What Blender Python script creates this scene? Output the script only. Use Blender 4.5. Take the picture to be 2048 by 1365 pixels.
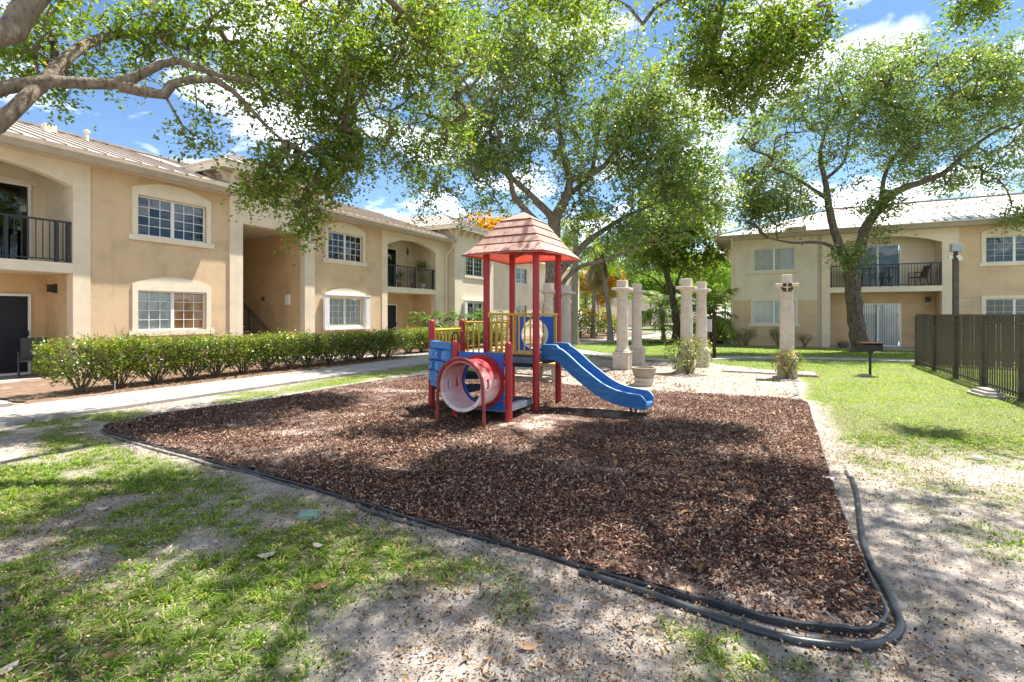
import bpy, math, random
import numpy as np
from mathutils import Vector, Matrix

# ------------------------------------------------------------------ scene, camera, sky, sun
for o in list(bpy.data.objects):
    bpy.data.objects.remove(o, do_unlink=True)
scene = bpy.context.scene
F = 1000.0            # focal length in photo pixels (photo 2048 wide)
CAMZ = 1.6
HORIZON = 629.0
cam_data = bpy.data.cameras.new("camera")
cam = bpy.data.objects.new("camera", cam_data)
scene.collection.objects.link(cam)
cam.location = (0, 0, CAMZ)
cam.rotation_euler = (math.radians(90), 0, 0)
cam_data.sensor_width = 36.0
cam_data.lens = F / 2048.0 * 36.0
cam_data.shift_y = -(682.5 - HORIZON) / 2048.0
cam_data.clip_start = 0.05
cam_data.clip_end = 3000
scene.camera = cam

SUN_EL = math.radians(66)
SUN_H = Vector((0.78, 0.62)).normalized()          # horizontal direction towards the sun
SUN_DIR = Vector((SUN_H.x * math.cos(SUN_EL), SUN_H.y * math.cos(SUN_EL), math.sin(SUN_EL)))
world = bpy.data.worlds.new("World")
scene.world = world
world.use_nodes = True
wn = world.node_tree
wn.nodes.clear()
w_out = wn.nodes.new("ShaderNodeOutputWorld")
w_bg = wn.nodes.new("ShaderNodeBackground")
w_bg.inputs["Strength"].default_value = 0.092
sky = wn.nodes.new("ShaderNodeTexSky")
sky.sky_type = 'NISHITA'
sky.sun_disc = False
sky.sun_elevation = SUN_EL
sky.sun_rotation = math.atan2(SUN_H.x, SUN_H.y)
sky.air_density = 1.0
sky.dust_density = 0.05
sky.altitude = 1500
sky.ozone_density = 1.6
# clouds all over the dome, projected on a plane overhead
w_tc = wn.nodes.new("ShaderNodeTexCoord")
w_sep = wn.nodes.new("ShaderNodeSeparateXYZ")
w_add = wn.nodes.new("ShaderNodeMath"); w_add.operation = 'ADD'; w_add.inputs[1].default_value = 0.22
w_dx = wn.nodes.new("ShaderNodeMath"); w_dx.operation = 'DIVIDE'
w_dy = wn.nodes.new("ShaderNodeMath"); w_dy.operation = 'DIVIDE'
w_cmb = wn.nodes.new("ShaderNodeCombineXYZ")
w_noi = wn.nodes.new("ShaderNodeTexNoise")
w_noi.inputs["Scale"].default_value = 2.3
w_noi.inputs["Detail"].default_value = 9
w_noi.inputs["Roughness"].default_value = 0.56
w_noi.inputs["Distortion"].default_value = 0.35
w_rmp = wn.nodes.new("ShaderNodeValToRGB")
w_rmp.color_ramp.elements[0].position = 0.495
w_rmp.color_ramp.elements[0].color = (0, 0, 0, 1)
w_rmp.color_ramp.elements[1].position = 0.74
w_rmp.color_ramp.elements[1].color = (0.7, 0.7, 0.7, 1)
w_mix = wn.nodes.new("ShaderNodeMixRGB")
w_mix.inputs[2].default_value = (13.0, 12.8, 12.7, 1)
wl = wn.links.new
wl(w_tc.outputs["Generated"], w_sep.inputs[0])
wl(w_sep.outputs["Z"], w_add.inputs[0])
wl(w_sep.outputs["X"], w_dx.inputs[0]); wl(w_add.outputs[0], w_dx.inputs[1])
wl(w_sep.outputs["Y"], w_dy.inputs[0]); wl(w_add.outputs[0], w_dy.inputs[1])
wl(w_dx.outputs[0], w_cmb.inputs["X"]); wl(w_dy.outputs[0], w_cmb.inputs["Y"])
wl(w_cmb.outputs[0], w_noi.inputs["Vector"])
wl(w_noi.outputs["Fac"], w_rmp.inputs[0])
wl(w_rmp.outputs["Color"], w_mix.inputs[0])
w_hs = wn.nodes.new('ShaderNodeHueSaturation'); w_hs.inputs['Saturation'].default_value = 1.08; w_hs.inputs['Value'].default_value = 0.44
wl(sky.outputs[0], w_hs.inputs['Color']); wl(w_hs.outputs[0], w_mix.inputs[1])
wl(w_mix.outputs[0], w_bg.inputs["Color"])
wl(w_bg.outputs[0], w_out.inputs[0])

sun_data = bpy.data.lights.new("sun", 'SUN')
sun_data.energy = 2.4
sun_data.angle = math.radians(0.53)
sun_data.color = (1.0, 0.955, 0.88)
sun = bpy.data.objects.new("sun", sun_data)
scene.collection.objects.link(sun)
sun.rotation_euler = (-SUN_DIR).to_track_quat('-Z', 'Y').to_euler()

scene.view_settings.view_transform = 'Standard'
scene.view_settings.look = 'None'
scene.view_settings.gamma = 1.0
scene.view_settings.use_curve_mapping = False
scene.view_settings.exposure = 2.42
scene.render.engine = 'CYCLES'
scene.cycles.max_bounces = 8
scene.cycles.diffuse_bounces = 4
scene.cycles.glossy_bounces = 3
scene.cycles.transmission_bounces = 6
scene.cycles.transparent_max_bounces = 12
scene.render.resolution_x = 1024
scene.render.resolution_y = 682

# ------------------------------------------------------------------ helpers
C = scene.collection
rng = np.random.default_rng(7)
random.seed(7)
R = math.radians

def px(x, y, Y):
    """photo pixel at depth Y (metres along the view axis) -> world point"""
    return Vector(((x - 1024.0) / F * Y, Y, CAMZ + (HORIZON - y) / F * Y))

def gp(x, y, z=0.0):
    """photo pixel on the ground -> world point"""
    Y = (CAMZ - z) * F / (y - HORIZON)
    return Vector(((x - 1024.0) / F * Y, Y, z))

class MB:
    def __init__(self):
        self.v = []; self.f = []
    def add(self, verts, faces):
        n = len(self.v)
        self.v.extend([tuple(p) for p in verts])
        self.f.extend([tuple(i + n for i in fc) for fc in faces])
        return self
    def box(self, x0, x1, y0, y1, z0, z1, m=None):
        vs = [Vector(p) for p in ((x0,y0,z0),(x1,y0,z0),(x1,y1,z0),(x0,y1,z0),(x0,y0,z1),(x1,y0,z1),(x1,y1,z1),(x0,y1,z1))]
        if m is not None: vs = [m @ p for p in vs]
        return self.add(vs, [(0,3,2,1),(4,5,6,7),(0,1,5,4),(1,2,6,5),(2,3,7,6),(3,0,4,7)])
    def bevbox(self, x0, x1, y0, y1, z0, z1, b=0.01, m=None):
        """box with chamfered vertical and top edges"""
        def ring(i, z): 
            return [(x0+i+b,y0+i,z),(x1-i-b,y0+i,z),(x1-i,y0+i+b,z),(x1-i,y1-i-b,z),(x1-i-b,y1-i,z),(x0+i+b,y1-i,z),(x0+i,y1-i-b,z),(x0+i,y0+i+b,z)]
        vs = [Vector(p) for p in ring(0,z0)+ring(0,z1-b)+ring(b,z1)]
        if m is not None: vs = [m @ p for p in vs]
        fs = [tuple(range(7,-1,-1)), tuple(range(16,24))]
        for k in (0, 8):
            for i in range(8):
                j = (i+1) % 8
                fs.append((k+i, k+j, k+8+j, k+8+i))
        return self.add(vs, fs)
    def bar(self, a, b, w, h=None, up=(0,0,1)):
        """square-section bar from a to b"""
        a = Vector(a); b = Vector(b); h = h or w
        d = (b - a).normalized(); up = Vector(up)
        if abs(d.dot(up)) > 0.98: up = Vector((1,0,0))
        s = d.cross(up).normalized(); t = s.cross(d).normalized()
        vs = []
        for p in (a, b):
            for (i, j) in ((-1,-1),(1,-1),(1,1),(-1,1)):
                vs.append(p + s*(i*w/2) + t*(j*h/2))
        return self.add(vs, [(3,2,1,0),(4,5,6,7),(0,1,5,4),(1,2,6,5),(2,3,7,6),(3,0,4,7)])
    def tube(self, pts, rad, n=10, caps=True):
        pts = [Vector(p) for p in pts]
        if not hasattr(rad, '__len__'): rad = [rad]*len(pts)
        base = len(self.v); prev = None
        for i, p in enumerate(pts):
            if i == 0: d = pts[1]-p
            elif i == len(pts)-1: d = p-pts[i-1]
            else: d = (pts[i+1]-p).normalized()+(p-pts[i-1]).normalized()
            d.normalize()
            if prev is None:
                u = Vector((0,0,1)) if abs(d.z) < 0.9 else Vector((1,0,0))
                s = d.cross(u).normalized()
            else:
                s = (prev - d*prev.dot(d))
                if s.length < 1e-6: s = d.orthogonal()
                s.normalize()
            prev = s; t = d.cross(s)
            for k in range(n):
                a = 2*math.pi*k/n
                self.v.append(tuple(p + (s*math.cos(a)+t*math.sin(a))*rad[i]))
        for i in range(len(pts)-1):
            for k in range(n):
                k2 = (k+1) % n
                self.f.append((base+i*n+k, base+i*n+k2, base+(i+1)*n+k2, base+(i+1)*n+k))
        if caps:
            self.f.append(tuple(base+k for k in range(n-1,-1,-1)))
            self.f.append(tuple(base+(len(pts)-1)*n+k for k in range(n)))
        return self
    def lathe(self, prof, c=(0,0,0), n=28, square=None):
        """prof: list of (radius, z)"""
        base = len(self.v)
        for (r, z) in prof:
            for k in range(n):
                a = 2*math.pi*k/n
                self.v.append((c[0]+r*math.cos(a), c[1]+r*math.sin(a), c[2]+z))
        for i in range(len(prof)-1):
            for k in range(n):
                k2 = (k+1) % n
                self.f.append((base+i*n+k, base+i*n+k2, base+(i+1)*n+k2, base+(i+1)*n+k))
        self.f.append(tuple(base+k for k in range(n-1,-1,-1)))
        self.f.append(tuple(base+(len(prof)-1)*n+k for k in range(n)))
        return self
    def prism(self, poly, y0, y1):
        """polygon in x,z extruded along y"""
        n = len(poly)
        vs = [(p[0], y0, p[1]) for p in poly]+[(p[0], y1, p[1]) for p in poly]
        fs = [tuple(range(n)), tuple(range(2*n-1, n-1, -1))]
        for i in range(n):
            j = (i+1) % n
            fs.append((j, i, n+i, n+j))
        return self.add(vs, fs)
    def slab(self, poly, z0, z1):
        """polygon in x,y extruded along z"""
        n = len(poly)
        vs = [(p[0], p[1], z0) for p in poly]+[(p[0], p[1], z1) for p in poly]
        fs = [tuple(range(n-1,-1,-1)), tuple(range(n, 2*n))]
        for i in range(n):
            j = (i+1) % n
            fs.append((i, j, n+j, n+i))
        return self.add(vs, fs)
    def mesh(self, name, smooth=False):
        me = bpy.data.meshes.new(name)
        me.from_pydata([tuple(p) for p in self.v], [], self.f)
        me.update()
        if smooth:
            me.polygons.foreach_set('use_smooth', [True]*len(me.polygons))
            try: me.set_sharp_from_angle(angle=R(40))
            except Exception: pass
        return me
    def build(self, name, mat, parent=None, smooth=False, **props):
        return link(name, self.mesh(name, smooth), mat, parent, **props)

def link(name, me, mat, parent=None, **props):
    o = bpy.data.objects.new(name, me)
    if mat is not None and me is not None and not me.materials: me.materials.append(mat)
    C.objects.link(o)
    if parent is not None: o.parent = parent
    for k, v in props.items(): o[k] = v
    return o

def thing(name, label, cat, loc=(0,0,0), rz=0.0, group=None):
    o = bpy.data.objects.new(name, None)
    o.empty_display_size = 0.2
    C.objects.link(o)
    o.location = loc; o.rotation_euler = (0, 0, rz)
    o['label'] = label; o['category'] = cat
    if group: o['group'] = group
    return o

def tag(o, label, cat, group=None):
    o['label'] = label; o['category'] = cat
    if group: o['group'] = group
    return o

def copy_thing(src, loc, rz, label, group=None, scale=None):
    r = src.copy(); C.objects.link(r)
    r.location = loc; r.rotation_euler = (0, 0, rz); r['label'] = label
    if group: r['group'] = group
    if scale: r.scale = scale
    for ch in list(src.children):
        c = ch.copy(); C.objects.link(c); c.parent = r
        for g in list(ch.children):
            d = g.copy(); C.objects.link(d); d.parent = c
    return r

def np_mesh(name, verts, faces_flat, nper, rnd=None, attr='rnd', smooth=False):
    """verts (N,3) float, faces_flat (M*nper) int"""
    me = bpy.data.meshes.new(name)
    verts = np.ascontiguousarray(verts, dtype=np.float32)
    m = len(faces_flat)//nper
    me.vertices.add(len(verts)); me.vertices.foreach_set('co', verts.ravel())
    me.loops.add(len(faces_flat)); me.loops.foreach_set('vertex_index', np.asarray(faces_flat, dtype=np.int32))
    me.polygons.add(m)
    me.polygons.foreach_set('loop_start', np.arange(0, m*nper, nper, dtype=np.int32))
    if rnd is not None:
        a = me.attributes.new(attr, 'FLOAT', 'POINT')
        a.data.foreach_set('value', np.asarray(rnd, dtype=np.float32))
    me.update(calc_edges=True)
    if smooth: me.polygons.foreach_set('use_smooth', np.ones(m, dtype=bool))
    return me

def _hash(ix, iy, iz, seed):
    h = (ix.astype(np.int64)*374761393 + iy.astype(np.int64)*668265263 + iz.astype(np.int64)*2147483647 + seed*1274126177) & 0xffffffff
    h = ((h ^ (h >> 13))*1274126177) & 0xffffffff
    return ((h ^ (h >> 16)) & 0xffff)/65535.0

def vnoise(p, scale, seed=0, octs=3):
    """value noise on (N,3) or (N,2) points -> 0..1"""
    p = np.asarray(p, dtype=np.float64)
    if p.shape[1] == 2: p = np.concatenate([p, np.zeros((len(p),1))], 1)
    out = np.zeros(len(p)); amp = 1.0; tot = 0.0
    for o in range(octs):
        q = p*scale; i = np.floor(q); f = q-i; f = f*f*(3-2*f)
        ix, iy, iz = i[:,0], i[:,1], i[:,2]
        r = 0
        for dx in (0,1):
            wx = f[:,0] if dx else 1-f[:,0]
            for dy in (0,1):
                wy = f[:,1] if dy else 1-f[:,1]
                for dz in (0,1):
                    wz = f[:,2] if dz else 1-f[:,2]
                    r = r + wx*wy*wz*_hash(ix+dx, iy+dy, iz+dz, seed+o)
        out += amp*r; tot += amp; amp *= 0.5; scale *= 2.1
    return out/tot

def sstep(a, b, x):
    t = np.clip((x-a)/(b-a), 0, 1)
    return t*t*(3-2*t)

# ------------------------------------------------------------------ materials
MATS = {}
def nmat(name):
    m = bpy.data.materials.new(name); m.use_nodes = True
    nt = m.node_tree; nt.nodes.clear()
    out = nt.nodes.new("ShaderNodeOutputMaterial")
    b = nt.nodes.new("ShaderNodeBsdfPrincipled")
    nt.links.new(b.outputs[0], out.inputs[0])
    MATS[name] = m
    return m, nt, b, out

def surf(name, col, rough=0.8, var=0.15, scale=3.0, bump=0.0, bscale=60.0, col2=None, spec=0.3, metal=0.0, detail=5, stretch=None, wear=None, streak=0.0):
    """general surface: base colour, mottling towards col2, fine relief"""
    m, nt, b, out = nmat(name)
    L = nt.links.new
    tc = nt.nodes.new("ShaderNodeTexCoord")
    vec = tc.outputs["Object"]
    if stretch:
        mp = nt.nodes.new("ShaderNodeMapping"); mp.inputs["Scale"].default_value = stretch
        L(vec, mp.inputs[0]); vec = mp.outputs[0]
    n = nt.nodes.new("ShaderNodeTexNoise"); n.inputs["Scale"].default_value = scale; n.inputs["Detail"].default_value = detail
    n.inputs["Roughness"].default_value = 0.62
    L(vec, n.inputs["Vector"])
    r = nt.nodes.new("ShaderNodeValToRGB")
    c2 = col2 or tuple(max(0, c*(1-2.2*var)) for c in col)
    c1 = tuple(min(1, c*(1+var*0.7)) for c in col)
    r.color_ramp.elements[0].position = 0.28; r.color_ramp.elements[0].color = (*c2, 1)
    r.color_ramp.elements[1].position = 0.68; r.color_ramp.elements[1].color = (*c1, 1)
    e = r.color_ramp.elements.new(0.5); e.color = (*col, 1)
    L(n.outputs["Fac"], r.inputs[0])
    colout = r.outputs["Color"]
    if wear:      # blotches of another colour: (colour, scale, threshold)
        wc, ws, wt = wear
        n3 = nt.nodes.new("ShaderNodeTexNoise"); n3.inputs["Scale"].default_value = ws; n3.inputs["Detail"].default_value = 6
        n3.inputs["Roughness"].default_value = 0.7
        L(vec, n3.inputs["Vector"])
        mr = nt.nodes.new("ShaderNodeMapRange"); mr.inputs[1].default_value = wt; mr.inputs[2].default_value = wt+0.16
        L(n3.outputs["Fac"], mr.inputs[0])
        mx = nt.nodes.new("ShaderNodeMixRGB"); mx.inputs[2].default_value = (*wc, 1)
        L(mr.outputs[0], mx.inputs[0]); L(colout, mx.inputs[1]); colout = mx.outputs[0]
    if streak:    # rain streaks and dirt runs down a wall
        ms = nt.nodes.new("ShaderNodeMapping"); ms.inputs["Scale"].default_value = (4.5,4.5,0.22); L(tc.outputs["Object"], ms.inputs[0])
        n4 = nt.nodes.new("ShaderNodeTexNoise"); n4.inputs["Scale"].default_value = 1.0; n4.inputs["Detail"].default_value = 7; n4.inputs["Roughness"].default_value = 0.7
        L(ms.outputs[0], n4.inputs["Vector"])
        r4 = nt.nodes.new("ShaderNodeMapRange"); r4.inputs[1].default_value = 0.52; r4.inputs[2].default_value = 0.72; r4.inputs[4].default_value = streak
        L(n4.outputs["Fac"], r4.inputs[0])
        m4 = nt.nodes.new("ShaderNodeMixRGB"); m4.blend_type = 'MULTIPLY'; m4.inputs[2].default_value = (0.52,0.46,0.40,1)
        L(r4.outputs[0], m4.inputs[0]); L(colout, m4.inputs[1]); colout = m4.outputs[0]
    L(colout, b.inputs["Base Color"])
    b.inputs["Roughness"].default_value = rough
    b.inputs["Metallic"].default_value = metal
    b.inputs["Specular IOR Level"].default_value = spec
    if bump > 0:
        n2 = nt.nodes.new("ShaderNodeTexNoise"); n2.inputs["Scale"].default_value = bscale; n2.inputs["Detail"].default_value = 4
        L(vec, n2.inputs["Vector"])
        bp = nt.nodes.new("ShaderNodeBump"); bp.inputs["Strength"].default_value = bump; bp.inputs["Distance"].default_value = 0.02
        L(n2.outputs["Fac"], bp.inputs["Height"]); L(bp.outputs[0], b.inputs["Normal"])
    return m

def leafmat(name, cols, trans=0.35, rough=0.45, spec=0.35):
    """cols: list of (pos, rgb) over the per-leaf random value"""
    m, nt, b, out = nmat(name)
    L = nt.links.new
    at = nt.nodes.new("ShaderNodeAttribute"); at.attribute_name = 'rnd'
    r = nt.nodes.new("ShaderNodeValToRGB")
    els = r.color_ramp.elements
    els[0].position = cols[0][0]; els[0].color = (*cols[0][1], 1)
    els[1].position = cols[-1][0]; els[1].color = (*cols[-1][1], 1)
    for p, c in cols[1:-1]:
        e = els.new(p); e.color = (*c, 1)
    L(at.outputs["Fac"], r.inputs[0])
    L(r.outputs["Color"], b.inputs["Base Color"])
    b.inputs["Roughness"].default_value = rough
    b.inputs["Specular IOR Level"].default_value = spec
    tr = nt.nodes.new("ShaderNodeBsdfTranslucent")
    g = nt.nodes.new("ShaderNodeMixRGB"); g.blend_type = 'MULTIPLY'; g.inputs[0].default_value = 1.0
    g.inputs[2].default_value = (2.0, 2.1, 0.9, 1)
    L(r.outputs["Color"], g.inputs[1]); L(g.outputs[0], tr.inputs["Color"])
    mx = nt.nodes.new("ShaderNodeMixShader"); mx.inputs[0].default_value = trans
    L(b.outputs[0], mx.inputs[1]); L(tr.outputs[0], mx.inputs[2])
    L(mx.outputs[0], out.inputs[0])
    return m

def glassmat(name, tint=(0.75,0.8,0.8), boost=0.12, ior=1.5):
    m, nt, b, out = nmat(name)
    L = nt.links.new
    nt.nodes.remove(b)
    t = nt.nodes.new("ShaderNodeBsdfTransparent"); t.inputs[0].default_value = (*tint, 1)
    g = nt.nodes.new("ShaderNodeBsdfGlossy"); g.inputs["Roughness"].default_value = 0.015
    g.inputs[0].default_value = (0.95,0.97,1,1)
    fr = nt.nodes.new("ShaderNodeFresnel"); fr.inputs[0].default_value = ior
    ad = nt.nodes.new("ShaderNodeMath"); ad.operation = 'ADD'; ad.inputs[1].default_value = boost
    tc = nt.nodes.new("ShaderNodeTexCoord")
    n = nt.nodes.new("ShaderNodeTexNoise"); n.inputs["Scale"].default_value = 1.1
    bp = nt.nodes.new("ShaderNodeBump"); bp.inputs["Strength"].default_value = 0.05; bp.inputs["Distance"].default_value = 0.1
    L(tc.outputs["Object"], n.inputs["Vector"]); L(n.outputs["Fac"], bp.inputs["Height"]); L(bp.outputs[0], g.inputs["Normal"])
    L(fr.outputs[0], ad.inputs[0])
    mx = nt.nodes.new("ShaderNodeMixShader")
    L(ad.outputs[0], mx.inputs[0]); L(t.outputs[0], mx.inputs[1]); L(g.outputs[0], mx.inputs[2])
    L(mx.outputs[0], out.inputs[0])
    return m

M = {}
M['tan'] = surf('stucco_tan', (0.64,0.47,0.295), 0.92, 0.10, 1.2, 0.55, 38, spec=0.15, wear=((0.58,0.42,0.26), 0.5, 0.56), streak=0.16)
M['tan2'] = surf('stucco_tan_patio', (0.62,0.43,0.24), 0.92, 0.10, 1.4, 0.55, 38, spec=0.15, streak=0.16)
M['cream'] = surf('stucco_cream', (0.74,0.625,0.465), 0.92, 0.07, 1.1, 0.5, 38, spec=0.15, wear=((0.66,0.55,0.40), 0.6, 0.58), streak=0.16)
M['pale'] = surf('stucco_pale', (0.70,0.615,0.48), 0.92, 0.08, 1.0, 0.5, 38, spec=0.15, streak=0.16)
M['trim'] = surf('trim_cream', (0.76,0.66,0.50), 0.85, 0.05, 2.0, 0.15, 50, spec=0.2)
M['fascia'] = surf('fascia_paint', (0.40,0.325,0.235), 0.7, 0.10, 2.5, 0.05, 30, spec=0.3)
M['soffit'] = surf('soffit', (0.52,0.43,0.32), 0.8, 0.06, 3.0)
M['metalroof'] = surf('metal_roof', (0.50,0.44,0.375), 0.42, 0.12, 1.6, 0.03, 12, spec=0.5, metal=0.25)
M['metalroof2'] = surf('metal_roof_white', (0.68,0.64,0.60), 0.40, 0.08, 1.6, 0.03, 12, spec=0.5, metal=0.15)
M['seam'] = surf('roof_seam', (0.36,0.29,0.23), 0.6, 0.15, 3.0)
M['white'] = surf('white_frame', (0.78,0.77,0.74), 0.5, 0.05, 6.0, spec=0.4)
M['blind'] = surf('vertical_blind', (0.78,0.78,0.74), 0.8, 0.06, 4.0)
M['curtain'] = surf('curtain', (0.50,0.45,0.34), 0.9, 0.12, 5.0)
M['woodblind'] = surf('wooden_blind', (0.80,0.37,0.13), 0.6, 0.18, 4.0, stretch=(1,1,12))
M['darkroom'] = surf('dark_room', (0.03,0.03,0.03), 0.95, 0.1, 2.0)
M['glass'] = glassmat('window_glass', (0.92,0.94,0.94), 0.0, 1.33)
M['glassdark'] = glassmat('window_glass_reflecting', (0.5,0.55,0.56), 0.0)
M['screen'] = surf('black_screen', (0.018,0.019,0.028), 0.6, 0.2, 30.0, spec=0.3)
M['black'] = surf('black_metal', (0.018,0.019,0.022), 0.45, 0.2, 8.0, spec=0.5)
M['bronze'] = surf('bronze_metal', (0.10,0.080,0.062), 0.55, 0.2, 6.0, spec=0.35, wear=((0.15,0.12,0.095), 3.0, 0.56))
M['lampglass'] = surf('lamp_glass', (0.75,0.73,0.68), 0.5, 0.03, 4.0)
M['concrete'] = surf('concrete', (0.33,0.305,0.275), 0.9, 0.16, 3.0, 0.25, 90, spec=0.2, wear=((0.31,0.28,0.245), 1.3, 0.56))
M['oldconcrete'] = surf('weathered_concrete', (0.36,0.31,0.235), 0.95, 0.2, 6.0, 0.5, 40, spec=0.15, wear=((0.16,0.14,0.10), 7.0, 0.57))
M['coral'] = surf('cast_coral_stone', (0.58,0.50,0.41), 0.92, 0.09, 5.0, 0.45, 45, spec=0.15, wear=((0.36,0.27,0.20), 11.0, 0.57), streak=0.18)
M['brokenstone'] = surf('broken_core', (0.10,0.055,0.03), 0.95, 0.3, 20.0, 0.6, 40)
M['red'] = surf('red_coated_steel', (0.34,0.016,0.020), 0.45, 0.10, 2.5, 0.03, 60, spec=0.45, wear=((0.42,0.07,0.065), 3.0, 0.58))
M['lapred'] = surf('dark_red_lap', (0.20,0.018,0.018), 0.7, 0.15, 8.0)
M['redrust'] = surf('red_weathered_tube', (0.26,0.05,0.04), 0.6, 0.2, 8.0, 0.05, 60, spec=0.35, wear=((0.42,0.045,0.045), 4.0, 0.5))
M['yellow'] = surf('yellow_coated_steel', (0.60,0.36,0.045), 0.5, 0.10, 4.0, 0.02, 50, spec=0.4, wear=((0.66,0.48,0.16), 4.0, 0.58))
M['blue'] = surf('blue_plastic', (0.008,0.105,0.42), 0.42, 0.07, 2.0, 0.02, 60, spec=0.4, wear=((0.03,0.19,0.55), 2.2, 0.58))
M['blueside'] = surf('blue_slide_plastic', (0.006,0.110,0.31), 0.38, 0.08, 2.5, 0.02, 60, spec=0.45, stretch=(0.7,5,5), wear=((0.035,0.19,0.41), 3.0, 0.53))
M['bluelite'] = surf('light_blue_plastic', (0.05,0.22,0.55), 0.45, 0.06, 4.0, spec=0.4)
M['bluepale'] = surf('slide_lip', (0.42,0.60,0.78), 0.5, 0.08, 6.0, spec=0.4)
M['mark'] = surf('pale_marks', (0.25,0.42,0.62), 0.6, 0.1, 8.0)
M['navy'] = surf('navy_deck', (0.014,0.024,0.055), 0.6, 0.15, 6.0, 0.2, 120, spec=0.3)
M['deckrim'] = surf('deck_rim', (0.17,0.21,0.25), 0.6, 0.15, 6.0, 0.05, 60, spec=0.3)
M['edging'] = surf('black_edging', (0.035,0.038,0.045), 0.38, 0.25, 10.0, 0.04, 60, spec=0.5, wear=((0.16,0.15,0.14), 12.0, 0.60))
M['edging2'] = surf('dusty_edging', (0.085,0.085,0.088), 0.7, 0.3, 10.0, 0.05, 60, spec=0.3, wear=((0.22,0.20,0.17), 10.0, 0.55))
M['wood'] = surf('weathered_wood', (0.30,0.23,0.17), 0.85, 0.2, 4.0, 0.2, 40, stretch=(2,12,12))
M['tablewood'] = surf('tan_wood', (0.50,0.27,0.10), 0.8, 0.2, 4.0, 0.1, 40)
M['brownpost'] = surf('brown_post', (0.050,0.020,0.016), 0.6, 0.2, 5.0)
M['rust'] = surf('rusty_grate', (0.28,0.11,0.055), 0.85, 0.3, 14.0)
M['terracotta'] = surf('terracotta', (0.50,0.20,0.09), 0.85, 0.1, 5.0)
M['greypot'] = surf('grey_pot', (0.12,0.12,0.12), 0.8, 0.15, 7.0)
M['sling'] = surf('sling_fabric', (0.075,0.07,0.062), 0.85, 0.15, 40.0)
M['greenlid'] = surf('green_lid', (0.20,0.32,0.25), 0.7, 0.15, 12.0)
M['greybox'] = surf('grey_box', (0.38,0.40,0.38), 0.6, 0.05, 6.0)
M['bark'] = surf('oak_bark', (0.215,0.172,0.132), 0.95, 0.32, 14.0, 1.0, 40, spec=0.1, stretch=(1,1,0.45), wear=((0.42,0.39,0.33), 7.0, 0.56))
M['bark2'] = surf('oak_bark_dark', (0.130,0.104,0.080), 0.95, 0.35, 9.0, 1.0, 30, spec=0.1, stretch=(1,1,0.45), wear=((0.27,0.25,0.21), 4.0, 0.6))
M['palmbark'] = surf('palm_bark', (0.29,0.26,0.22), 0.95, 0.2, 5.0, 0.6, 18, spec=0.1, stretch=(1,1,4))
M['twig'] = surf('twig', (0.17,0.13,0.095), 0.95, 0.2, 12.0, spec=0.1)
M['dirtbed'] = surf('bed_soil', (0.20,0.135,0.095), 0.97, 0.25, 5.0, 0.6, 50, spec=0.1, wear=((0.36,0.28,0.22), 2.0, 0.56))
M['sand'] = surf('pale_sand', (0.335,0.29,0.24), 0.97, 0.18, 5.0, 0.5, 55, spec=0.1, wear=((0.24,0.175,0.13), 2.6, 0.55))
M['mulchbase'] = surf('mulch_base', (0.13,0.078,0.060), 0.97, 0.40, 40.0, 0.9, 60, spec=0.1, wear=((0.52,0.43,0.36), 1.1, 0.50))

M['oak'] = leafmat('oak_leaves', [(0.0,(0.036,0.070,0.012)),(0.4,(0.092,0.148,0.020)),(0.75,(0.165,0.232,0.030)),(0.94,(0.28,0.33,0.05)),(1.0,(0.26,0.18,0.07))], 0.45, 0.38, 0.55)
M['oak2'] = leafmat('oak_leaves_grey', [(0.0,(0.046,0.082,0.024)),(0.4,(0.105,0.160,0.045)),(0.75,(0.170,0.232,0.068)),(0.95,(0.27,0.315,0.11)),(1.0,(0.26,0.19,0.09))], 0.42, 0.38, 0.55)
M['bright'] = leafmat('bright_leaves', [(0.0,(0.045,0.10,0.010)),(0.5,(0.115,0.21,0.018)),(1.0,(0.22,0.31,0.04))], 0.4)
M['orange'] = leafmat('orange_blossom', [(0.0,(0.05,0.09,0.015)),(0.35,(0.10,0.14,0.02)),(0.5,(0.45,0.22,0.02)),(1.0,(0.62,0.33,0.04))], 0.35)
M['hedge'] = leafmat('hedge_leaves', [(0.0,(0.026,0.052,0.010)),(0.35,(0.070,0.118,0.014)),(0.68,(0.15,0.205,0.020)),(0.9,(0.31,0.33,0.032)),(0.96,(0.27,0.19,0.05)),(1.0,(0.22,0.10,0.05))], 0.33, 0.35, 0.5)
M['croton'] = leafmat('croton_leaves', [(0.0,(0.03,0.07,0.012)),(0.45,(0.09,0.15,0.02)),(0.62,(0.20,0.24,0.03)),(0.8,(0.42,0.30,0.03)),(0.92,(0.36,0.10,0.03)),(1.0,(0.40,0.035,0.02))], 0.3)
M['bloom'] = leafmat('bush_leaves', [(0.0,(0.04,0.07,0.015)),(0.5,(0.13,0.19,0.03)),(0.9,(0.28,0.30,0.05)),(0.95,(0.55,0.10,0.05)),(1.0,(0.60,0.14,0.08))], 0.3)
M['yellowbush'] = leafmat('yellow_leaves', [(0.0,(0.06,0.10,0.02)),(0.45,(0.20,0.24,0.03)),(0.85,(0.45,0.40,0.05)),(0.93,(0.55,0.25,0.18)),(1.0,(0.60,0.20,0.15))], 0.3)
M['palm'] = leafmat('palm_fronds', [(0.0,(0.035,0.075,0.012)),(0.6,(0.10,0.17,0.02)),(0.9,(0.24,0.28,0.035)),(1.0,(0.40,0.36,0.06))], 0.35)
M['deadpalm'] = leafmat('dry_fronds', [(0.0,(0.12,0.09,0.05)),(1.0,(0.28,0.22,0.10))], 0.2)
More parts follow.
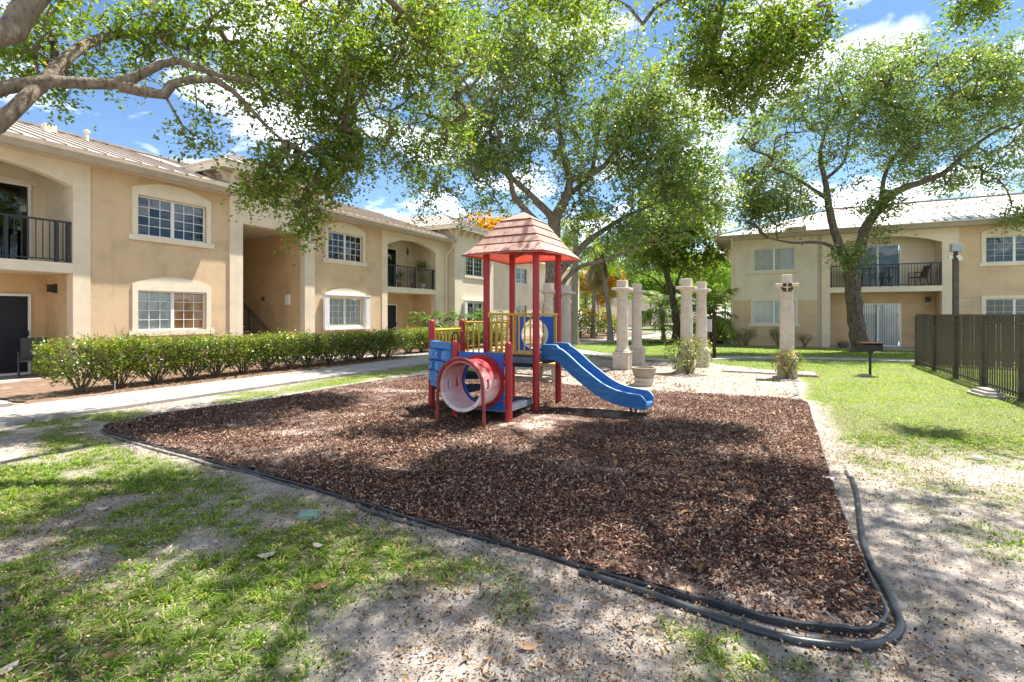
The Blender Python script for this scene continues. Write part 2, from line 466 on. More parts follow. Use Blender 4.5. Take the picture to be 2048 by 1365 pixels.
M['bigleaf'] = leafmat('broad_leaves', [(0.0,(0.025,0.06,0.010)),(0.5,(0.07,0.14,0.016)),(1.0,(0.16,0.24,0.03))], 0.3, 0.35, 0.5)
M['pink'] = leafmat('pink_blossom', [(0.0,(0.08,0.13,0.03)),(0.5,(0.45,0.22,0.32)),(1.0,(0.6,0.38,0.45))], 0.3)
M['grass'] = leafmat('grass_blades', [(0.0,(0.06,0.11,0.012)),(0.45,(0.13,0.23,0.018)),(0.8,(0.23,0.33,0.035)),(0.9,(0.38,0.37,0.12)),(1.0,(0.52,0.44,0.26))], 0.38, 0.55, 0.25)
M['chips'] = leafmat('mulch_chips', [(0.0,(0.022,0.012,0.010)),(0.34,(0.085,0.038,0.028)),(0.62,(0.195,0.100,0.072)),(0.85,(0.34,0.21,0.145)),(1.0,(0.56,0.45,0.34))], 0.0, 0.95, 0.08)
M['litter'] = leafmat('dry_leaves', [(0.0,(0.035,0.020,0.012)),(0.45,(0.12,0.065,0.032)),(0.75,(0.26,0.145,0.06)),(0.93,(0.38,0.24,0.11)),(1.0,(0.52,0.40,0.28))], 0.15, 0.7, 0.25)
# ------------------------------------------------------------------ site frame
D = Vector((0.4586, 0.8887, 0)); NRM = Vector((0.8887, -0.4586, 0))
P0 = Vector((-10.56, 14.1, 0))
ROT_L = math.atan2(D.y, D.x)            # left building: local x along the facade, local y into the building
Q0 = Vector((11.6, 26.5, 0)); ROT_R = math.atan2(NRM.y, NRM.x)
def LB(s, off, z=0.0):
    p = P0 + D*s + NRM*off
    return Vector((p.x, p.y, z))
def RB(u, off, z=0.0):
    p = Q0 + NRM*u - D*off
    return Vector((p.x, p.y, z))

def catmull(pts, n=6, closed=False):
    out = []; N = len(pts)
    rngi = range(N if closed else N-1)
    for i in rngi:
        g = lambda k: Vector(pts[k % N]) if closed else Vector(pts[min(max(k,0),N-1)])
        p0,p1,p2,p3 = g(i-1),g(i),g(i+1),g(i+2)
        for j in range(n):
            t = j/n
            out.append(0.5*((2*p1)+(p2-p0)*t+(2*p0-5*p1+4*p2-p3)*t*t+(3*p1-p0-3*p2+p3)*t**3))
    if not closed: out.append(Vector(pts[-1]))
    return out

inner_px = [(215,868),(300,891),(420,924),(600,974),(760,1022),(900,1065),(1060,1108),(1200,1150),(1350,1194),(1423,1214),(1520,1243),(1623,1262),(1691,1270),(1735,1270),(1757,1262),(1770,1241),(1766,1216),(1740,1172),(1723,1124),(1698,1075),(1677,1012),(1662,970),(1652,930),(1638,880),(1625,845),(1618,815),(1606,804),(1560,799),(1480,795),(1340,787),(1220,778),(1110,771),(980,760),(870,750),(760,764),(640,784),(530,804),(450,815),(380,824),(300,838),(225,852),(208,859)]
mulch_poly = [gp(*p) for p in inner_px]
mulch_np = np.array([(p.x, p.y) for p in mulch_poly])
outer_px = [(1703,960),(1713,992),(1719,1041),(1727,1090),(1747,1143),(1771,1182),(1791,1226),(1800,1255),(1791,1277),(1759,1294),(1710,1299),(1642,1294),(1569,1282),(1496,1262),(1423,1238),(1350,1211),(1257,1179),(1159,1149)]

def inside(poly, P):
    x, y = P[:,0], P[:,1]; res = np.zeros(len(P), bool); n = len(poly); j = n-1
    for i in range(n):
        xi, yi = poly[i]; xj, yj = poly[j]
        c = ((yi > y) != (yj > y)) & (x < (xj-xi)*(y-yi)/(yj-yi+1e-12)+xi)
        res ^= c; j = i
    return res
def dist_poly(poly, P):
    d = np.full(len(P), 1e9); n = len(poly)
    for i in range(n):
        a = np.array(poly[i]); b = np.array(poly[(i+1) % n]); ab = b-a
        t = np.clip(((P-a)@ab)/(ab@ab+1e-12), 0, 1)
        d = np.minimum(d, np.hypot(*(P-a-t[:,None]*ab).T))
    return d

# concrete path (runs beside the left building, then bends away past the columns)
path_c = [(LB(-9.0,5.3)),(LB(-3,5.3)),(LB(3,5.3)),(LB(9,5.3)),(LB(13.0,5.35)),(LB(16.5,5.9)),(LB(20,7.0)),(LB(25,7.9)),(LB(34,8.6)),(LB(44,9.0))]
path_pts = catmull(path_c, 10)
PATHW = 0.82
path_np = np.array([(p.x, p.y) for p in path_pts])
def dist_line(line, P):
    d = np.full(len(P), 1e9)
    for i in range(len(line)-1):
        a = line[i]; b = line[i+1]; ab = b-a
        t = np.clip(((P-a)@ab)/(ab@ab+1e-12), 0, 1)
        d = np.minimum(d, np.hypot(*(P-a-t[:,None]*ab).T))
    return d
# branch walk to the stairwell, and the narrow walk in front of the right building
branch_np = np.array([tuple(LB(9.2,5.0).xy), tuple(LB(7.2,3.3).xy), tuple(LB(4.6,1.6).xy), tuple(LB(4.4,0).xy)])
walk2_np = np.array([tuple(gp(1230,716).xy), tuple(gp(1330,722).xy), tuple(gp(1480,717).xy), tuple(gp(1640,719).xy), tuple(gp(1835,724).xy), tuple(gp(2040,730).xy)])
walk3_np = np.array([tuple(gp(1140,702).xy), tuple(gp(1230,716).xy)])
walk4_np = np.array([tuple(gp(1180,664).xy), tuple(gp(1330,667).xy), tuple(gp(1460,668).xy)])
sand_poly = [tuple(gp(*p).xy) for p in [(1020,764),(1110,772),(1220,779),(1340,788),(1480,796),(1575,800),(1600,790),(1590,762),(1555,745),(1500,738),(1420,728),(1330,727),(1240,724),(1160,716),(1090,715),(1030,722)]]
bed_poly = [tuple(LB(-3.8,4.45).xy), tuple(LB(13.5,4.45).xy), tuple(LB(16.5,4.9).xy), tuple(LB(20,6.0).xy), tuple(LB(25,6.9).xy), tuple(LB(34,7.5).xy), tuple(LB(37,0.0).xy), tuple(LB(-3.8,0.0).xy)]

def grassiness(P):
    """0..1 how much turf grows at each ground point"""
    x, y = P[:,0], P[:,1]
    n1 = vnoise(P, 0.9, 3, 3); n2 = vnoise(P, 2.6, 9, 2)
    n = 0.65*n1+0.35*n2
    g = sstep(0.48, 0.64, n)                                   # patchy tufts
    # bare sand along the worn right foreground
    right = sstep(0.2, 1.8, x-(-0.2+0.25*y)) * sstep(6.5, 4.6, y)
    g = g*(1-0.62*right)
    # sunny lawn right of the mulch: dense
    sunny = sstep(5.0, 7.2, y+0.30*(x-4)) * sstep(3.0, 4.2, x-0.12*(y-6))
    g = np.maximum(g, sunny*sstep(0.20, 0.36, n+0.02*(y-7)))
    # strip between path and mulch, and everything far off
    dl = dist_line(path_np, P)
    g = np.maximum(g, sstep(2.4, 1.5, dl)*sstep(0.24, 0.38, n)*sstep(-5.6,-4.3,x))
    g = np.maximum(g, sstep(14.5, 16.5, y)*sstep(0.22, 0.34, n))
    # left foreground carpet
    lf = sstep(-0.2, -1.4, x)*sstep(6.4, 5.2, y)*sstep(1.7, 2.2, y)
    g = np.maximum(g, lf*sstep(0.38, 0.54, n))
    dm = dist_poly(mulch_np, P); ins = inside(mulch_np, P)
    g = g*sstep(0.03, 0.45, dm+0.18*(n-0.5))
    g[ins] = 0
    g = g*sstep(PATHW, PATHW+0.10, dl)
    g = g*sstep(0.62, 0.75, dist_line(branch_np, P))*sstep(0.5, 0.58, dist_line(walk2_np, P))*sstep(0.5,0.58,dist_line(walk3_np,P))*sstep(0.9,1.0,dist_line(walk4_np,P))
    g[inside(bed_poly, P)] = 0
    si = inside(sand_poly, P)
    g[si] = 0
    g = g*np.where(si, 0, sstep(0.0, 0.35, dist_poly(sand_poly, P)+0.2*(n-0.4)))
    off = (x-P0.x)*NRM.x+(y-P0.y)*NRM.y                        # behind the left facade line
    g[off < 0.2] = 0
    rb = -((x-Q0.x)*D.x+(y-Q0.y)*D.y); uu = (x-Q0.x)*NRM.x+(y-Q0.y)*NRM.y
    g = np.where((uu > -0.6), g*sstep(1.0, 1.7, rb+0.5*(n-0.4)), g)
    return g

# ------------------------------------------------------------------ ground sheet
def spaced(lo, hi, step, far_lo, far_hi):
    core = np.arange(lo, hi+1e-6, step)
    a = [lo]; s = step
    while a[-1] > far_lo: s *= 1.45; a.append(a[-1]-s)
    b = [hi]; s = step
    while b[-1] < far_hi: s *= 1.45; b.append(b[-1]+s)
    return np.concatenate([np.array(a[1:][::-1]), core, np.array(b[1:])])
gx = spaced(-12, 16, 0.14, -900, 900); gy = spaced(0.6, 26, 0.14, -900, 1500)
GX, GY = np.meshgrid(gx, gy)
gpts = np.stack([GX.ravel(), GY.ravel()], 1)
gr_att = grassiness(gpts)
gz = (vnoise(gpts, 1.7, 21, 3)-0.5)*0.035*np.exp(-np.maximum(0, np.hypot(gpts[:,0], gpts[:,1]-8)-14)/8)
gz = gz*np.where(inside(mulch_np, gpts), 0.0, 1.0)*sstep(PATHW, PATHW+0.5, dist_line(path_np, gpts))
nx, ny = len(gx), len(gy)
idx = np.arange(nx*ny).reshape(ny, nx)
quads = np.stack([idx[:-1,:-1], idx[:-1,1:], idx[1:,1:], idx[1:,:-1]], -1).reshape(-1)
gm, nt, b, out = nmat('ground')
L = nt.links.new
tc = nt.nodes.new("ShaderNodeTexCoord")
def noise(scale, detail=6, rough=0.65, vec=None):
    n = nt.nodes.new("ShaderNodeTexNoise"); n.inputs["Scale"].default_value = scale; n.inputs["Detail"].default_value = detail; n.inputs["Roughness"].default_value = rough
    L(vec or tc.outputs["Object"], n.inputs["Vector"]); return n
def ramp(src, stops):
    r = nt.nodes.new("ShaderNodeValToRGB"); e = r.color_ramp.elements
    e[0].position, e[0].color = stops[0][0], (*stops[0][1],1); e[1].position, e[1].color = stops[-1][0], (*stops[-1][1],1)
    for p, c in stops[1:-1]:
        k = e.new(p); k.color = (*c,1)
    L(src, r.inputs[0]); return r
def mixc(fac, a, bb, mode='MIX'):
    m_ = nt.nodes.new("ShaderNodeMixRGB"); m_.blend_type = mode
    if isinstance(fac, float): m_.inputs[0].default_value = fac
    else: L(fac, m_.inputs[0])
    L(a, m_.inputs[1]); L(bb, m_.inputs[2]); return m_
n_big = noise(1.1); n_fine = noise(46, 8, 0.82); n_mid = noise(7, 6, 0.7)
sandc = ramp(n_fine.outputs["Fac"], [(0.34,(0.085,0.072,0.062)),(0.45,(0.29,0.255,0.228)),(0.56,(0.48,0.43,0.388)),(0.72,(0.62,0.565,0.515))])
litc = ramp(n_mid.outputs["Fac"], [(0.33,(0.20,0.15,0.115)),(0.46,(0.38,0.325,0.28)),(0.6,(0.57,0.52,0.475))])
dirt = mixc(0.5, sandc.outputs[0], litc.outputs[0])
dk = ramp(n_big.outputs["Fac"], [(0.35,(0.78,0.74,0.71)),(0.6,(1.08,1.07,1.06))])
dirt2a = mixc(0.75, dirt.outputs[0], dk.outputs[0], 'MULTIPLY')
n_grain = noise(150, 3, 0.7)
grain = ramp(n_grain.outputs["Fac"], [(0.34,(0.25,0.21,0.18)),(0.44,(0.95,0.95,0.95)),(0.66,(1.0,1.0,1.0)),(0.74,(1.25,1.2,1.15))])
dirt2 = mixc(0.65, dirt2a.outputs[0], grain.outputs[0], 'MULTIPLY')
turf = ramp(n_fine.outputs["Fac"], [(0.3,(0.035,0.060,0.010)),(0.5,(0.105,0.150,0.022)),(0.62,(0.20,0.23,0.05)),(0.78,(0.40,0.36,0.17))])
at = nt.nodes.new("ShaderNodeAttribute"); at.attribute_name = 'grass'
gmul = nt.nodes.new("ShaderNodeMath"); gmul.operation = 'MULTIPLY'; gmul.inputs[1].default_value = 0.78
L(at.outputs["Fac"], gmul.inputs[0])
gmix = mixc(gmul.outputs[0], dirt2.outputs[0], turf.outputs[0])
L(gmix.outputs[0], b.inputs["Base Color"]); b.inputs["Roughness"].default_value = 0.97; b.inputs["Specular IOR Level"].default_value = 0.1
bp = nt.nodes.new("ShaderNodeBump"); bp.inputs["Strength"].default_value = 0.7; bp.inputs["Distance"].default_value = 0.025
L(n_fine.outputs["Fac"], bp.inputs["Height"]); L(bp.outputs[0], b.inputs["Normal"])
me = np_mesh('ground', np.column_stack([gpts, gz]), quads, 4, gr_att, 'grass', True)
link('ground', me, gm, None, kind='structure')

# ------------------------------------------------------------------ mulch bed, sand, planting bed, paths
def sheet(name, poly, z, mat, step=0.2, amp=0.02, scale=2.0, edge=0.25):
    P = np.array([(p[0], p[1]) for p in poly])
    x0, y0 = P.min(0); x1, y1 = P.max(0)
    xs = np.arange(x0-step, x1+2*step, step); ys = np.arange(y0-step, y1+2*step, step)
    X, Y = np.meshgrid(xs, ys); q = np.stack([X.ravel(), Y.ravel()], 1)
    ins = inside(P, q); d = dist_poly(P, q)
    keepv = ins | (d < step*0.75)
    zz = z + amp*(vnoise(q, scale, 5, 3)-0.5)*2*sstep(0, edge, d)*ins
    # snap outside verts to the outline
    for i in np.where(keepv & ~ins)[0]:
        best = None
        for k in range(len(P)):
            a = P[k]; b2 = P[(k+1) % len(P)]; ab = b2-a
            t = min(1, max(0, float((q[i]-a)@ab/(ab@ab+1e-12)))); c = a+t*ab
            dd = float(np.hypot(*(q[i]-c)))
            if best is None or dd < best[0]: best = (dd, c)
        q[i] = best[1]
    n_x, n_y = len(xs), len(ys); ii = np.arange(n_x*n_y).reshape(n_y, n_x)
    qd = np.stack([ii[:-1,:-1], ii[:-1,1:], ii[1:,1:], ii[1:,:-1]], -1).reshape(-1,4)
    qd = qd[keepv[qd].all(1)]
    used = np.unique(qd); remap = -np.ones(len(q), int); remap[used] = np.arange(len(used))
    me = np_mesh(name, np.column_stack([q, zz])[used], remap[qd].reshape(-1), 4, None, smooth=True)
    return link(name, me, mat, None, kind='structure')
MULCH_AMP = 0.030
sheet('mulch_bed', mulch_np, 0.034, M['mulchbase'], 0.13, MULCH_AMP, 1.6)
def mulch_z(P): return 0.034+MULCH_AMP*(vnoise(P, 1.6, 5, 3)-0.5)*2*sstep(0, 0.25, dist_poly(mulch_np, P))
sheet('sand_patio', sand_poly, 0.026, M['sand'], 0.2, 0.008, 1.3)
sheet('planting_bed', bed_poly, 0.034, M['dirtbed'], 0.3, 0.02, 1.3)

def path_slabs(name, line, w, seg, z, mat):
    """walk as a row of cast slabs with joints"""
    pts = [Vector((p[0], p[1], 0)) for p in line]
    cum = [0]
    for i in range(len(pts)-1): cum.append(cum[-1]+(pts[i+1]-pts[i]).length)
    def at(s):
        for i in range(len(pts)-1):
            if s <= cum[i+1] or i == len(pts)-2:
                t = (s-cum[i])/(cum[i+1]-cum[i]+1e-9); return pts[i].lerp(pts[i+1], t)
    def nrm(s):
        d = at(min(s+0.15, cum[-1]))-at(max(s-0.15, 0)); d.normalize(); return Vector((d.y, -d.x, 0))
    base = MB(); k = max(2, int(cum[-1]/0.8))
    vs = []
    for i in range(k+1):
        s = cum[-1]*i/k; n = nrm(s); p = at(s)
        vs += [p+n*(w-0.01)+Vector((0,0,z-0.016)), p-n*(w-0.01)+Vector((0,0,z-0.016))]
    base.add(vs, [(2*i, 2*i+2, 2*i+3, 2*i+1) for i in range(k)])
    root = base.build(name, M['dirtbed'], None, kind='structure')
    s = 0.0
    while s < cum[-1]-0.2:
        e = min(s+seg, cum[-1]); g = 0.007; m_ = 4
        top = []; 
        for i in range(m_+1):
            t = s+g+(e-s-2*g)*i/m_; n = nrm(t); p = at(t)
            dz = random.uniform(-0.002, 0.002)
            top += [p+n*w+Vector((0,0,z)), p-n*w+Vector((0,0,z))]
        bot = [v-Vector((0,0,0.05)) for v in top]; N = len(top)
        fs = [(2*i, 2*i+2, 2*i+3, 2*i+1) for i in range(m_)]
        fs += [(2*i, N+2*i, N+2*i+2, 2*i+2) for i in range(m_)] + [(2*i+1, 2*i+3, N+2*i+3, N+2*i+1) for i in range(m_)]
        fs += [(0,1,N+1,N), (N-2, 2*N-2, 2*N-1, N-1)]
        MB().add(top+bot, fs).build('slab', mat, root)
        s = e
    return root
path_slabs('footpath', path_np, PATHW, 1.55, 0.052, M['concrete'])
path_slabs('stair_walk', branch_np, 0.62, 1.3, 0.060, M['concrete'])
path_slabs('building_walk', walk2_np, 0.48, 1.5, 0.044, M['concrete'])
path_slabs('crossing_walk', walk3_np, 0.48, 1.5, 0.048, M['concrete'])
path_slabs('far_walk', walk4_np, 0.5, 1.6, 0.044, M['concrete'])

# pavers behind the sand patio
pv_a = gp(1446,746); pv_b = gp(1562,748)
u_ = NRM; v_ = D
pbase = MB(); 
def pvp(i, j, z): return pv_a + u_*i + v_*j + Vector((0,0,z))
pbase.add([pvp(-0.05,-0.05,0.036), pvp(2.25,-0.05,0.036), pvp(2.25,0.85,0.036), pvp(-0.05,0.85,0.036)], [(0,1,2,3)])
pv_root = pbase.build('paver_strip', M['dirtbed'], None, kind='structure')
for i in range(7):
    for j in range(3):
        o = 0.0
        a0 = i*0.315+0.006; a1 = (i+1)*0.315-0.006; b0 = j*0.27+0.006; b1 = (j+1)*0.27-0.006
        z = 0.058+random.uniform(-0.004,0.004)
        vs = [pvp(a0,b0,0.0),pvp(a1,b0,0.0),pvp(a1,b1,0.0),pvp(a0,b1,0.0),pvp(a0,b0,z),pvp(a1,b0,z),pvp(a1,b1,z),pvp(a0,b1,z)]
        MB().add(vs, [(4,5,6,7),(0,1,5,4),(1,2,6,5),(2,3,7,6),(3,0,4,7)]).build('paver', M['concrete'], pv_root)

# concrete stepping slabs in front of the left patio
ordn = ['nearest', 'second', 'third', 'farthest']
for i in range(4):
    c = LB(-4.9, 3.9-0.75*i)
    t = thing('stepping_slab', ['concrete stepping slab nearest the footpath, left of the hedge', 'concrete stepping slab second from the footpath, left of the hedge', 'concrete stepping slab third from the footpath, left of the hedge', 'concrete stepping slab closest to the left patio door'][i], 'slab', (c.x, c.y, 0), ROT_L, 'stepping slabs to the left patio')
    MB().bevbox(-0.95, 0.95, -0.28, 0.28, 0.0, 0.075, 0.012).build('slab', M['concrete'], t)
# patio floor of the left building
# ------------------------------------------------------------------ building kit (local x along facade, y into the building)
def wall_holes(x0, x1, z0, z1, y, th, holes=()):
    """wall with rectangular openings, real reveals"""
    mb = MB()
    xs = sorted(set([x0, x1]+[h[0] for h in holes]+[h[1] for h in holes]))
    zs = sorted(set([z0, z1]+[h[2] for h in holes]+[h[3] for h in holes]))
    def solid(i, j):
        if i < 0 or j < 0 or i >= len(xs)-1 or j >= len(zs)-1: return False
        cx = (xs[i]+xs[i+1])/2; cz = (zs[j]+zs[j+1])/2
        return not any(h[0] < cx < h[1] and h[2] < cz < h[3] for h in holes)
    for i in range(len(xs)-1):
        for j in range(len(zs)-1):
            if not solid(i, j): continue
            a, b_, c, d = xs[i], xs[i+1], zs[j], zs[j+1]
            mb.add([(a,y,c),(b_,y,c),(b_,y,d),(a,y,d)], [(0,1,2,3)])
            mb.add([(a,y+th,c),(b_,y+th,c),(b_,y+th,d),(a,y+th,d)], [(3,2,1,0)])
            if not solid(i-1, j): mb.add([(a,y,c),(a,y+th,c),(a,y+th,d),(a,y,d)], [(3,2,1,0)])
            if not solid(i+1, j): mb.add([(b_,y,c),(b_,y+th,c),(b_,y+th,d),(b_,y,d)], [(0,1,2,3)])
            if not solid(i, j-1): mb.add([(a,y,c),(b_,y,c),(b_,y+th,c),(a,y+th,c)], [(3,2,1,0)])
            if not solid(i, j+1): mb.add([(a,y,d),(b_,y,d),(b_,y+th,d),(a,y+th,d)], [(0,1,2,3)])
    return mb

def arch_wall(x0, x1, spring, crown, ztop, y, th, n=18):
    """wall over a segmental arch opening"""
    mb = MB(); pts = []
    for i in range(n+1):
        t = -1+2*i/n
        pts.append((x0+(x1-x0)*i/n, spring+(crown-spring)*(1-abs(t)**2.2)))
    for i in range(n):
        (a, za), (b_, zb) = pts[i], pts[i+1]
        mb.add([(a,y,za),(b_,y,zb),(b_,y,ztop),(a,y,ztop)], [(0,1,2,3)])
        mb.add([(a,y+th,za),(b_,y+th,zb),(b_,y+th,ztop),(a,y+th,ztop)], [(3,2,1,0)])
        mb.add([(a,y,za),(b_,y,zb),(b_,y+th,zb),(a,y+th,za)], [(3,2,1,0)])
    return mb

def trim(parent, x0, x1, z0, z1, y, arch=None, w=0.14, mat=None):
    mat = mat or M['trim']
    yo = y-0.035; yi = y+0.02
    t = MB().box(x0-w, x0, yo, yi, z0, z1).box(x1, x1+w, yo, yi, z0, z1)
    if arch:
        sp, cr = arch; n = 14; poly = []
        for i in range(n+1):
            u = -1+2*i/n
            poly.append((x1+w-(x1-x0+2*w)*i/n, sp+(cr-sp)*(1-u*u)))
        t.prism([(x0-w, z1),(x1+w, z1)]+poly, yo, yi)
    else:
        t.box(x0-w, x1+w, yo, yi, z1, z1+0.13)
    o = t.build('window_trim', mat, parent)
    MB().box(x0-w-0.09, x1+w+0.09, y-0.06, y+0.02, z0-0.15, z0-0.002).build('sill', mat, o)
    return o

_pane = {}
def pane_mesh(w, h):
    k = (round(w,3), round(h,3))
    if k not in _pane:
        _pane[k] = MB().box(-w/2, w/2, -0.002, 0.002, -h/2, h/2).mesh('pane')
    return _pane[k]

def window(parent, x0, x1, z0, z1, y, cols=3, rows=4, behind=('dark','dark'), glass='glass', single=False):
    bw = 0.0045 if single else 0.009
    """slider with two sashes; each sash cols x rows panes"""
    yf = y+0.075; xm = (x0+x1)/2; fw = 0.045
    f = MB().box(x0, x0+fw, yf, yf+0.05, z0, z1).box(x1-fw, x1, yf, yf+0.05, z0, z1)
    f.box(x0+fw, x1-fw, yf, yf+0.05, z0, z0+fw).box(x0+fw, x1-fw, yf, yf+0.05, z1-fw, z1)
    f.box(xm-0.045, xm+0.045, yf-0.012, yf+0.05, z0+fw, z1-fw)
    wo = f.build('window', M['white'], parent)
    for k, (a, b_) in enumerate(((x0+fw, xm-0.045), (xm+0.045, x1-fw))):
        za, zb = z0+fw, z1-fw
        pw = (b_-a)/cols; ph = (zb-za)/rows
        g = MB()
        for i in range(1, cols): g.box(a+i*pw-bw, a+i*pw+bw, yf+0.012, yf+0.03, za, zb)
        for j in range(1, rows):
            for i in range(cols): g.box(a+i*pw+bw, a+(i+1)*pw-bw, yf+0.012, yf+0.03, za+j*ph-bw, za+j*ph+bw)
        if cols > 1: g.build('glazing_bar', M['white'], wo)
        if single:
            p = link('pane', pane_mesh(b_-a, zb-za), M[glass], wo); p.location = ((a+b_)/2, yf+0.022, (za+zb)/2)
        else:
            for i in range(cols):
                for j in range(rows):
                    p = link('pane', pane_mesh(pw-0.018, ph-0.018), M[glass], wo)
                    p.location = (a+(i+0.5)*pw, yf+0.021, za+(j+0.5)*ph)
                    p.rotation_euler = (random.uniform(-0.012,0.012), 0, random.uniform(-0.012,0.012))
        bh = behind[k]
        if bh == 'blind':
            n = int((b_-a)/0.085); s = MB()
            for i in range(n):
                c = a+0.045+i*0.085; ang = 0.28+random.uniform(-0.1,0.1)
                dx, dy = 0.045*math.cos(ang), 0.045*math.sin(ang)
                s.add([(c-dx,yf+0.09-dy,za),(c+dx,yf+0.09+dy,za),(c+dx,yf+0.09+dy,zb),(c-dx,yf+0.09-dy,zb)], [(0,1,2,3)])
            s.build('vertical_blind', M['blind'], wo)
        elif bh == 'wood':
            s = MB(); n = int((zb-za)/0.045)
            for i in range(n):
                z = za+0.02+i*0.045
                s.add([(a,yf+0.050,z-0.02),(b_,yf+0.050,z-0.02),(b_,yf+0.060,z+0.028),(a,yf+0.060,z+0.028)], [(0,1,2,3)])
            s.build('wooden_blind', M['woodblind'], wo)
        elif bh == 'slat':
            s = MB(); n = int((zb-za)/0.05)
            for i in range(n):
                z = za+0.02+i*0.05
                s.add([(a,yf+0.050,z-0.022),(b_,yf+0.050,z-0.022),(b_,yf+0.064,z+0.030),(a,yf+0.064,z+0.030)], [(0,1,2,3)])
            s.build('slat_blind', M['blind'], wo)
        elif bh == 'curtain':
            n = 14; s = MB(); c0 = b_-(b_-a)*0.36; pts = []
            for i in range(n+1): pts.append((c0+(b_-c0)*i/n, yf+0.2+(0.03 if i % 2 else -0.03)))
            for i in range(n):
                s.add([(pts[i][0],pts[i][1],za),(pts[i+1][0],pts[i+1][1],za),(pts[i+1][0],pts[i+1][1],zb),(pts[i][0],pts[i][1],zb)], [(0,1,2,3)])
            s.build('curtain', M['curtain'], wo)
    MB().add([(x0-0.3,y+0.9,z0-0.2),(x1+0.3,y+0.9,z0-0.2),(x1+0.3,y+0.9,z1+0.2),(x0-0.3,y+0.9,z1+0.2)], [(0,1,2,3)]).add([(x0-0.3,y+0.21,z0-0.1),(x0-0.3,y+0.9,z0-0.1),(x1+0.3,y+0.9,z0-0.1),(x1+0.3,y+0.21,z0-0.1)], [(0,1,2,3)]).build('room_back', M['darkroom'], wo)
    return wo

def slider(parent, x0, x1, z0, z1, y, kinds, name='sliding_door'):
    """glazed sliding door, kinds for its two leaves: screen, blind, reflect"""
    f = 0.06; xm = (x0+x1)/2
    d = MB().box(x0, x0+f, y-0.05, y+0.04, z0, z1).box(x1-f, x1, y-0.05, y+0.04, z0, z1).box(x0+f, x1-f, y-0.05, y+0.04, z1-f, z1).box(x0+f, x1-f, y-0.05, y+0.04, z0, z0+f).box(xm-0.035, xm+0.035, y-0.06, y+0.03, z0+f, z1-f)
    o = d.build(name, M['white'], parent)
    for (a, b_), k in zip(((x0+f, xm-0.035), (xm+0.035, x1-f)), kinds):
        if k == 'screen':
            MB().box(a, b_, y-0.035, y-0.025, z0+f, z1-f).build('screen_panel', M['screen'], o)
            MB().box(b_-0.03, b_+0.01, y-0.075, y-0.05, z0+1.0, z0+1.14).build('handle', M['black'], o)
        else:
            p = link('pane', pane_mesh(b_-a, z1-z0-2*f), M['glassdark' if k == 'reflect' else 'glass'], o); p.location = ((a+b_)/2, y-0.02, (z0+z1)/2)
            if k == 'blind':
                n = int((b_-a)/0.09); s = MB()
                for i in range(n):
                    c = a+0.045+i*0.09; ang = 0.45+random.uniform(-0.1,0.1); dx, dy = 0.045*math.cos(ang), 0.045*math.sin(ang)
                    s.add([(c-dx,y+0.1-dy,z0+f),(c+dx,y+0.1+dy,z0+f),(c+dx,y+0.1+dy,z1-f),(c-dx,y+0.1-dy,z1-f)], [(0,1,2,3)])
                s.build('vertical_blind', M['blind'], o)
    MB().add([(x0,y+0.6,z0),(x1,y+0.6,z0),(x1,y+0.6,z1),(x0,y+0.6,z1)], [(0,1,2,3)]).build('room_back', M['darkroom'], o)
    return o

_bal = {}
def railing(parent, x0, x1, y, z0, z1, step=0.115, posts=(), ret=None, ornament=None):
    r = MB().box(x0, x1, y-0.025, y+0.025, z1-0.045, z1).box(x0, x1, y-0.016, y+0.016, z0+0.06, z0+0.09)
    if ret: r.box(x1-0.04, x1, y, y+ret, z1-0.045, z1)
    o = r.build('railing', M['black'], parent)
    h = z1-z0-0.135
    k = round(h, 3)
    if k not in _bal: _bal[k] = MB().box(-0.009, 0.009, -0.009, 0.009, 0, h).mesh('baluster')
    n = int((x1-x0)/step)
    for i in range(n+1):
        bx = x0+0.03+(x1-x0-0.06)*i/n
        if any(abs(bx-p) < 0.045 for p in posts): continue
        b_ = link('baluster', _bal[k], M['black'], o); b_.location = (bx, y, z0+0.09)
    for p in posts:
        MB().box(p-0.035, p+0.035, y-0.037, y+0.037, z0, z1-0.046).build('post', M['black'], o)
    if ornament:
        cx, cz, s = ornament; q = MB()
        c = [(cx-s,cz),(cx,cz+s),(cx+s,cz),(cx,cz-s)]
        for i in range(4):
            a, b_ = c[i], c[(i+1) % 4]
            q.bar((a[0],y-0.012,a[1]), (b_[0],y-0.012,b_[1]), 0.022, 0.02, (0,1,0))
        for rr in (0.55, 0.28):
            c2 = [(cx-s*rr,cz),(cx,cz+s*rr),(cx+s*rr,cz),(cx,cz-s*rr)]
            for i in range(4):
                a, b_ = c2[i], c2[(i+1) % 4]
                q.bar((a[0],y-0.012,a[1]), (b_[0],y-0.012,b_[1]), 0.016, 0.016, (0,1,0))
        q.build('diamond_ornament', M['black'], o)
    return o

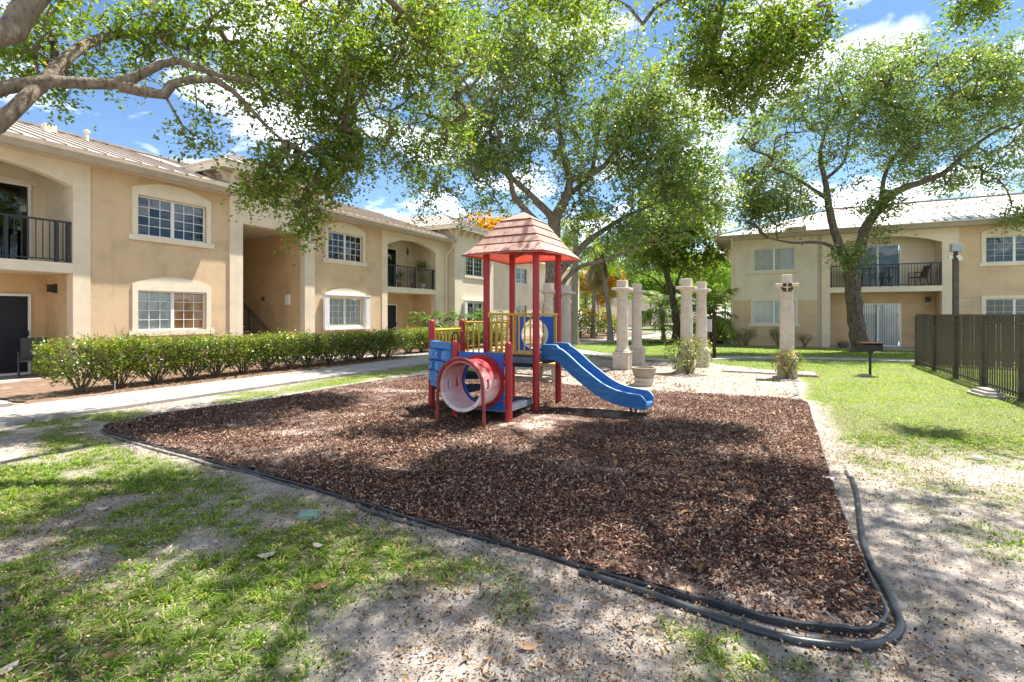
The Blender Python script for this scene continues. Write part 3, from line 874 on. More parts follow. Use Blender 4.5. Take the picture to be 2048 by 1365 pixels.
def roof_plane(parent, a, b_, c, d, mat, name='roof', seam=0.41, seammat=None, clip=None, th=0.05):
    """a,b eave ends; d,c ridge ends (a below d, b below c). Ribs run from eave to ridge."""
    a, b_, c, d = map(Vector, (a, b_, c, d))
    nrm = (b_-a).cross(d-a).normalized()
    if nrm.z < 0: nrm = -nrm
    top = [a, b_, c, d]; bot = [p-nrm*th for p in top]
    o = MB().add(top+bot, [(0,1,2,3),(7,6,5,4),(0,4,5,1),(1,5,6,2),(2,6,7,3),(3,7,4,0)]).build(name, mat, parent)
    L_ = (b_-a).length; n = int(L_/seam); e = (b_-a)/L_
    up = (d-a)-e*((d-a).dot(e)); H = up.length; up = up/H
    dl = (d-a).dot(e); cl = (c-a).dot(e)
    for i in range(1, n):
        s = i*seam
        h = H
        if s < dl: h = H*s/dl
        if s > cl: h = min(h, H*(L_-s)/(L_-cl+1e-9))
        if h < 0.15: continue
        p = a+e*s; q = p+up*h
        MB().bar(p+nrm*0.018-up*0.0, q+nrm*0.018, 0.022, 0.036, nrm).build('roof_seam', seammat or M['seam'], o)
    return o

def bracket_mesh():
    prof = [(0,0),(0,0.34),(-0.34,0.34),(-0.34,0.28),(-0.24,0.25),(-0.15,0.17),(-0.10,0.07),(-0.06,0.0)]
    mb = MB(); n = len(prof); w = 0.055
    vs = [(-w,p[0],p[1]) for p in prof]+[(w,p[0],p[1]) for p in prof]
    fs = [tuple(range(n)), tuple(range(2*n-1,n-1,-1))]+[((i+1) % n, i, n+i, n+(i+1) % n) for i in range(n)]
    return mb.add(vs, fs).mesh('bracket')
BRK = bracket_mesh()

def hip_tower(parent, x0, x1, y0, y1, z, roofmat, over=0.5, rise=1.15, brackets=True):
    """raised bracketed eaves and hip roof"""
    f = MB(); ex0, ex1, ey0, ey1 = x0-over, x1+over, y0-over, y1
    f.box(ex0, ex1, ey0, ey0+0.06, z, z+0.24).box(ex0, ex0+0.06, ey0+0.06, ey1, z, z+0.24).box(ex1-0.06, ex1, ey0+0.06, ey1, z, z+0.24)
    fo = f.build('fascia', M['trim'], parent)
    MB().box(ex0+0.06, ex1-0.06, ey0+0.06, y0+0.0, z+0.03, z+0.06).box(ex0+0.06, x0, y0, ey1, z+0.03, z+0.06).box(x1, ex1-0.06, y0, ey1, z+0.03, z+0.06).build('soffit', M['soffit'], parent)
    w = ex1-ex0; ry = ey0+w/2
    rx0 = ex0+w/2-0.35; rx1 = ex1-w/2+0.35; zt = z+0.24+rise
    roof_plane(parent, (ex0-0.04,ey0-0.04,z+0.24),(ex1+0.04,ey0-0.04,z+0.24),(rx1,ry,zt),(rx0,ry,zt), roofmat)
    roof_plane(parent, (ex0-0.04,ey1,z+0.24),(ex0-0.04,ey0-0.04,z+0.24),(rx0,ry,zt),(rx0,ey1,zt), roofmat)
    roof_plane(parent, (ex1+0.04,ey0-0.04,z+0.24),(ex1+0.04,ey1,z+0.24),(rx1,ey1,zt),(rx1,ry,zt), roofmat)
    if brackets:
        n = int((x1-x0)/0.62)
        for i in range(n+1):
            b_ = link('bracket', BRK, M['trim'], parent); b_.location = (x0+0.06+(x1-x0-0.12)*i/n, y0-0.002, z-0.32)
        for yy in (y0+0.12, y0+0.85):
            b_ = link('bracket', BRK, M['trim'], parent); b_.location = (x0-0.002, yy, z-0.32); b_.rotation_euler = (0,0,R(-90))
            b_ = link('bracket', BRK, M['trim'], parent); b_.location = (x1+0.002, yy, z-0.32); b_.rotation_euler = (0,0,R(90))

def wall_lamp(name, label, loc, rz):
    t = thing(name, label, 'lamp', loc, rz)
    MB().box(-0.09,0.09,-0.03,0,-0.12,0.12).build('back_plate', M['black'], t)
    MB().box(-0.085,0.085,-0.16,-0.032,0.07,0.10).box(-0.085,0.085,-0.16,-0.032,-0.10,-0.085).box(-0.085,-0.07,-0.16,-0.032,-0.085,0.07).box(0.07,0.085,-0.16,-0.032,-0.085,0.07).box(-0.07,0.07,-0.16,-0.15,-0.085,0.07).build('lamp_housing', M['black'], t)
    return t

SLAB0, SLAB1, RAILZ, EAVE = 2.65, 2.90, 3.96, 5.48
def bay(parent, xa, xb, door_r, kinds_up, kinds_lo, posts, step, ornament=None, depth=1.5, pl=(0.37,0.37), wallup='cream', post_off=0.0):
    """arched balcony bay between xa and xb, door right edge at door_r"""
    MB().box(xa-pl[0], xa, -0.03, 0.3, 0, EAVE+0.1).build('pillar', M['cream'], parent)
    MB().box(xb, xb+pl[1], -0.03, 0.3, 0, EAVE+0.1).build('pillar', M['cream'], parent)
    arch_wall(xa, xb, 4.86, 5.24, EAVE+0.1, -0.03, 0.25).build('arch', M['cream'], parent)
    MB().box(xa, xb, -0.035, depth, SLAB0, SLAB1).build('balcony_slab', M['trim'], parent)
    lo = wall_holes(xa, xb, 0, SLAB0, depth, 0.2, [(door_r-1.86, door_r, 0.03, 2.13)])
    lo.build('patio_wall', M['tan2'], parent)
    up = wall_holes(xa, xb, SLAB1, EAVE+0.1, depth, 0.2, [(door_r-1.86, door_r, SLAB1+0.01, SLAB1+2.1)])
    up.build('balcony_wall', M[wallup], parent)
    for x_, sx in ((xa, -1), (xb, 1)):
        x0, x1 = (x_-0.2, x_) if sx < 0 else (x_, x_+0.2)
        MB().box(x0, x1, 0.302, depth+0.2, 0, SLAB0).build('side_wall', M['tan2'], parent)
        MB().box(x0, x1, 0.302, depth+0.2, SLAB0+0.002, EAVE+0.1).build('side_wall', M[wallup], parent)
    MB().box(xa, xb, 0.24, depth, EAVE-0.02, EAVE+0.05).build('balcony_ceiling', M['soffit'], parent)
    MB().box(xa, xb, -0.3, depth, 0, 0.03).build('patio_floor', M['concrete'], parent)
    slider(parent, door_r-1.86, door_r, 0.03, 2.13, depth, kinds_lo)
    slider(parent, door_r-1.86, door_r, SLAB1+0.01, SLAB1+2.1, depth, kinds_up)
    MB().box(door_r-2.0, door_r+0.12, depth-0.05, depth-0.001, SLAB1+2.1, SLAB1+2.2).build('door_head', M['trim'], parent)
    railing(parent, xa+0.01, xb-0.01, 0.06, SLAB1, RAILZ, step, posts, None, ornament)

def eaves(parent, x0, x1, over=0.44):
    MB().box(x0, x1, -over, 0.0, EAVE, EAVE+0.03).build('soffit', M['soffit'], parent)
    prof = [(-over,EAVE-0.02),(-over,EAVE+0.2),(-over-0.15,EAVE+0.2),(-over-0.15,EAVE+0.14),(-over-0.10,EAVE-0.02)]
    mb = MB(); n = len(prof)
    vs = [(x0,p[0],p[1]) for p in prof]+[(x1,p[0],p[1]) for p in prof]
    mb.add(vs, [tuple(range(n-1,-1,-1)), tuple(range(n,2*n))]+[(i,(i+1) % n,n+(i+1) % n,n+i) for i in range(n)])
    mb.build('gutter', M['fascia'], parent)

# ------------------------------------------------------------------ left building
lb = thing('apartment_building', 'two-storey tan stucco apartment building with arched window trims beside the footpath on the left', 'building', P0, ROT_L)
WIN = [(1.13, 2.28), (3.84, 4.98)]
wall_holes(-1.11, 2.68, 0, EAVE+0.1, 0, 0.2, [(0, 1.93, *WIN[0]), (0, 1.93, *WIN[1])]).build('wall', M['tan'], lb)
wall_holes(6.14, 9.97, 0, EAVE+0.1, 0, 0.2, [(6.83, 8.76, *WIN[0]), (6.83, 8.76, *WIN[1])]).build('wall', M['tan'], lb)
wall_holes(-9.5, -5.74, 0, EAVE+0.1, 0, 0.2, [(-8.4, -6.5, *WIN[0]), (-8.4, -6.5, *WIN[1])]).build('wall', M['tan'], lb)
for (a, b_) in ((0, 1.93), (6.83, 8.76), (-8.4, -6.5)):
    trim(lb, a, b_, WIN[1][0], WIN[1][1], 0, (5.17, 5.42))
    trim(lb, a, b_, WIN[0][0], WIN[0][1], 0, (2.46, 2.70))
window(lb, 0, 1.93, *WIN[1], 0, 3, 4, ('dark','curtain'), 'glassdark')
window(lb, 0, 1.93, *WIN[0], 0, 3, 4, ('slat','wood'), 'glass')
window(lb, 6.83, 8.76, *WIN[1], 0, 3, 4, ('dark','slat'), 'glassdark')
window(lb, 6.83, 8.76, *WIN[0], 0, 3, 4, ('slat','slat'), 'glass')
for z in WIN: window(lb, -8.4, -6.5, *z, 0, 3, 4, ('dark','dark'), 'glassdark')
# folded storm shutters beside the far lower window
sh = MB()
for x_ in (6.83-0.30, 8.76+0.06):
    for k in range(5): sh.box(x_+k*0.048, x_+k*0.048+0.04, -0.17, -0.04, WIN[0][0]-0.1, WIN[0][1]+0.08)
sh.box(6.83-0.30, 8.76+0.30, -0.19, -0.04, WIN[0][1]+0.085, WIN[0][1]+0.14).box(6.83-0.30, 8.76+0.30, -0.19, -0.065, WIN[0][0]-0.17, WIN[0][0]-0.105)
sh.build('storm_shutter', M['white'], lb)
bay(lb, -5.37, -1.48, -1.79, ('reflect','reflect'), ('screen','screen'), (-1.55, -1.78, -2.72, -3.6, -4.5), 0.13)
bay(lb, 10.34, 14.12, 12.75, ('reflect','blind'), ('blind','screen'), (10.9, 12.5, 14.0), 0.11)
MB().box(14.49, 15.3, 0.0, 0.25, 0, EAVE+0.1).build('wall', M['cream'], lb)
# stairwell portal
wall_holes(2.68, 6.14, 0, 6.3, -0.05, 0.25, [(3.14, 5.67, 0, 4.66)]).build('portal_wall', M['cream'], lb)
MB().box(5.67, 5.87, 0.202, 5.2, 0, 4.9).build('stairwell_wall', M['tan2'], lb)
MB().box(2.94, 3.14, 0.202, 5.2, 0, 4.9).build('stairwell_wall', M['tan2'], lb)
MB().box(2.94, 5.87, 5.2, 5.4, 0, 4.9).build('stairwell_wall', M['tan2'], lb)
MB().box(3.14, 5.67, 0.202, 5.2, 4.68, 4.8).build('stairwell_ceiling', M['soffit'], lb)
MB().box(2.9, 5.9, 0.0, 5.2, 0, 0.035).build('stairwell_floor', M['concrete'], lb)
for i in range(13):
    MB().box(3.7, 4.86, 0.95+0.27*i, 0.95+0.27*i+0.30, 0.04+0.185*i+0.13, 0.04+0.185*i+0.185).build('stair_tread', M['concrete'], lb)
sr = MB(); z_at = lambda y: 0.94+(y-0.93)*0.70
sr.bar((4.92,0.85,z_at(0.85)), (4.92,4.2,z_at(4.2)), 0.05, 0.05)
sr.bar((4.92,0.95,z_at(0.95)-0.14), (4.92,4.2,z_at(4.2)-0.14), 0.025, 0.03).bar((4.92,0.95,z_at(0.95)-0.80), (4.92,4.2,z_at(4.2)-0.80), 0.025, 0.03)
srl = sr.build('stair_railing', M['bronze'], lb)
for i in range(26):
    y = 1.0+i*0.12; MB().box(4.911, 4.929, y-0.009, y+0.009, z_at(y)-0.80, z_at(y)-0.02).build('baluster', M['bronze'], srl)
for y in (0.93, 2.1, 3.4): MB().box(4.89, 4.95, y-0.03, y+0.03, 0.035, z_at(y)-0.02).build('post', M['bronze'], srl)
MB().box(2.66, 6.16, -0.11, -0.052, 5.60, 5.75).build('cornice_band', M['trim'], lb)
for x_ in (2.68, 4.2, 5.96): MB().box(x_, x_+0.18, -0.09, -0.052, 5.752, 6.3).build('cornice_strip', M['trim'], lb)
MB().box(2.70, 2.9, 0.2, 4.0, 5.0, 6.3).box(5.92, 6.12, 0.2, 4.0, 5.0, 6.3).build('tower_wall', M['cream'], lb)
hip_tower(lb, 2.68, 6.14, -0.05, 4.0, 6.3, M['metalroof'], 0.5, 0.95)
SL = 1.9/5.65
def front_roof(parent, x0, x1, y0, mat, ridge=5.0, base=None):
    z0 = 5.70+(y0+0.66)*SL
    return roof_plane(parent, (x0,y0,z0), (x1,y0,z0), (x1,ridge,7.6), (x0,ridge,7.6), mat)
front_roof(lb, -10.0, 2.66, -0.54, M['metalroof'])
front_roof(lb, 2.662, 6.158, 0.25, M['metalroof'])
front_roof(lb, 6.16, 15.6, -0.54, M['metalroof'])
eaves(lb, -10.0, 2.66); eaves(lb, 6.16, 15.28)
roof_plane(lb, (15.6,10.6,5.7), (-10.0,10.6,5.7), (-10.0,5.002,7.6), (15.6,5.002,7.6), M['metalroof'], seam=1.2)
MB().bar((-10,5.0,7.63), (15.6,5.0,7.63), 0.22, 0.05).build('ridge_cap', M['seam'], lb)
MB().box(-9.5, 15.3, 10.0, 10.2, 0, 5.6).build('back_wall', M['tan'], lb)
MB().box(-9.7, -9.5, 0, 10.0, 0, 5.6).build('end_wall', M['tan'], lb)
MB().box(-0.75, -0.45, 3.6, 3.85, 7.0, 7.38).build('roof_vent', M['trim'], lb)
MB().lathe([(0.05,0),(0.05,0.35),(0.09,0.36),(0.09,0.42),(0.02,0.45)], (0.55,4.2,7.25), 10).build('vent_pipe', M['trim'], lb)
MB().tube([(14.95,-0.62,EAVE-0.02),(14.95,-0.55,EAVE-0.25),(15.0,-0.15,EAVE-0.62),(15.0,-0.06,EAVE-0.9),(15.0,-0.06,0.1)], 0.045, 8).build('downspout', M['cream'], lb, True)
# wall lights
wall_lamp('wall_lantern', 'black box lantern on the tan wall of the left patio', LB(-1.48-0.001, -0.9, 2.28), ROT_L-R(90))
sc = thing('stair_sconce', 'white wedge wall light on the stairwell wall', 'lamp', LB(5.67-0.001, -0.87, 2.15), ROT_L-R(90))
MB().prism([(-0.10,-0.18),(0.10,-0.18),(0.10,0.20),(-0.10,0.20)], -0.09, 0.0).build('shade', M['lampglass'], sc)
MB().box(-0.07, 0.07, -0.055, 0.0, 0.202, 0.23).build('cap', M['white'], sc)
nm = thing('wall_plaque', 'small dark round plaque above the stair rail', 'plaque', LB(5.67-0.001, -2.35, 2.22), ROT_L-R(90))
MB().tube([(0,-0.001,0),(0,-0.03,0)], 0.09, 16).build('disc', M['bronze'], nm)

# ------------------------------------------------------------------ cream wing beyond
wg = thing('apartment_wing', 'pale cream stucco wing with bracketed eaves behind the playground tower', 'building', P0, ROT_L)
wall_holes(15.3, 19.6, 0, 6.25, -0.45, 0.2, [(16.4, 18.33, *WIN[0]), (16.4, 18.33, *WIN[1])]).build('wall', M['pale'], wg)
MB().box(15.302, 15.5, -0.248, 6.0, 0, 6.25).box(19.4, 19.598, -0.248, 6.0, 0, 6.25).build('side_wall', M['pale'], wg)
for z in WIN:
    window(wg, 16.4, 18.33, *z, -0.45, 3, 4, ('dark','dark' if z == WIN[1] else 'slat'), 'glassdark' if z == WIN[1] else 'glass')
    trim(wg, 16.4, 18.33, z[0], z[1], -0.45, None, 0.1, M['pale'])
sh = MB()
for x_ in (16.1, 18.39):
    for k in range(5): sh.box(x_+k*0.048, x_+k*0.048+0.04, -0.62, -0.49, WIN[0][0]-0.1, WIN[0][1]+0.08)
sh.box(16.1, 18.63, -0.64, -0.49, WIN[0][1]+0.085, WIN[0][1]+0.14).build('storm_shutter', M['white'], wg)
hip_tower(wg, 15.3, 19.6, -0.45, 6.0, 6.25, M['metalroof'], 0.5, 1.15)
wall_holes(19.602, 30.0, 0, EAVE+0.1, 0.3, 0.2, [(24.2, 26.1, *WIN[0]), (24.2, 26.1, *WIN[1])]).build('wall', M['pale'], wg)
for z in WIN: window(wg, 24.2, 26.1, *z, 0.3, 3, 4, ('dark','dark'), 'glassdark', True)
for (a, b_) in ((30.0, 33.2), (34.4, 37.2)):
    arch_wall(a+0.3, b_, 4.2, 4.95, EAVE+0.1, 0.3, 0.25).build('arch', M['pale'], wg)
    MB().box(a, a+0.3, 0.3, 0.6, 0, EAVE+0.1).build('pillar', M['pale'], wg)
    MB().box(a, b_, 0.25, 1.6, SLAB0, SLAB1).build('balcony_slab', M['trim'], wg)
    MB().box(a, b_, 1.6, 1.8, 0, EAVE+0.1).build('balcony_wall', M['pale'], wg)
    MB().box(a+0.9, b_-0.7, 1.55, 1.6, SLAB1, SLAB1+2.1).box(a+0.9, b_-0.7, 1.55, 1.6, 0, 2.1).build('dark_door', M['screen'], wg)
MB().box(33.2, 34.4, 0.3, 0.6, 0, EAVE+0.1).build('wall', M['pale'], wg)
MB().box(37.2, 37.6, 0.3, 8.0, 0, EAVE+0.1).build('end_wall', M['pale'], wg)
roof_plane(wg, (19.9,-0.35,5.7),(38.1,-0.35,5.7),(33.5,5,7.6),(19.9,5,7.6), M['metalroof'], seam=0.8)
MB().box(19.9, 38.0, -0.36, 0.3, EAVE, EAVE+0.2).build('fascia', M['trim'], wg)

# ------------------------------------------------------------------ right building
rb = thing('apartment_building', 'two-storey beige stucco apartment building with white metal roof behind the oak on the right', 'building', Q0, ROT_R)
holesA = [(1.08, 2.96, *WIN[0]), (1.08, 2.96, *WIN[1])]
wall_holes(0, 3.92, 2.32, EAVE+0.1, 0, 0.2, [holesA[1]]).build('upper_wall', M['pale'], rb)
# lower wall: rusticated courses with grooves
zc = [0, 0.38, 0.77, 1.16, 1.55, 1.94, 2.318]
for i in range(6):
    h = [(1.08, 2.96, max(zc[i], WIN[0][0]), min(zc[i+1]-0.018, WIN[0][1]))]
    h = [q for q in h if q[3] > q[2]]
    if h and h[0][2] <= zc[i] and h[0][3] >= zc[i+1]-0.018:
        MB().box(0, 1.08, -0.012, 0.188, zc[i], zc[i+1]-0.018).build('lower_course', M['tan'], rb)
        MB().box(2.96, 3.92, -0.012, 0.188, zc[i], zc[i+1]-0.018).build('lower_course', M['tan'], rb)
    else: wall_holes(0, 3.92, zc[i], zc[i+1]-0.018, -0.012, 0.2, h).build('lower_course', M['tan'], rb)
wall_holes(0.01, 3.91, 0, 2.30, 0.004, 0.15, [holesA[0]]).build('lower_wall', M['tan2'], rb)
for z in WIN:
    window(rb, 1.08, 2.96, *z, 0, 3, 4, ('blind','blind') if z == WIN[0] else ('slat','blind'), 'glass', True)
    trim(rb, 1.08, 2.96, z[0], z[1], 0, None, 0.13, M['trim'] if z == WIN[0] else M['pale'])
MB().box(3.92, 4.10, 0.02, 0.3, 0, EAVE+0.1).build('corner_strip', M['soffit'], rb)
bay(rb, 4.46, 8.72, 7.45, ('blind','blind'), ('blind','blind'), (4.5, 5.2, 6.05, 7.15, 8.35, 8.68), 0.115, (6.62, 3.55, 0.22), 1.1, (0.36, 0.58))
wall_holes(9.302, 16.0, 0, EAVE+0.1, 0, 0.2, [(10.2, 12.1, *WIN[0]), (10.2, 12.1, *WIN[1])]).build('wall', M['tan'], rb)
for z in WIN:
    window(rb, 10.2, 12.1, *z, 0, 3, 4, ('blind','blind'), 'glass', True)
trim(rb, 10.2, 12.1, *WIN[1], 0, (5.17, 5.42)); trim(rb, 10.2, 12.1, *WIN[0], 0, None)
MB().box(9.35, 10.0, -0.012, 0.0, 2.33, 2.345).box(9.35, 10.0, -0.012, 0.0, 1.94, 1.955).build('wall_joint', M['fascia'], rb)
MB().box(-0.002, 0.2, 0.202, 10.0, 0, EAVE+0.1).build('end_wall', M['pale'], rb)
MB().box(0.2, 16, 10.0, 10.2, 0, EAVE+0.1).build('back_wall', M['pale'], rb)
eaves(rb, -0.6, 16.2)
MB().box(-0.75, -0.6, -0.75, 10.6, EAVE-0.02, EAVE+0.2).build('fascia', M['fascia'], rb)
MB().box(-0.6, 0.0, 0.0, 10.6, EAVE, EAVE+0.03).build('soffit', M['soffit'], rb)
roof_plane(rb, (-0.68,-0.68,5.70),(16.2,-0.68,5.70),(16.2,5,7.6),(5.0,5,7.6), M['metalroof2'])
roof_plane(rb, (-0.68,10.7,5.70),(-0.68,-0.68,5.70),(5.0,5,7.6),(5.0,5.02,7.6), M['metalroof2'])
MB().bar((-0.68,-0.68,5.74), (5.0,5.0,7.64), 0.16, 0.05).build('hip_cap', M['seam'], rb)
MB().bar((5.0,5.0,7.64), (16.2,5.0,7.64), 0.2, 0.05).build('ridge_cap', M['seam'], rb)
for yy in (1.25, 3.1):
    zz = 5.70+(yy+0.68)*1.9/5.68
    MB().bar((yy+0.4,yy,zz+0.012), (16.2,yy,zz+0.012), 0.05, 0.03).build('roof_lap', M['seam'], rb)
MB().box(2.6, 3.4, -0.78, -0.2, EAVE+0.202, EAVE+0.40).build('eave_box', M['fascia'], rb)
MB().tube([(0.08,-0.7,EAVE),(0.08,-0.5,EAVE-0.2),(0.07,-0.06,EAVE-0.55),(0.07,-0.06,0.05)], 0.045, 8).build('downspout', M['cream'], rb, True)
wall_lamp('wall_lantern', 'black box lantern on the tan wall under the right balcony', RB(8.45, -1.1+0.001, 2.30), ROT_R)
# ------------------------------------------------------------------ playground structure
PS = 0.93
ps_rz = R(-28)
ps = thing('playground_structure', 'red, blue and yellow playground set with roofed tower, tunnel and slide on the mulch', 'playground', (0.388, 8.08, 0), ps_rz)
S3 = PS*math.sqrt(3)/2
FR, FL, BR, BL = (0,0), (-PS,0), (0,PS), (-PS,PS)
P4, P2 = (0,-PS), (-PS,-PS)
P1 = (-PS-S3, -PS/2); P3 = (-PS-S3, PS/2)
def post(p, h, r=0.055, dome=True):
    prof = [(r,-0.05),(r,h-0.06)]
    if dome: prof += [(r*0.98,h-0.04),(r*0.86,h-0.018),(r*0.6,h-0.004),(0.002,h)]
    else: prof += [(r,h)]
    MB().lathe(prof, (p[0],p[1],0), 20).build('post', M['red'], ps, True)
for p in (FR, FL, BR, BL): post(p, 2.72, dome=False)
for p in (P1, P3): post(p, 1.51)
for p in (P2, P4): post(p, 1.20)
# bolt heads on the posts where decks and panels are clamped
for p, zs in ((FR,(0.84,0.20,1.58)), (P4,(0.20,0.33,0.90)), (P2,(0.20,0.33,0.90)), (P1,(0.46,1.10)), (FL,(0.84,)), (BR,(0.84,))):
    for z in zs:
        MB().tube([(p[0]-0.022,p[1]-0.050,z),(p[0]-0.026,p[1]-0.062,z)], 0.011, 6).build('bolt', M['deckrim'], ps)
# tower deck, low deck, three winder steps around the front left post
def deck(name, poly, z0, z1, ribs=None):
    o = MB().slab(poly, z0, z1-0.012).build(name, M['deckrim'], ps)
    cx = sum(p[0] for p in poly)/len(poly); cy = sum(p[1] for p in poly)/len(poly)
    pl = [(cx+(p[0]-cx)*0.985, cy+(p[1]-cy)*0.985) for p in poly]
    MB().slab(pl, z1-0.012, z1).build('deck_mat', M['navy'], o)
    return o
i_ = 0.045
deck('tower_deck', [(-PS+i_,i_),(-i_,i_),(-i_,PS-i_),(-PS+i_,PS-i_)], 0.80, 0.91)
MB().box(-PS+0.06, -0.06, 0.0, 0.03, 0.735, 0.80).build('deck_beam', M['navy'], ps)
deck('low_deck', [(-PS+i_,-PS+0.05),(-i_,-PS+0.05),(-i_,-i_),(-PS+i_,-i_)], 0.155, 0.26)
for k, (A, B_) in enumerate(((P2,P1),(P1,P3),(P3,BL))):
    z = 0.42+0.16*k
    st = MB().slab([FL, B_, A][::1], z-0.085, z-0.012).build('step', M['navy'], ps)
    # raised tread ribs across the step
    rib = MB()
    a = Vector((*A,0)); b_ = Vector((*B_,0)); c = Vector((*FL,0))
    for j in range(9):
        t = 0.12+0.095*j
        p = c.lerp(a, t); q = c.lerp(b_, t)
        rib.bar(p+Vector((0,0,z-0.006)), q+Vector((0,0,z-0.006)), 0.05, 0.014)
    rib.build('tread_rib', M['navy'], st)

def barrier(a, b_, z0, z1, n, name='barrier', r=0.019, inset=0.05, drop=0.0):
    a = Vector((*a,0)); b_ = Vector((*b_,0)); d = (b_-a).normalized()
    a2 = a+d*inset; b2 = b_-d*inset
    o = MB().tube([a2+Vector((0,0,z1)), b2+Vector((0,0,z1))], r*1.15, 10).build(name, M['yellow'], ps, True)
    MB().tube([a2+Vector((0,0,z0)), b2+Vector((0,0,z0))], r, 10).build('bottom_rail', M['yellow'], o, True)
    for i in range(n):
        t = (i+0.5)/n
        p = a2.lerp(b2, t)
        MB().tube([p+Vector((0,0,z0)), p+Vector((0,0,z1))], r*0.78, 8, False).build('bar', M['yellow'], o, True)
    for q in (a2, b2):
        s = 1 if q is a2 else -1
        MB().tube([q+Vector((0,0,z1+0.03)), q+Vector((0,0,z1-0.05))], r*1.7, 8).build('clamp', M['yellow'], o, True)
    return o
barrier(FL, FR, 0.955, 1.60, 8)
barrier(P3, BL, 0.84, 1.45, 8)
barrier(P1, P3, 0.66, 1.33, 8)
# slide hood loops
lp = MB()
for yy in (0.10, PS-0.10):
    lp.tube([(0.0,yy,0.93),(0.0,yy,1.60)], 0.017, 8)
lp.tube([(0.0,0.10,1.60),(0.0,PS-0.05,1.60)], 0.02, 8)
lp.build('slide_handrail', M['yellow'], ps, True)

def panel_hole(x0, x1, z0, z1, cx, cz, r, y0, y1, n=48, bev=0.0):
    """flat panel with a round hole"""
    mb = MB(); ring = []; outp = []
    def clampray(a):
        dx, dz = math.cos(a), math.sin(a); t = 1e9
        if dx > 1e-9: t = min(t, (x1-cx)/dx)
        if dx < -1e-9: t = min(t, (x0-cx)/dx)
        if dz > 1e-9: t = min(t, (z1-cz)/dz)
        if dz < -1e-9: t = min(t, (z0-cz)/dz)
        return (cx+dx*t, cz+dz*t)
    angs = sorted(set([2*math.pi*i/n for i in range(n)]+[math.atan2(q-cz, p-cx) % (2*math.pi) for p in (x0,x1) for q in (z0,z1)]))
    for a in angs:
        ring.append((cx+r*math.cos(a), cz+r*math.sin(a))); outp.append(clampray(a))
    N = len(angs)
    vs = [(p[0],y0,p[1]) for p in ring]+[(p[0],y0,p[1]) for p in outp]+[(p[0],y1,p[1]) for p in ring]+[(p[0],y1,p[1]) for p in outp]
    fs = []
    for i in range(N):
        j = (i+1) % N
        fs += [(i,N+i,N+j,j),(2*N+j,3*N+j,3*N+i,2*N+i),(i,j,2*N+j,2*N+i),(N+j,N+i,3*N+i,3*N+j)]
    return mb.add(vs, fs)
# round-window panel at the back of the tower, in a yellow frame
bpn = panel_hole(-PS+0.10, -0.09, 0.93, 1.56, -PS/2, 1.24, 0.275, PS-0.012, PS+0.012).build('porthole_panel', M['blue'], ps)
MB().tube([(-PS+0.05,PS,1.60),(-0.05,PS,1.60)], 0.022, 8).tube([(-PS+0.05,PS,0.90),(-0.05,PS,0.90)], 0.02, 8).tube([(-PS+0.08,PS,0.90),(-PS+0.08,PS,1.60)], 0.016, 8).tube([(-0.07,PS,0.90),(-0.07,PS,1.60)], 0.016, 8).build('panel_frame', M['yellow'], bpn, True)
# tunnel panel between the two short front posts
TX, TZ = -PS/2, 0.60
tp = panel_hole(-PS+0.075, -0.075, 0.19, 1.03, TX, TZ, 0.30, -PS-0.014, -PS+0.014).build('tunnel_panel', M['blue'], ps)
for x_ in (-PS+0.06, -0.06):
    for z in (0.33, 0.90): MB().tube([(x_-0.035,-PS-0.02,z),(x_+0.035,-PS-0.02,z)], 0.018, 8).build('panel_clamp', M['red'], tp, True)
# tunnel: plastic shell, faded towards white by the sun, with hand slots
def tunnel_mat():
    m, nt, b, out = nmat('faded_red_plastic'); L = nt.links.new
    tc = nt.nodes.new("ShaderNodeTexCoord")
    sp = nt.nodes.new("ShaderNodeSeparateXYZ"); L(tc.outputs["Object"], sp.inputs[0])
    n = nt.nodes.new("ShaderNodeTexNoise"); n.inputs["Scale"].default_value = 4.0; n.inputs["Detail"].default_value = 5
    mp = nt.nodes.new("ShaderNodeMapping"); mp.inputs["Scale"].default_value = (1,0.35,1.3); L(tc.outputs["Object"], mp.inputs[0]); L(mp.outputs[0], n.inputs["Vector"])
    a = nt.nodes.new("ShaderNodeMapRange"); a.inputs[1].default_value = 1.0; a.inputs[2].default_value = 0.24; a.inputs[3].default_value = -0.18; a.inputs[4].default_value = 0.62
    L(sp.outputs["Z"], a.inputs[0])
    y = nt.nodes.new("ShaderNodeMapRange"); y.inputs[1].default_value = -0.95; y.inputs[2].default_value = -1.45; y.inputs[3].default_value = -0.12; y.inputs[4].default_value = 0.15
    L(sp.outputs["Y"], y.inputs[0])
    s1 = nt.nodes.new("ShaderNodeMath"); s1.operation = 'ADD'; L(a.outputs[0], s1.inputs[0]); L(y.outputs[0], s1.inputs[1])
    s2 = nt.nodes.new("ShaderNodeMath"); s2.operation = 'MULTIPLY_ADD'; s2.inputs[1].default_value = 1.1; s2.inputs[2].default_value = -0.42
    L(n.outputs["Fac"], s2.inputs[0])
    s3 = nt.nodes.new("ShaderNodeMath"); s3.operation = 'ADD'; L(s1.outputs[0], s3.inputs[0]); L(s2.outputs[0], s3.inputs[1])
    r = nt.nodes.new("ShaderNodeValToRGB"); e = r.color_ramp.elements
    e[0].position = 0.0; e[0].color = (0.50,0.03,0.035,1); e[1].position = 0.62; e[1].color = (0.74,0.63,0.60,1)
    k = e.new(0.26); k.color = (0.62,0.27,0.27,1)
    L(s3.outputs[0], r.inputs[0]); L(r.outputs[0], b.inputs["Base Color"]); b.inputs["Roughness"].default_value = 0.5
    return m
M['tunnel'] = tunnel_mat()
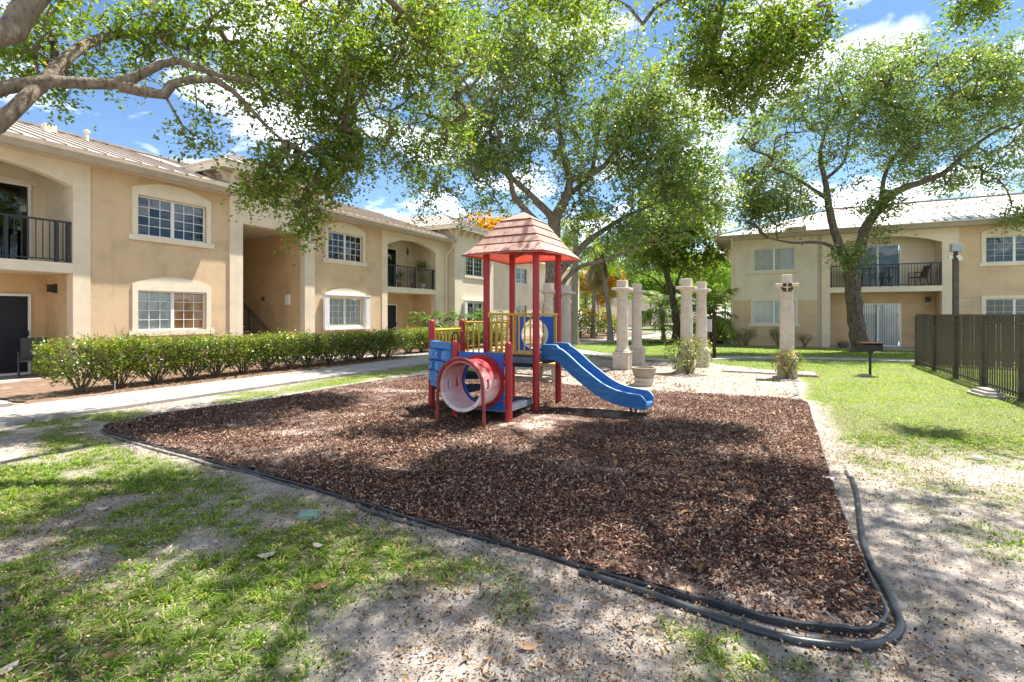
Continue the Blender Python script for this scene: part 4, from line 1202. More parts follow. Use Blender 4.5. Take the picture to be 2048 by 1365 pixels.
def tunnel_mesh():
    mb = MB(); NA, NL = 72, 16; y0, y1 = -PS-0.02, -PS-0.53; ro, ri = 0.345, 0.328
    def hole(i, j):
        a = (i+0.5)*360/NA; jj = j
        for c in (3.0, 183.0):
            d = abs((a-c+180) % 360-180)
            if d < 13 and jj in (3, 4, 10, 11): return True
        return False
    idx_ = lambda i, j, s: ((i % NA)*(NL+1)+j)*2+s
    vs = []
    for i in range(NA):
        a = 2*math.pi*i/NA
        for j in range(NL+1):
            y = y0+(y1-y0)*j/NL
            for r in (ro, ri): vs.append((TX+r*math.cos(a), y, TZ+r*math.sin(a)))
    fs = []
    for i in range(NA):
        for j in range(NL):
            if hole(i, j): continue
            fs += [(idx_(i,j,0),idx_(i,j+1,0),idx_(i+1,j+1,0),idx_(i+1,j,0)), (idx_(i,j,1),idx_(i+1,j,1),idx_(i+1,j+1,1),idx_(i,j+1,1))]
            for (di, dj, e) in ((0,-1,((i,j),(i+1,j))),(0,1,((i,j+1),(i+1,j+1))),(-1,0,((i,j),(i,j+1))),(1,0,((i+1,j),(i+1,j+1)))):
                jn = j+dj
                if jn < 0 or jn >= NL or hole((i+di) % NA, jn):
                    (p, q) = e
                    fs.append((idx_(*p,0),idx_(*q,0),idx_(*q,1),idx_(*p,1)))
    return mb.add(vs, fs)
tn = tunnel_mesh().build('tunnel', M['tunnel'], ps, True)
def ring(r0, r1, y0, y1, n=60):
    mb = MB(); vs = []; fs = []
    for i in range(n):
        a = 2*math.pi*i/n
        for (r, y) in ((r0,y0),(r1,y0),(r1,y1),(r0,y1)): vs.append((TX+r*math.cos(a), y, TZ+r*math.sin(a)))
    for i in range(n):
        j = (i+1) % n
        for k in range(4): fs.append((i*4+k, i*4+(k+1) % 4, j*4+(k+1) % 4, j*4+k))
    return mb.add(vs, fs)
ring(0.328, 0.405, -PS-0.035, -PS-0.016).build('inner_flange', M['red'], tn, True)
ring(0.322, 0.368, -PS-0.545, -PS-0.515).build('outer_flange', M['tunnel'], tn, True)
arch = [(TX-0.395, -PS-0.57, -0.04), (TX-0.380, -PS-0.57, 0.45)]
for k in range(0, 13):
    a = math.pi-math.pi*k/12; arch.append((TX+0.372*math.cos(a), -PS-0.57, TZ+0.01+0.372*math.sin(a)))
arch += [(TX+0.380, -PS-0.57, 0.45), (TX+0.395, -PS-0.57, -0.04)]
MB().tube(arch, 0.0245, 12).build('tunnel_leg_frame', M['redrust'], ps, True)
bl = MB()
for k in range(10):
    a = 2*math.pi*(k+0.5)/10; bl.tube([(TX+0.352*math.cos(a), -PS-0.545, TZ+0.352*math.sin(a)), (TX+0.352*math.cos(a), -PS-0.553, TZ+0.352*math.sin(a))], 0.008, 6)
bl.build('bolt', M['deckrim'], tn)
# noughts-and-crosses panel between the left posts
pa = Vector((*P2,0)); pb = Vector((*P1,0)); pd = (pb-pa).normalized(); pn = Vector((pd.y,-pd.x,0))
if pn.dot(Vector((-1,-1,0))) < 0: pn = -pn
LP = (pb-pa).length
gpan = MB()
pu = lambda u, z, o=0.0: pa+pd*u+pn*o+Vector((0,0,z))
gpan.bar(pu(0.06,1.10), pu(LP-0.06,1.10), 0.11, 0.11)
gobj = gpan.build('game_panel', M['bluelite'], ps)
MB().bar(pu(0.06,0.46), pu(LP-0.06,0.46), 0.10, 0.09).build('bottom_bar', M['bluelite'], gobj)
cw = (LP-0.16)/3
for c in range(3):
    for r_ in range(3):
        u = 0.08+cw*(c+0.5); zb = 0.515+r_*0.178
        cy = MB().tube([pu(u,zb), pu(u,zb+0.162)], cw*0.47, 20).build('game_cylinder', M['blue' if (c+r_) % 2 else 'bluelite'], gobj, True)
        z = zb+0.082; o_ = cw*0.47+0.003
        mk = MB(); s = 0.05
        if (c*2+r_) % 3 != 1:
            pts = []
            for k in range(17):
                a = 2*math.pi*k/16; uu = s*math.cos(a); off = math.sqrt(max(0,(cw*0.47)**2-uu*uu))+0.003
                pts.append(pu(u+uu, z+s*math.sin(a), off))
            mk.tube(pts, 0.011, 6, False)
        else:
            for (sa, sb) in (((-s,-s),(s,s)),((-s,s),(s,-s))):
                pts = []
                for k in range(7):
                    t = k/6; uu = sa[0]+(sb[0]-sa[0])*t; off = math.sqrt((cw*0.47)**2-uu*uu)+0.003
                    pts.append(pu(u+uu, z+sa[1]+(sb[1]-sa[1])*t, off))
                mk.tube(pts, 0.010, 6)
        mk.build('game_mark', M['mark'], cy, True)
MB().tube([pu(0.12,1.12,-0.12), pu(0.13,1.24,-0.12), pu(0.20,1.31,-0.12), pu(0.30,1.31,-0.12), pu(0.37,1.24,-0.12), pu(0.38,1.12,-0.12)], 0.013, 8).build('grab_loop', M['black'], ps, True)
# slide
def slide_profile():
    fl = [(0.02,0.905),(0.22,0.905),(0.30,0.88),(0.42,0.79),(0.58,0.655),(0.77,0.515),(0.94,0.40),(1.09,0.325),(1.24,0.275),(1.41,0.245),(1.58,0.228),(1.71,0.215)]
    p = catmull([(a,0,b_) for a, b_ in fl], 4)
    return p
def slide_mesh():
    prof = slide_profile(); n = len(prof); yc = PS/2; hw = 0.255
    sec = []
    for i, p in enumerate(prof):
        d = (prof[min(i+1,n-1)]-prof[max(i-1,0)]).normalized(); up = Vector((-d.z,0,d.x))
        h = 0.155
        if i > n-4: h = 0.155-0.028*(i-(n-4))
        if p.x < 0.25: h = 0.19
        def q(y, k, extra=0): 
            v = p+up*k; return Vector((v.x, yc+y, v.z))
        # closed section: outer wall up, rim over, inner wall down, floor, inner up, rim, outer down, underside
        sec.append([q(-hw-0.03,-0.05), q(-hw-0.03,h), q(-hw-0.018,h+0.012), q(-hw+0.012,h+0.012), q(-hw+0.022,h-0.01), q(-hw+0.045,0.02), q(-hw+0.085,0.0),
                    q(hw-0.085,0.0), q(hw-0.045,0.02), q(hw-0.022,h-0.01), q(hw-0.012,h+0.012), q(hw+0.018,h+0.012), q(hw+0.03,h), q(hw+0.03,-0.05)])
    m_ = len(sec[0]); body = MB(); lip = MB()
    vs = [v for s in sec for v in s]
    fs = []; lf = []
    for i in range(n-1):
        for k in range(m_):
            k2 = (k+1) % m_
            f_ = (i*m_+k, i*m_+k2, (i+1)*m_+k2, (i+1)*m_+k)
            (lf if k in (2,10) else fs).append(f_)
    fs.append(tuple(range(m_))); fs.append(tuple((n-1)*m_+k for k in range(m_-1,-1,-1)))
    body.add(vs, fs); lip.add(vs, lf)
    return body, lip, sec
sb, sl, sec = slide_mesh()
slo = sb.build('slide', M['blueside'], ps, True)
sl.build('slide_rim', M['bluepale'], slo, True)
MB().box(0.06, 0.16, 0.10, PS-0.10, 0.80, 0.853).build('slide_bracket', M['navy'], slo)
for yy in (PS/2-0.14, PS/2+0.14):
    MB().tube([(1.46,yy,-0.04),(1.46,yy,0.12),(1.44,yy,0.20)], 0.017, 8).build('slide_leg', M['navy'], slo, True)
# tower roof: bell-shaped tiers of moulded plastic
def roof_mat():
    m, nt, b, out = nmat('faded_roof_plastic'); L = nt.links.new
    tc = nt.nodes.new("ShaderNodeTexCoord")
    n = nt.nodes.new("ShaderNodeTexNoise"); n.inputs["Scale"].default_value = 3.0; n.inputs["Detail"].default_value = 6; n.inputs["Roughness"].default_value = 0.65
    mp = nt.nodes.new("ShaderNodeMapping"); mp.inputs["Scale"].default_value = (3,3,0.8); L(tc.outputs["Object"], mp.inputs[0]); L(mp.outputs[0], n.inputs["Vector"])
    r = nt.nodes.new("ShaderNodeValToRGB"); e = r.color_ramp.elements
    e[0].position = 0.3; e[0].color = (0.36,0.21,0.165,1); e[1].position = 0.72; e[1].color = (0.60,0.47,0.40,1)
    k = e.new(0.5); k.color = (0.47,0.315,0.255,1)
    L(n.outputs[0], r.inputs[0]); L(r.outputs[0], b.inputs["Base Color"]); b.inputs["Roughness"].default_value = 0.62
    t = nt.nodes.new("ShaderNodeBsdfTranslucent"); t.inputs[0].default_value = (0.85,0.06,0.035,1)
    mx = nt.nodes.new("ShaderNodeMixShader"); mx.inputs[0].default_value = 0.20
    L(b.outputs[0], mx.inputs[1]); L(t.outputs[0], mx.inputs[2]); L(mx.outputs[0], out.inputs[0])
    return m
M['roofplastic'] = roof_mat()
rprof = [(1.0,2.585),(0.75,2.775),(0.63,2.915),(0.485,3.07),(0.37,3.205),(0.0,3.375)]
hx, hy = 0.745, 0.835; rcx, rcy = -PS/2+0.02, PS/2
rroot = None
for i in range(5):
    (r0, z0), (r1, z1) = rprof[i], rprof[i+1]
    z0b = z0-(0.0 if i == 0 else 0.010); r0b = r0+(0.0 if i == 0 else 0.030)
    def rect(r, z, sag=0.0):
        pts = []
        cs = [(-hx,-hy),(hx,-hy),(hx,hy),(-hx,hy)]
        for k in range(4):
            a, b_ = cs[k], cs[(k+1) % 4]
            for j in range(6):
                t = j/6; pts.append((rcx+r*(a[0]+(b_[0]-a[0])*t), rcy+r*(a[1]+(b_[1]-a[1])*t), z+sag*math.sin(math.pi*t)))
        return pts
    A = rect(r0b, z0b, 0.022 if i == 0 else 0.004); B_ = rect(max(r1,0.004), z1)
    A2 = [(p[0]*1,p[1]*1,p[2]-(0.028 if i == 0 else 0.0)) for p in A]
    mb = MB(); N = len(A)
    mb.add(A2+A+B_, [(k,(k+1) % N,N+(k+1) % N,N+k) for k in range(N)]+[(N+k,N+(k+1) % N,2*N+(k+1) % N,2*N+k) for k in range(N)])
    o = mb.build('roof' if i == 0 else 'roof_tier', M['roofplastic'], ps if i == 0 else rroot)
    if i == 0: rroot = o
    else:
        # lap in bare dark red under each tier
        C2 = rect(r0b-0.004, z0b-0.026)
        MB().add(A+C2, [(k,N+k,N+(k+1) % N,(k+1) % N) for k in range(N)]).build('roof_lap', M['lapred'], rroot)
E0 = rect(1.004, 2.565, 0.022); E1 = rect(1.004, 2.588, 0.022); E2 = rect(0.965, 2.565, 0.022)
N = len(E0)
MB().add(E0+E1+E2, [(k,(k+1) % N,N+(k+1) % N,N+k) for k in range(N)]+[(2*N+k,2*N+(k+1) % N,(k+1) % N,k) for k in range(N)]).build('roof_rim', M['redrust'], rroot)
MB().bar((-PS,0,2.66), (0,PS,2.66), 0.05, 0.04).bar((-PS,PS,2.655), (0,0,2.655), 0.05, 0.04).build('roof_brace', M['redrust'], rroot)

# ------------------------------------------------------------------ stone columns
def column(label, loc, rz, broken=False):
    t = thing('stone_column', label, 'column', (loc[0], loc[1], 0.015), rz, 'stone columns round the sand patio')
    pl = MB().bevbox(-0.225,0.225,-0.225,0.225,-0.03,0.47,0.012).build('plinth', M['coral'], t)
    MB().bevbox(-0.238,0.238,-0.238,0.238,0.471,0.515,0.012).build('plinth_cap', M['coral'], pl)
    MB().lathe([(0.205,0.515),(0.215,0.535),(0.205,0.565),(0.185,0.58),(0.178,0.60),(0.166,0.63),(0.163,0.70),(0.158,1.4),(0.146,2.05),(0.142,2.12)], (0,0,0), 32).build('shaft', M['coral'], t, True)
    cp = MB().lathe([(0.142,2.121),(0.155,2.13),(0.157,2.15),(0.148,2.16),(0.150,2.19),(0.17,2.22),(0.205,2.25),(0.225,2.275)], (0,0,0), 32).build('capital', M['coral'], t, True)
    if not broken:
        MB().bevbox(-0.25,0.25,-0.25,0.25,2.276,2.345,0.012).build('abacus', M['coral'], cp)
        MB().bevbox(-0.135,0.135,-0.135,0.135,2.346,2.56,0.01).build('top_block', M['coral'], t)
    else:
        MB().bevbox(-0.26,-0.10,-0.25,0.25,2.276,2.355,0.012).bevbox(0.10,0.26,-0.25,0.25,2.276,2.355,0.012).bevbox(-0.10,0.10,0.02,0.25,2.276,2.355,0.012).build('abacus', M['coral'], cp)
        MB().box(-0.098,0.098,-0.19,0.018,2.15,2.345).box(-0.13,0.13,-0.19,-0.10,2.20,2.27).build('broken_core', M['brokenstone'], cp)
        MB().tube([(0,-0.19,2.16),(0,-0.19,2.36)], 0.018, 6).build('tie_rod', M['coral'], cp)
        MB().bevbox(-0.115,0.115,-0.10,0.13,2.356,2.58,0.012).build('top_block', M['coral'], t)
    return t
crz = ROT_R
for lab, p, bk in (('stone column directly behind the tower, left of its back right post', (1.15,15.7), False),
                   ('stone column just right of the tower roof post, set furthest left in the back row', (1.83,16.85), False),
                   ('front stone column of the pair left of the concrete urn', (3.18,14.4), False),
                   ('rear stone column of the pair left of the concrete urn', (3.98,15.95), False),
                   ('front stone column rising behind the flowering bush', (4.80,13.75), False),
                   ('rear stone column of the pair behind the flowering bush', (5.72,15.1), False),
                   ('lone stone column on the right with a broken capital', (6.93,12.6), True)):
    column(lab, p, crz, bk)

# ------------------------------------------------------------------ concrete urn
ur = thing('concrete_urn', 'weathered concrete bowl planter on a pale ring base at the end of the slide', 'planter', (2.93, 11.1, 0.02))
MB().lathe([(0.24,0.0),(0.245,0.02),(0.235,0.045),(0.20,0.07),(0.195,0.09),(0.215,0.115),(0.225,0.145),(0.215,0.175),(0.19,0.185)], (0,0,0), 36).build('urn_base', M['coral'], ur, True)
MB().lathe([(0.185,0.186),(0.215,0.20),(0.235,0.25),(0.25,0.31),(0.258,0.36),(0.268,0.37),(0.27,0.40),(0.235,0.402),(0.228,0.37),(0.222,0.35),(0.05,0.348)], (0,0,0), 36).build('urn_bowl', M['oldconcrete'], ur, True)
MB().lathe([(0.34,-0.02),(0.35,0.006),(0.30,0.012)], (0.0,0.0,0), 24).build('base_disc', M['oldconcrete'], ur)

# ------------------------------------------------------------------ charcoal grill
gr = thing('park_grill', 'black charcoal grill on a post in the sunny lawn', 'grill', (9.31, 13.0, 0), R(-20))
MB().lathe([(0.036,-0.05),(0.036,0.66)], (0,0,0), 14).build('post', M['black'], gr, True)
MB().lathe([(0.05,0.58),(0.08,0.60),(0.10,0.655)], (0,0,0), 14).build('collar', M['black'], gr)
fb = MB().box(-0.25,0.25,-0.19,0.19,0.656,0.675).box(-0.25,-0.235,-0.19,0.19,0.676,0.85).box(0.235,0.25,-0.19,0.19,0.676,0.85).box(-0.235,0.235,0.175,0.19,0.676,0.85).box(-0.235,0.235,-0.19,-0.175,0.676,0.80).build('firebox', M['black'], gr)
gt = MB()
for i in range(17): gt.bar((-0.23+i*0.029,-0.22,0.862), (-0.23+i*0.029,0.17,0.862), 0.008, 0.008)
gt.box(-0.30,0.30,-0.235,-0.222,0.85,0.872).box(-0.30,0.30,0.172,0.185,0.85,0.872)
gt.build('grate', M['rust'], gr)
for sx in (-1, 1):
    h = MB()
    for k in range(4): h.bar((sx*(0.27+0.02*k),-0.17+0.11*k,0.62), (sx*(0.27+0.02*k),-0.17+0.11*k,0.86), 0.012, 0.012)
    h.bar((sx*0.262,-0.2,0.86), (sx*0.335,0.18,0.86), 0.016, 0.016).bar((sx*0.262,-0.2,0.64), (sx*0.335,0.18,0.64), 0.016, 0.016)
    h.build('side_grid', M['black'], gr)
gr.scale = (0.86,0.86,1.0)
gs = tag(MB().lathe([(0.16,-0.01),(0.155,0.03),(0.10,0.055),(0.002,0.06)], (9.12,12.93,0), 12).build('footing_stone', M['concrete'], None, True), 'pale lump of concrete at the foot of the grill post', 'stone')

# ------------------------------------------------------------------ picket fence on the right
fc = thing('picket_fence', 'dark brown metal picket fence along the lawn on the right', 'fence', (12.8, 15.8, 0), math.atan2(-D.y, -D.x))
FLEN = 1.85*5
MB().box(-0.02, FLEN, -0.03, 0.03, 1.565, 1.60).build('top_rail', M['bronze'], fc)
MB().box(-0.02, FLEN, -0.045, 0.012, 1.415, 1.445).build('upper_rail', M['bronze'], fc)
MB().box(-0.02, FLEN, -0.012, 0.03, 0.10, 0.14).build('bottom_rail', M['bronze'], fc)
pk = MB().box(-0.041, 0.041, -0.003, 0.003, 0.02, 1.564).mesh('picket')
n = int(FLEN/0.125)
for i in range(n):
    xx = 0.05+i*0.125
    if abs((xx+0.0) % 1.85) < 0.06 or abs((xx % 1.85)-1.85) < 0.06: continue
    o = link('picket', pk, M['bronze'], fc); o.location = (xx, 0.030, random.uniform(-0.006,0.006)); o.rotation_euler = (0,0,random.uniform(-0.04,0.04))
for i in range(6): MB().box(i*1.85-0.045, i*1.85+0.045, -0.05, 0.05, -0.05, 1.564).build('post', M['bronze'], fc)
# return of the fence towards the right building
for i in range(26):
    o = link('picket', pk, M['bronze'], fc); o.location = (0.026, 0.12+i*0.1, 0); o.rotation_euler = (0,0,R(90))
MB().box(-0.03, 0.03, 0.06, 2.7, 1.567, 1.598).box(-0.02, 0.02, 0.06, 2.7, 0.10, 0.14).build('return_rail', M['bronze'], fc)
# floodlight on a bronze pole behind the fence
fp = thing('floodlight_pole', 'bronze pole with grey box and white security lights behind the fence', 'light pole', (15.97, 18.0, 0), R(-25))
MB().box(-0.075,0.075,-0.075,0.075,-0.05,3.72).build('pole', M['bronze'], fp)
MB().bevbox(-0.15,0.17,-0.16,0.10,3.86,4.14,0.02).build('light_box', M['greybox'], fp)
MB().box(-0.05,0.06,-0.05,0.05,3.721,3.858).build('bracket', M['black'], fp)
for k, (dx, dz) in enumerate(((-0.16,3.68),(0.06,3.70),(0.10,3.62))):
    sp_ = MB(); sp_.tube([(dx,-0.08,dz),(dx-0.02,-0.16,dz-0.03),(dx-0.03,-0.21,dz-0.05)], [0.03,0.06,0.065], 12).build('spotlight', M['white'], fp, True)
MB().tube([(-0.22,-0.09,3.66),(-0.22,-0.16,3.62)], 0.03, 8).build('sensor', M['black'], fp)
# stepped concrete block by the fence
cb = thing('concrete_block', 'stepped pale concrete block lying beside the fence', 'block', (9.30, 9.75, 0), math.atan2(-D.y,-D.x)+R(8))
MB().slab([(-0.42,-0.16),(-0.26,-0.24),(0.26,-0.24),(0.36,-0.12),(0.36,0.14),(-0.36,0.14)], -0.02, 0.05).build('base', M['concrete'], cb)
MB().bevbox(-0.28,0.28,-0.17,0.11,0.051,0.105,0.012).build('middle_step', M['concrete'], cb)
MB().bevbox(-0.24,0.20,-0.10,0.08,0.106,0.15,0.012).build('top_step', M['concrete'], cb)

# ------------------------------------------------------------------ signs, lights, pots, furniture
sp = thing('sign_post', 'dark brown wooden sign post with a white panel on the back lawn', 'post', (7.2, 17.8, 0), R(12))
MB().lathe([(0.06,-0.05),(0.06,0.3),(0.068,0.31),(0.068,0.36),(0.055,0.37),(0.05,1.0),(0.05,1.62),(0.066,1.63),(0.066,1.70),(0.03,1.72),(0.05,1.76),(0.02,1.81)], (0,0,0), 14).build('post', M['brownpost'], sp, True)
for z in (1.02, 1.32): MB().box(-0.11,-0.045,-0.02,0.02,z,z+0.05).build('bracket', M['brownpost'], sp)
MB().box(-0.135,-0.111,-0.02,0.35,0.98,1.42).build('sign_panel', M['white'], sp)

pl_ = thing('path_light', 'small metal solar path light by the right patio', 'lamp', gp(1792,705).to_tuple())
MB().lathe([(0.012,-0.04),(0.012,0.26),(0.03,0.27),(0.03,0.33),(0.075,0.335),(0.06,0.365),(0.01,0.38)], (0,0,0), 12).build('stake', M['greybox'], pl_, True)

def leafy(nm, parent, center, rad, n, size, mat, seed=1, up=0.3, shell=0.5):
    r = np.random.default_rng(seed)
    d = r.normal(size=(n,3)); d /= np.linalg.norm(d, axis=1)[:,None]
    rr = (shell+(1-shell)*r.random(n))[:,None]
    p = np.array(center)+d*rr*np.array(rad)
    return leaves_obj(nm, parent, p, size, mat, r, up)

def leaf_arrays(p, size, r, up=0.3, width=0.52, jitter=0.48):
    n = len(p)
    nrm = r.normal(size=(n,3)); nrm[:,2] = np.abs(nrm[:,2])+up; nrm /= np.linalg.norm(nrm, axis=1)[:,None]
    t = r.normal(size=(n,3)); t -= (t*nrm).sum(1)[:,None]*nrm; t /= np.linalg.norm(t, axis=1)[:,None]
    s = np.cross(nrm, t)
    L_ = (size*(1-jitter+2*jitter*r.random(n)))[:,None]
    fold = nrm*L_*0.10
    v = np.stack([p-t*L_*0.5, p+s*L_*width*0.5+fold-t*L_*0.05, p+t*L_*0.5, p-s*L_*width*0.5+fold-t*L_*0.05], 1)
    return v.reshape(-1,3)

def leaves_obj(nm, parent, p, size, mat, r, up=0.3, width=0.42, rnd=None):
    v = leaf_arrays(p, size, r, up, width)
    n = len(p)
    rv = r.random(n) if rnd is None else rnd
    me = np_mesh(nm, v, np.arange(4*n), 4, np.repeat(rv, 4))
    return link(nm, me, mat, parent)

pt = thing('flower_pot', 'wide grey pot of small yellow flowers by the right pillar', 'plant pot', RB(4.95, 0.35, 0.0).to_tuple())
MB().lathe([(0.17,0.0),(0.20,0.04),(0.24,0.19),(0.26,0.2),(0.255,0.23),(0.22,0.22),(0.02,0.20)], (0,0,0), 20).build('pot', M['greypot'], pt, True)
leafy('flowers', pt, (0,0,0.27), (0.25,0.25,0.08), 120, 0.06, M['yellowbush'], 3)

def patio_chair(name, label, loc, rz, mat, group=None):
    """metal arm chair facing local -y"""
    t = thing(name, label, 'chair', loc, rz, group)
    MB().bevbox(-0.25,0.25,-0.25,0.24,0.40,0.44,0.015).build('seat', mat, t)
    bk = MB(); m_ = Matrix.Translation((0,0.25,0.44)) @ Matrix.Rotation(R(-16), 4, 'X')
    bk.bevbox(-0.25,0.25,-0.015,0.02,0.0,0.55,0.01, m_).build('backrest', mat, t)
    for sx in (-1, 1):
        MB().bar((sx*0.27,-0.22,0.0), (sx*0.27,-0.22,0.63), 0.03).build('leg', M['black'], t)
        MB().bar((sx*0.27,0.34,0.0), (sx*0.27,0.23,0.40), 0.03).bar((sx*0.27,0.23,0.40),(sx*0.27,0.31,0.66),0.03).build('leg', M['black'], t)
        MB().bar((sx*0.27,-0.25,0.64), (sx*0.27,0.32,0.66), 0.05, 0.025).build('armrest', M['black'], t)
        MB().tube([(sx*0.27,-0.22,0.0),(sx*0.27,0.06,0.05),(sx*0.27,0.34,0.0)], 0.012, 6).build('stretcher', M['black'], t)
    return t
patio_chair('patio_chair', 'grey sling chair half hidden behind the hedge at the left patio', LB(-2.05,-0.55,0.03), ROT_L-R(20), M['sling'])
patio_chair('patio_chair', 'black metal armchair at the right end of the right balcony', RB(7.95,-0.55,SLAB1), ROT_R-R(75), M['sling'], 'balcony armchairs')
patio_chair('patio_chair', 'black metal armchair behind the oak trunk on the right balcony', RB(5.55,-0.55,SLAB1), ROT_R+R(75), M['sling'], 'balcony armchairs')
tb = thing('side_table', 'small black metal table between the two balcony armchairs', 'table', RB(6.75,-0.5,SLAB1), ROT_R)
MB().bevbox(-0.28,0.28,-0.2,0.2,0.45,0.48,0.01).build('table_top', M['black'], tb)
for sx in (-1, 1):
    for sy in (-1, 1): MB().tube([(sx*0.24,sy*0.16,0.0),(sx*0.17,sy*0.13,0.2),(sx*0.20,sy*0.15,0.45)], 0.016, 6).build('leg', M['black'], tb)
MB().bar((-0.17,0,0.2), (0.17,0,0.2), 0.02).build('stretcher', M['black'], tb)

# left far balcony plants
def potted(label, loc, h, n, size, mat, seed, pot='terracotta'):
    t = thing('potted_plant', label, 'plant', loc, 0, 'plants on the left balcony')
    MB().lathe([(0.10,0.0),(0.14,0.24),(0.155,0.245),(0.155,0.28),(0.13,0.275),(0.02,0.26)], (0,0,0), 16).build('pot', M[pot], t, True)
    MB().tube([(0,0,0.25),(0.02,0.01,0.25+h*0.5)], 0.012, 6).build('stem', M['twig'], t)
    leafy('foliage', t, (0,0,0.28+h*0.5), (h*0.45,h*0.45,h*0.55), n, size, mat, seed, 0.2, 0.2)
potted('green potted plant at the left of the far balcony', LB(10.8,-0.45,SLAB1), 0.55, 160, 0.09, M['bigleaf'], 5, 'greypot')
potted('leafy potted plant in the middle of the far balcony', LB(11.7,-0.4,SLAB1), 0.65, 200, 0.09, M['bigleaf'], 6)
potted('pink flowering potted plant on the far balcony', LB(12.7,-0.35,SLAB1), 0.85, 220, 0.07, M['pink'], 7)
potted('yellow-green potted plant at the right end of the far balcony', LB(13.5,-0.4,SLAB1), 0.6, 200, 0.09, M['yellowbush'], 8, 'white')
hp = thing('hanging_plant', 'trailing green plant in a basket at the right of the far balcony arch', 'plant', LB(13.6,-0.55,4.05))
MB().lathe([(0.02,0.0),(0.13,0.06),(0.16,0.16),(0.15,0.17),(0.02,0.15)], (0,0,0), 14).build('basket', M['twig'], hp, True)
leafy('foliage', hp, (0,0,0.12), (0.42,0.42,0.38), 420, 0.09, M['oak'], 12, 0.2, 0.2)
MB().tube([(0.0,0,0.15),(0,0,1.40)], 0.006, 5).build('cord', M['black'], hp)
bf = thing('bird_feeder', 'green bird-shaped hanger dangling in the far balcony arch', 'ornament', LB(12.2,-0.3,4.75))
MB().lathe([(0.01,-0.2),(0.05,-0.12),(0.07,-0.02),(0.04,0.08),(0.05,0.13),(0.01,0.19)], (0,0,0), 10).build('body', M['bigleaf'], bf, True)
MB().tube([(-0.14,0,0.62),(-0.12,0,0.38),(0,0,0.18),(0.12,0,0.38),(0.14,0,0.62)], 0.008, 5).build('wire_loop', M['black'], bf)

# picnic table behind the tower
pc = thing('picnic_table', 'concrete and wood picnic table in the shade behind the tower', 'table', (0.35, 12.6, 0.02), R(-28))
for x_ in (-0.62, 0.62):
    MB().bar((x_,-0.55,0.0), (x_,-0.18,0.68), 0.09, 0.07).bar((x_,0.55,0.0), (x_,0.18,0.68), 0.09, 0.07).bar((x_,-0.70,0.38),(x_,0.70,0.38),0.06,0.08).build('leg', M['wood'], pc)
for k in range(5): MB().box(-0.95,0.95,-0.37+k*0.15,-0.37+k*0.15+0.14,0.685,0.725).build('table_plank', M['tablewood'], pc)
for sy in (-1, 1):
    for k in range(2): MB().box(-0.95,0.95,sy*0.66-0.14+k*0.145,sy*0.66-0.14+k*0.145+0.135,0.425,0.46).build('bench_plank', M['tablewood'], pc)
bn = thing('bench', 'low bench with concrete legs between the tower and the slide', 'bench', (1.02, 11.6, 0.02), R(-28))
MB().bevbox(-0.28,0.28,-0.17,0.17,0.40,0.45,0.01).build('seat', M['tablewood'], bn)
for x_ in (0.0,): MB().bevbox(-0.09,0.09,-0.07,0.07,-0.02,0.399,0.01).build('leg', M['coral'], bn)

# drain pipe on the back lawn and a valve lid in the grass
dp = MB().tube(catmull([px(1298,688,27.2)*1.0, px(1325,687,27.3), px(1350,684.5,27.6), px(1366,682,28.0), px(1385,681.5,28.2), px(1406,684,27.8), px(1428,685,27.6), px(1446,687,27.4)], 4), 0.11, 10)
tag(dp.build('drain_pipe', M['black'], None, True), 'black corrugated drain pipe lying across the back lawn', 'pipe')
vl = thing('valve_cover', 'small round pale green valve lid in the foreground grass', 'cover', gp(617,1032).to_tuple())
MB().lathe([(0.075,-0.03),(0.075,0.018),(0.066,0.026),(0.002,0.027)], (0,0,0), 24).build('lid', M['greenlid'], vl, True)
MB().lathe([(0.092,-0.03),(0.092,0.014),(0.078,0.016),(0.078,0.0)], (0,0,0), 24).build('rim', M['greenlid'], vl, True)
# irrigation stake by the hedge
st = thing('stake', 'thin pale stake standing in the bed at the near end of the hedge', 'stake', gp(229,790).to_tuple())
MB().tube([(0,0,-0.05),(-0.02,0.03,0.28)], 0.011, 6).build('rod', M['concrete'], st)

# ------------------------------------------------------------------ mulch edging
def strip(name, pts, h, th, mat, label=None, z=0.0, wob=0.0022):
    """upright edging band with thickness along a ground line"""
    mb = MB(); P = catmull(pts, 5); n = len(P); vs = []
    for i, p in enumerate(P):
        d = (P[min(i+1,n-1)]-P[max(i-1,0)]); d.z = 0; d.normalize(); s = Vector((d.y,-d.x,0))
        hz = h+wob*math.sin(i*1.7)+wob*0.7*math.sin(i*0.41+1); tl = 0.25*th*math.sin(i*0.6)
        base = Vector((p.x,p.y,z-0.02))
        vs += [base-s*th/2, base+s*th/2, base+s*(th*0.7+tl)+Vector((0,0,hz+0.012)), base+s*tl+Vector((0,0,hz+0.02)), base-s*(th*0.7-tl)+Vector((0,0,hz+0.012))]
    fs = [(0,1,2,3,4)]+[tuple((n-1)*5+k for k in (4,3,2,1,0))]
    for i in range(n-1):
        for k in range(5): fs.append((i*5+k, i*5+(k+1) % 5, (i+1)*5+(k+1) % 5, (i+1)*5+k))
    mb.add(vs, fs)
    return mb.build(name, mat, None, True)
ii = lambda a, b_: [gp(*p) for p in inner_px[a:b_]]
e1 = tag(strip('edging_strip', ii(8,22), 0.048, 0.016, M['edging']), 'thin black edging strip inside the tube at the near right mulch corner', 'edging')
e2 = tag(strip('edging_strip', ii(0,9), 0.034, 0.014, M['edging']), 'thin black edging strip along the front left side of the mulch', 'edging')
e3 = tag(strip('edging_strip', ii(21,30), 0.030, 0.013, M['edging2']), 'low dusty edging strip along the far right side of the mulch', 'edging')
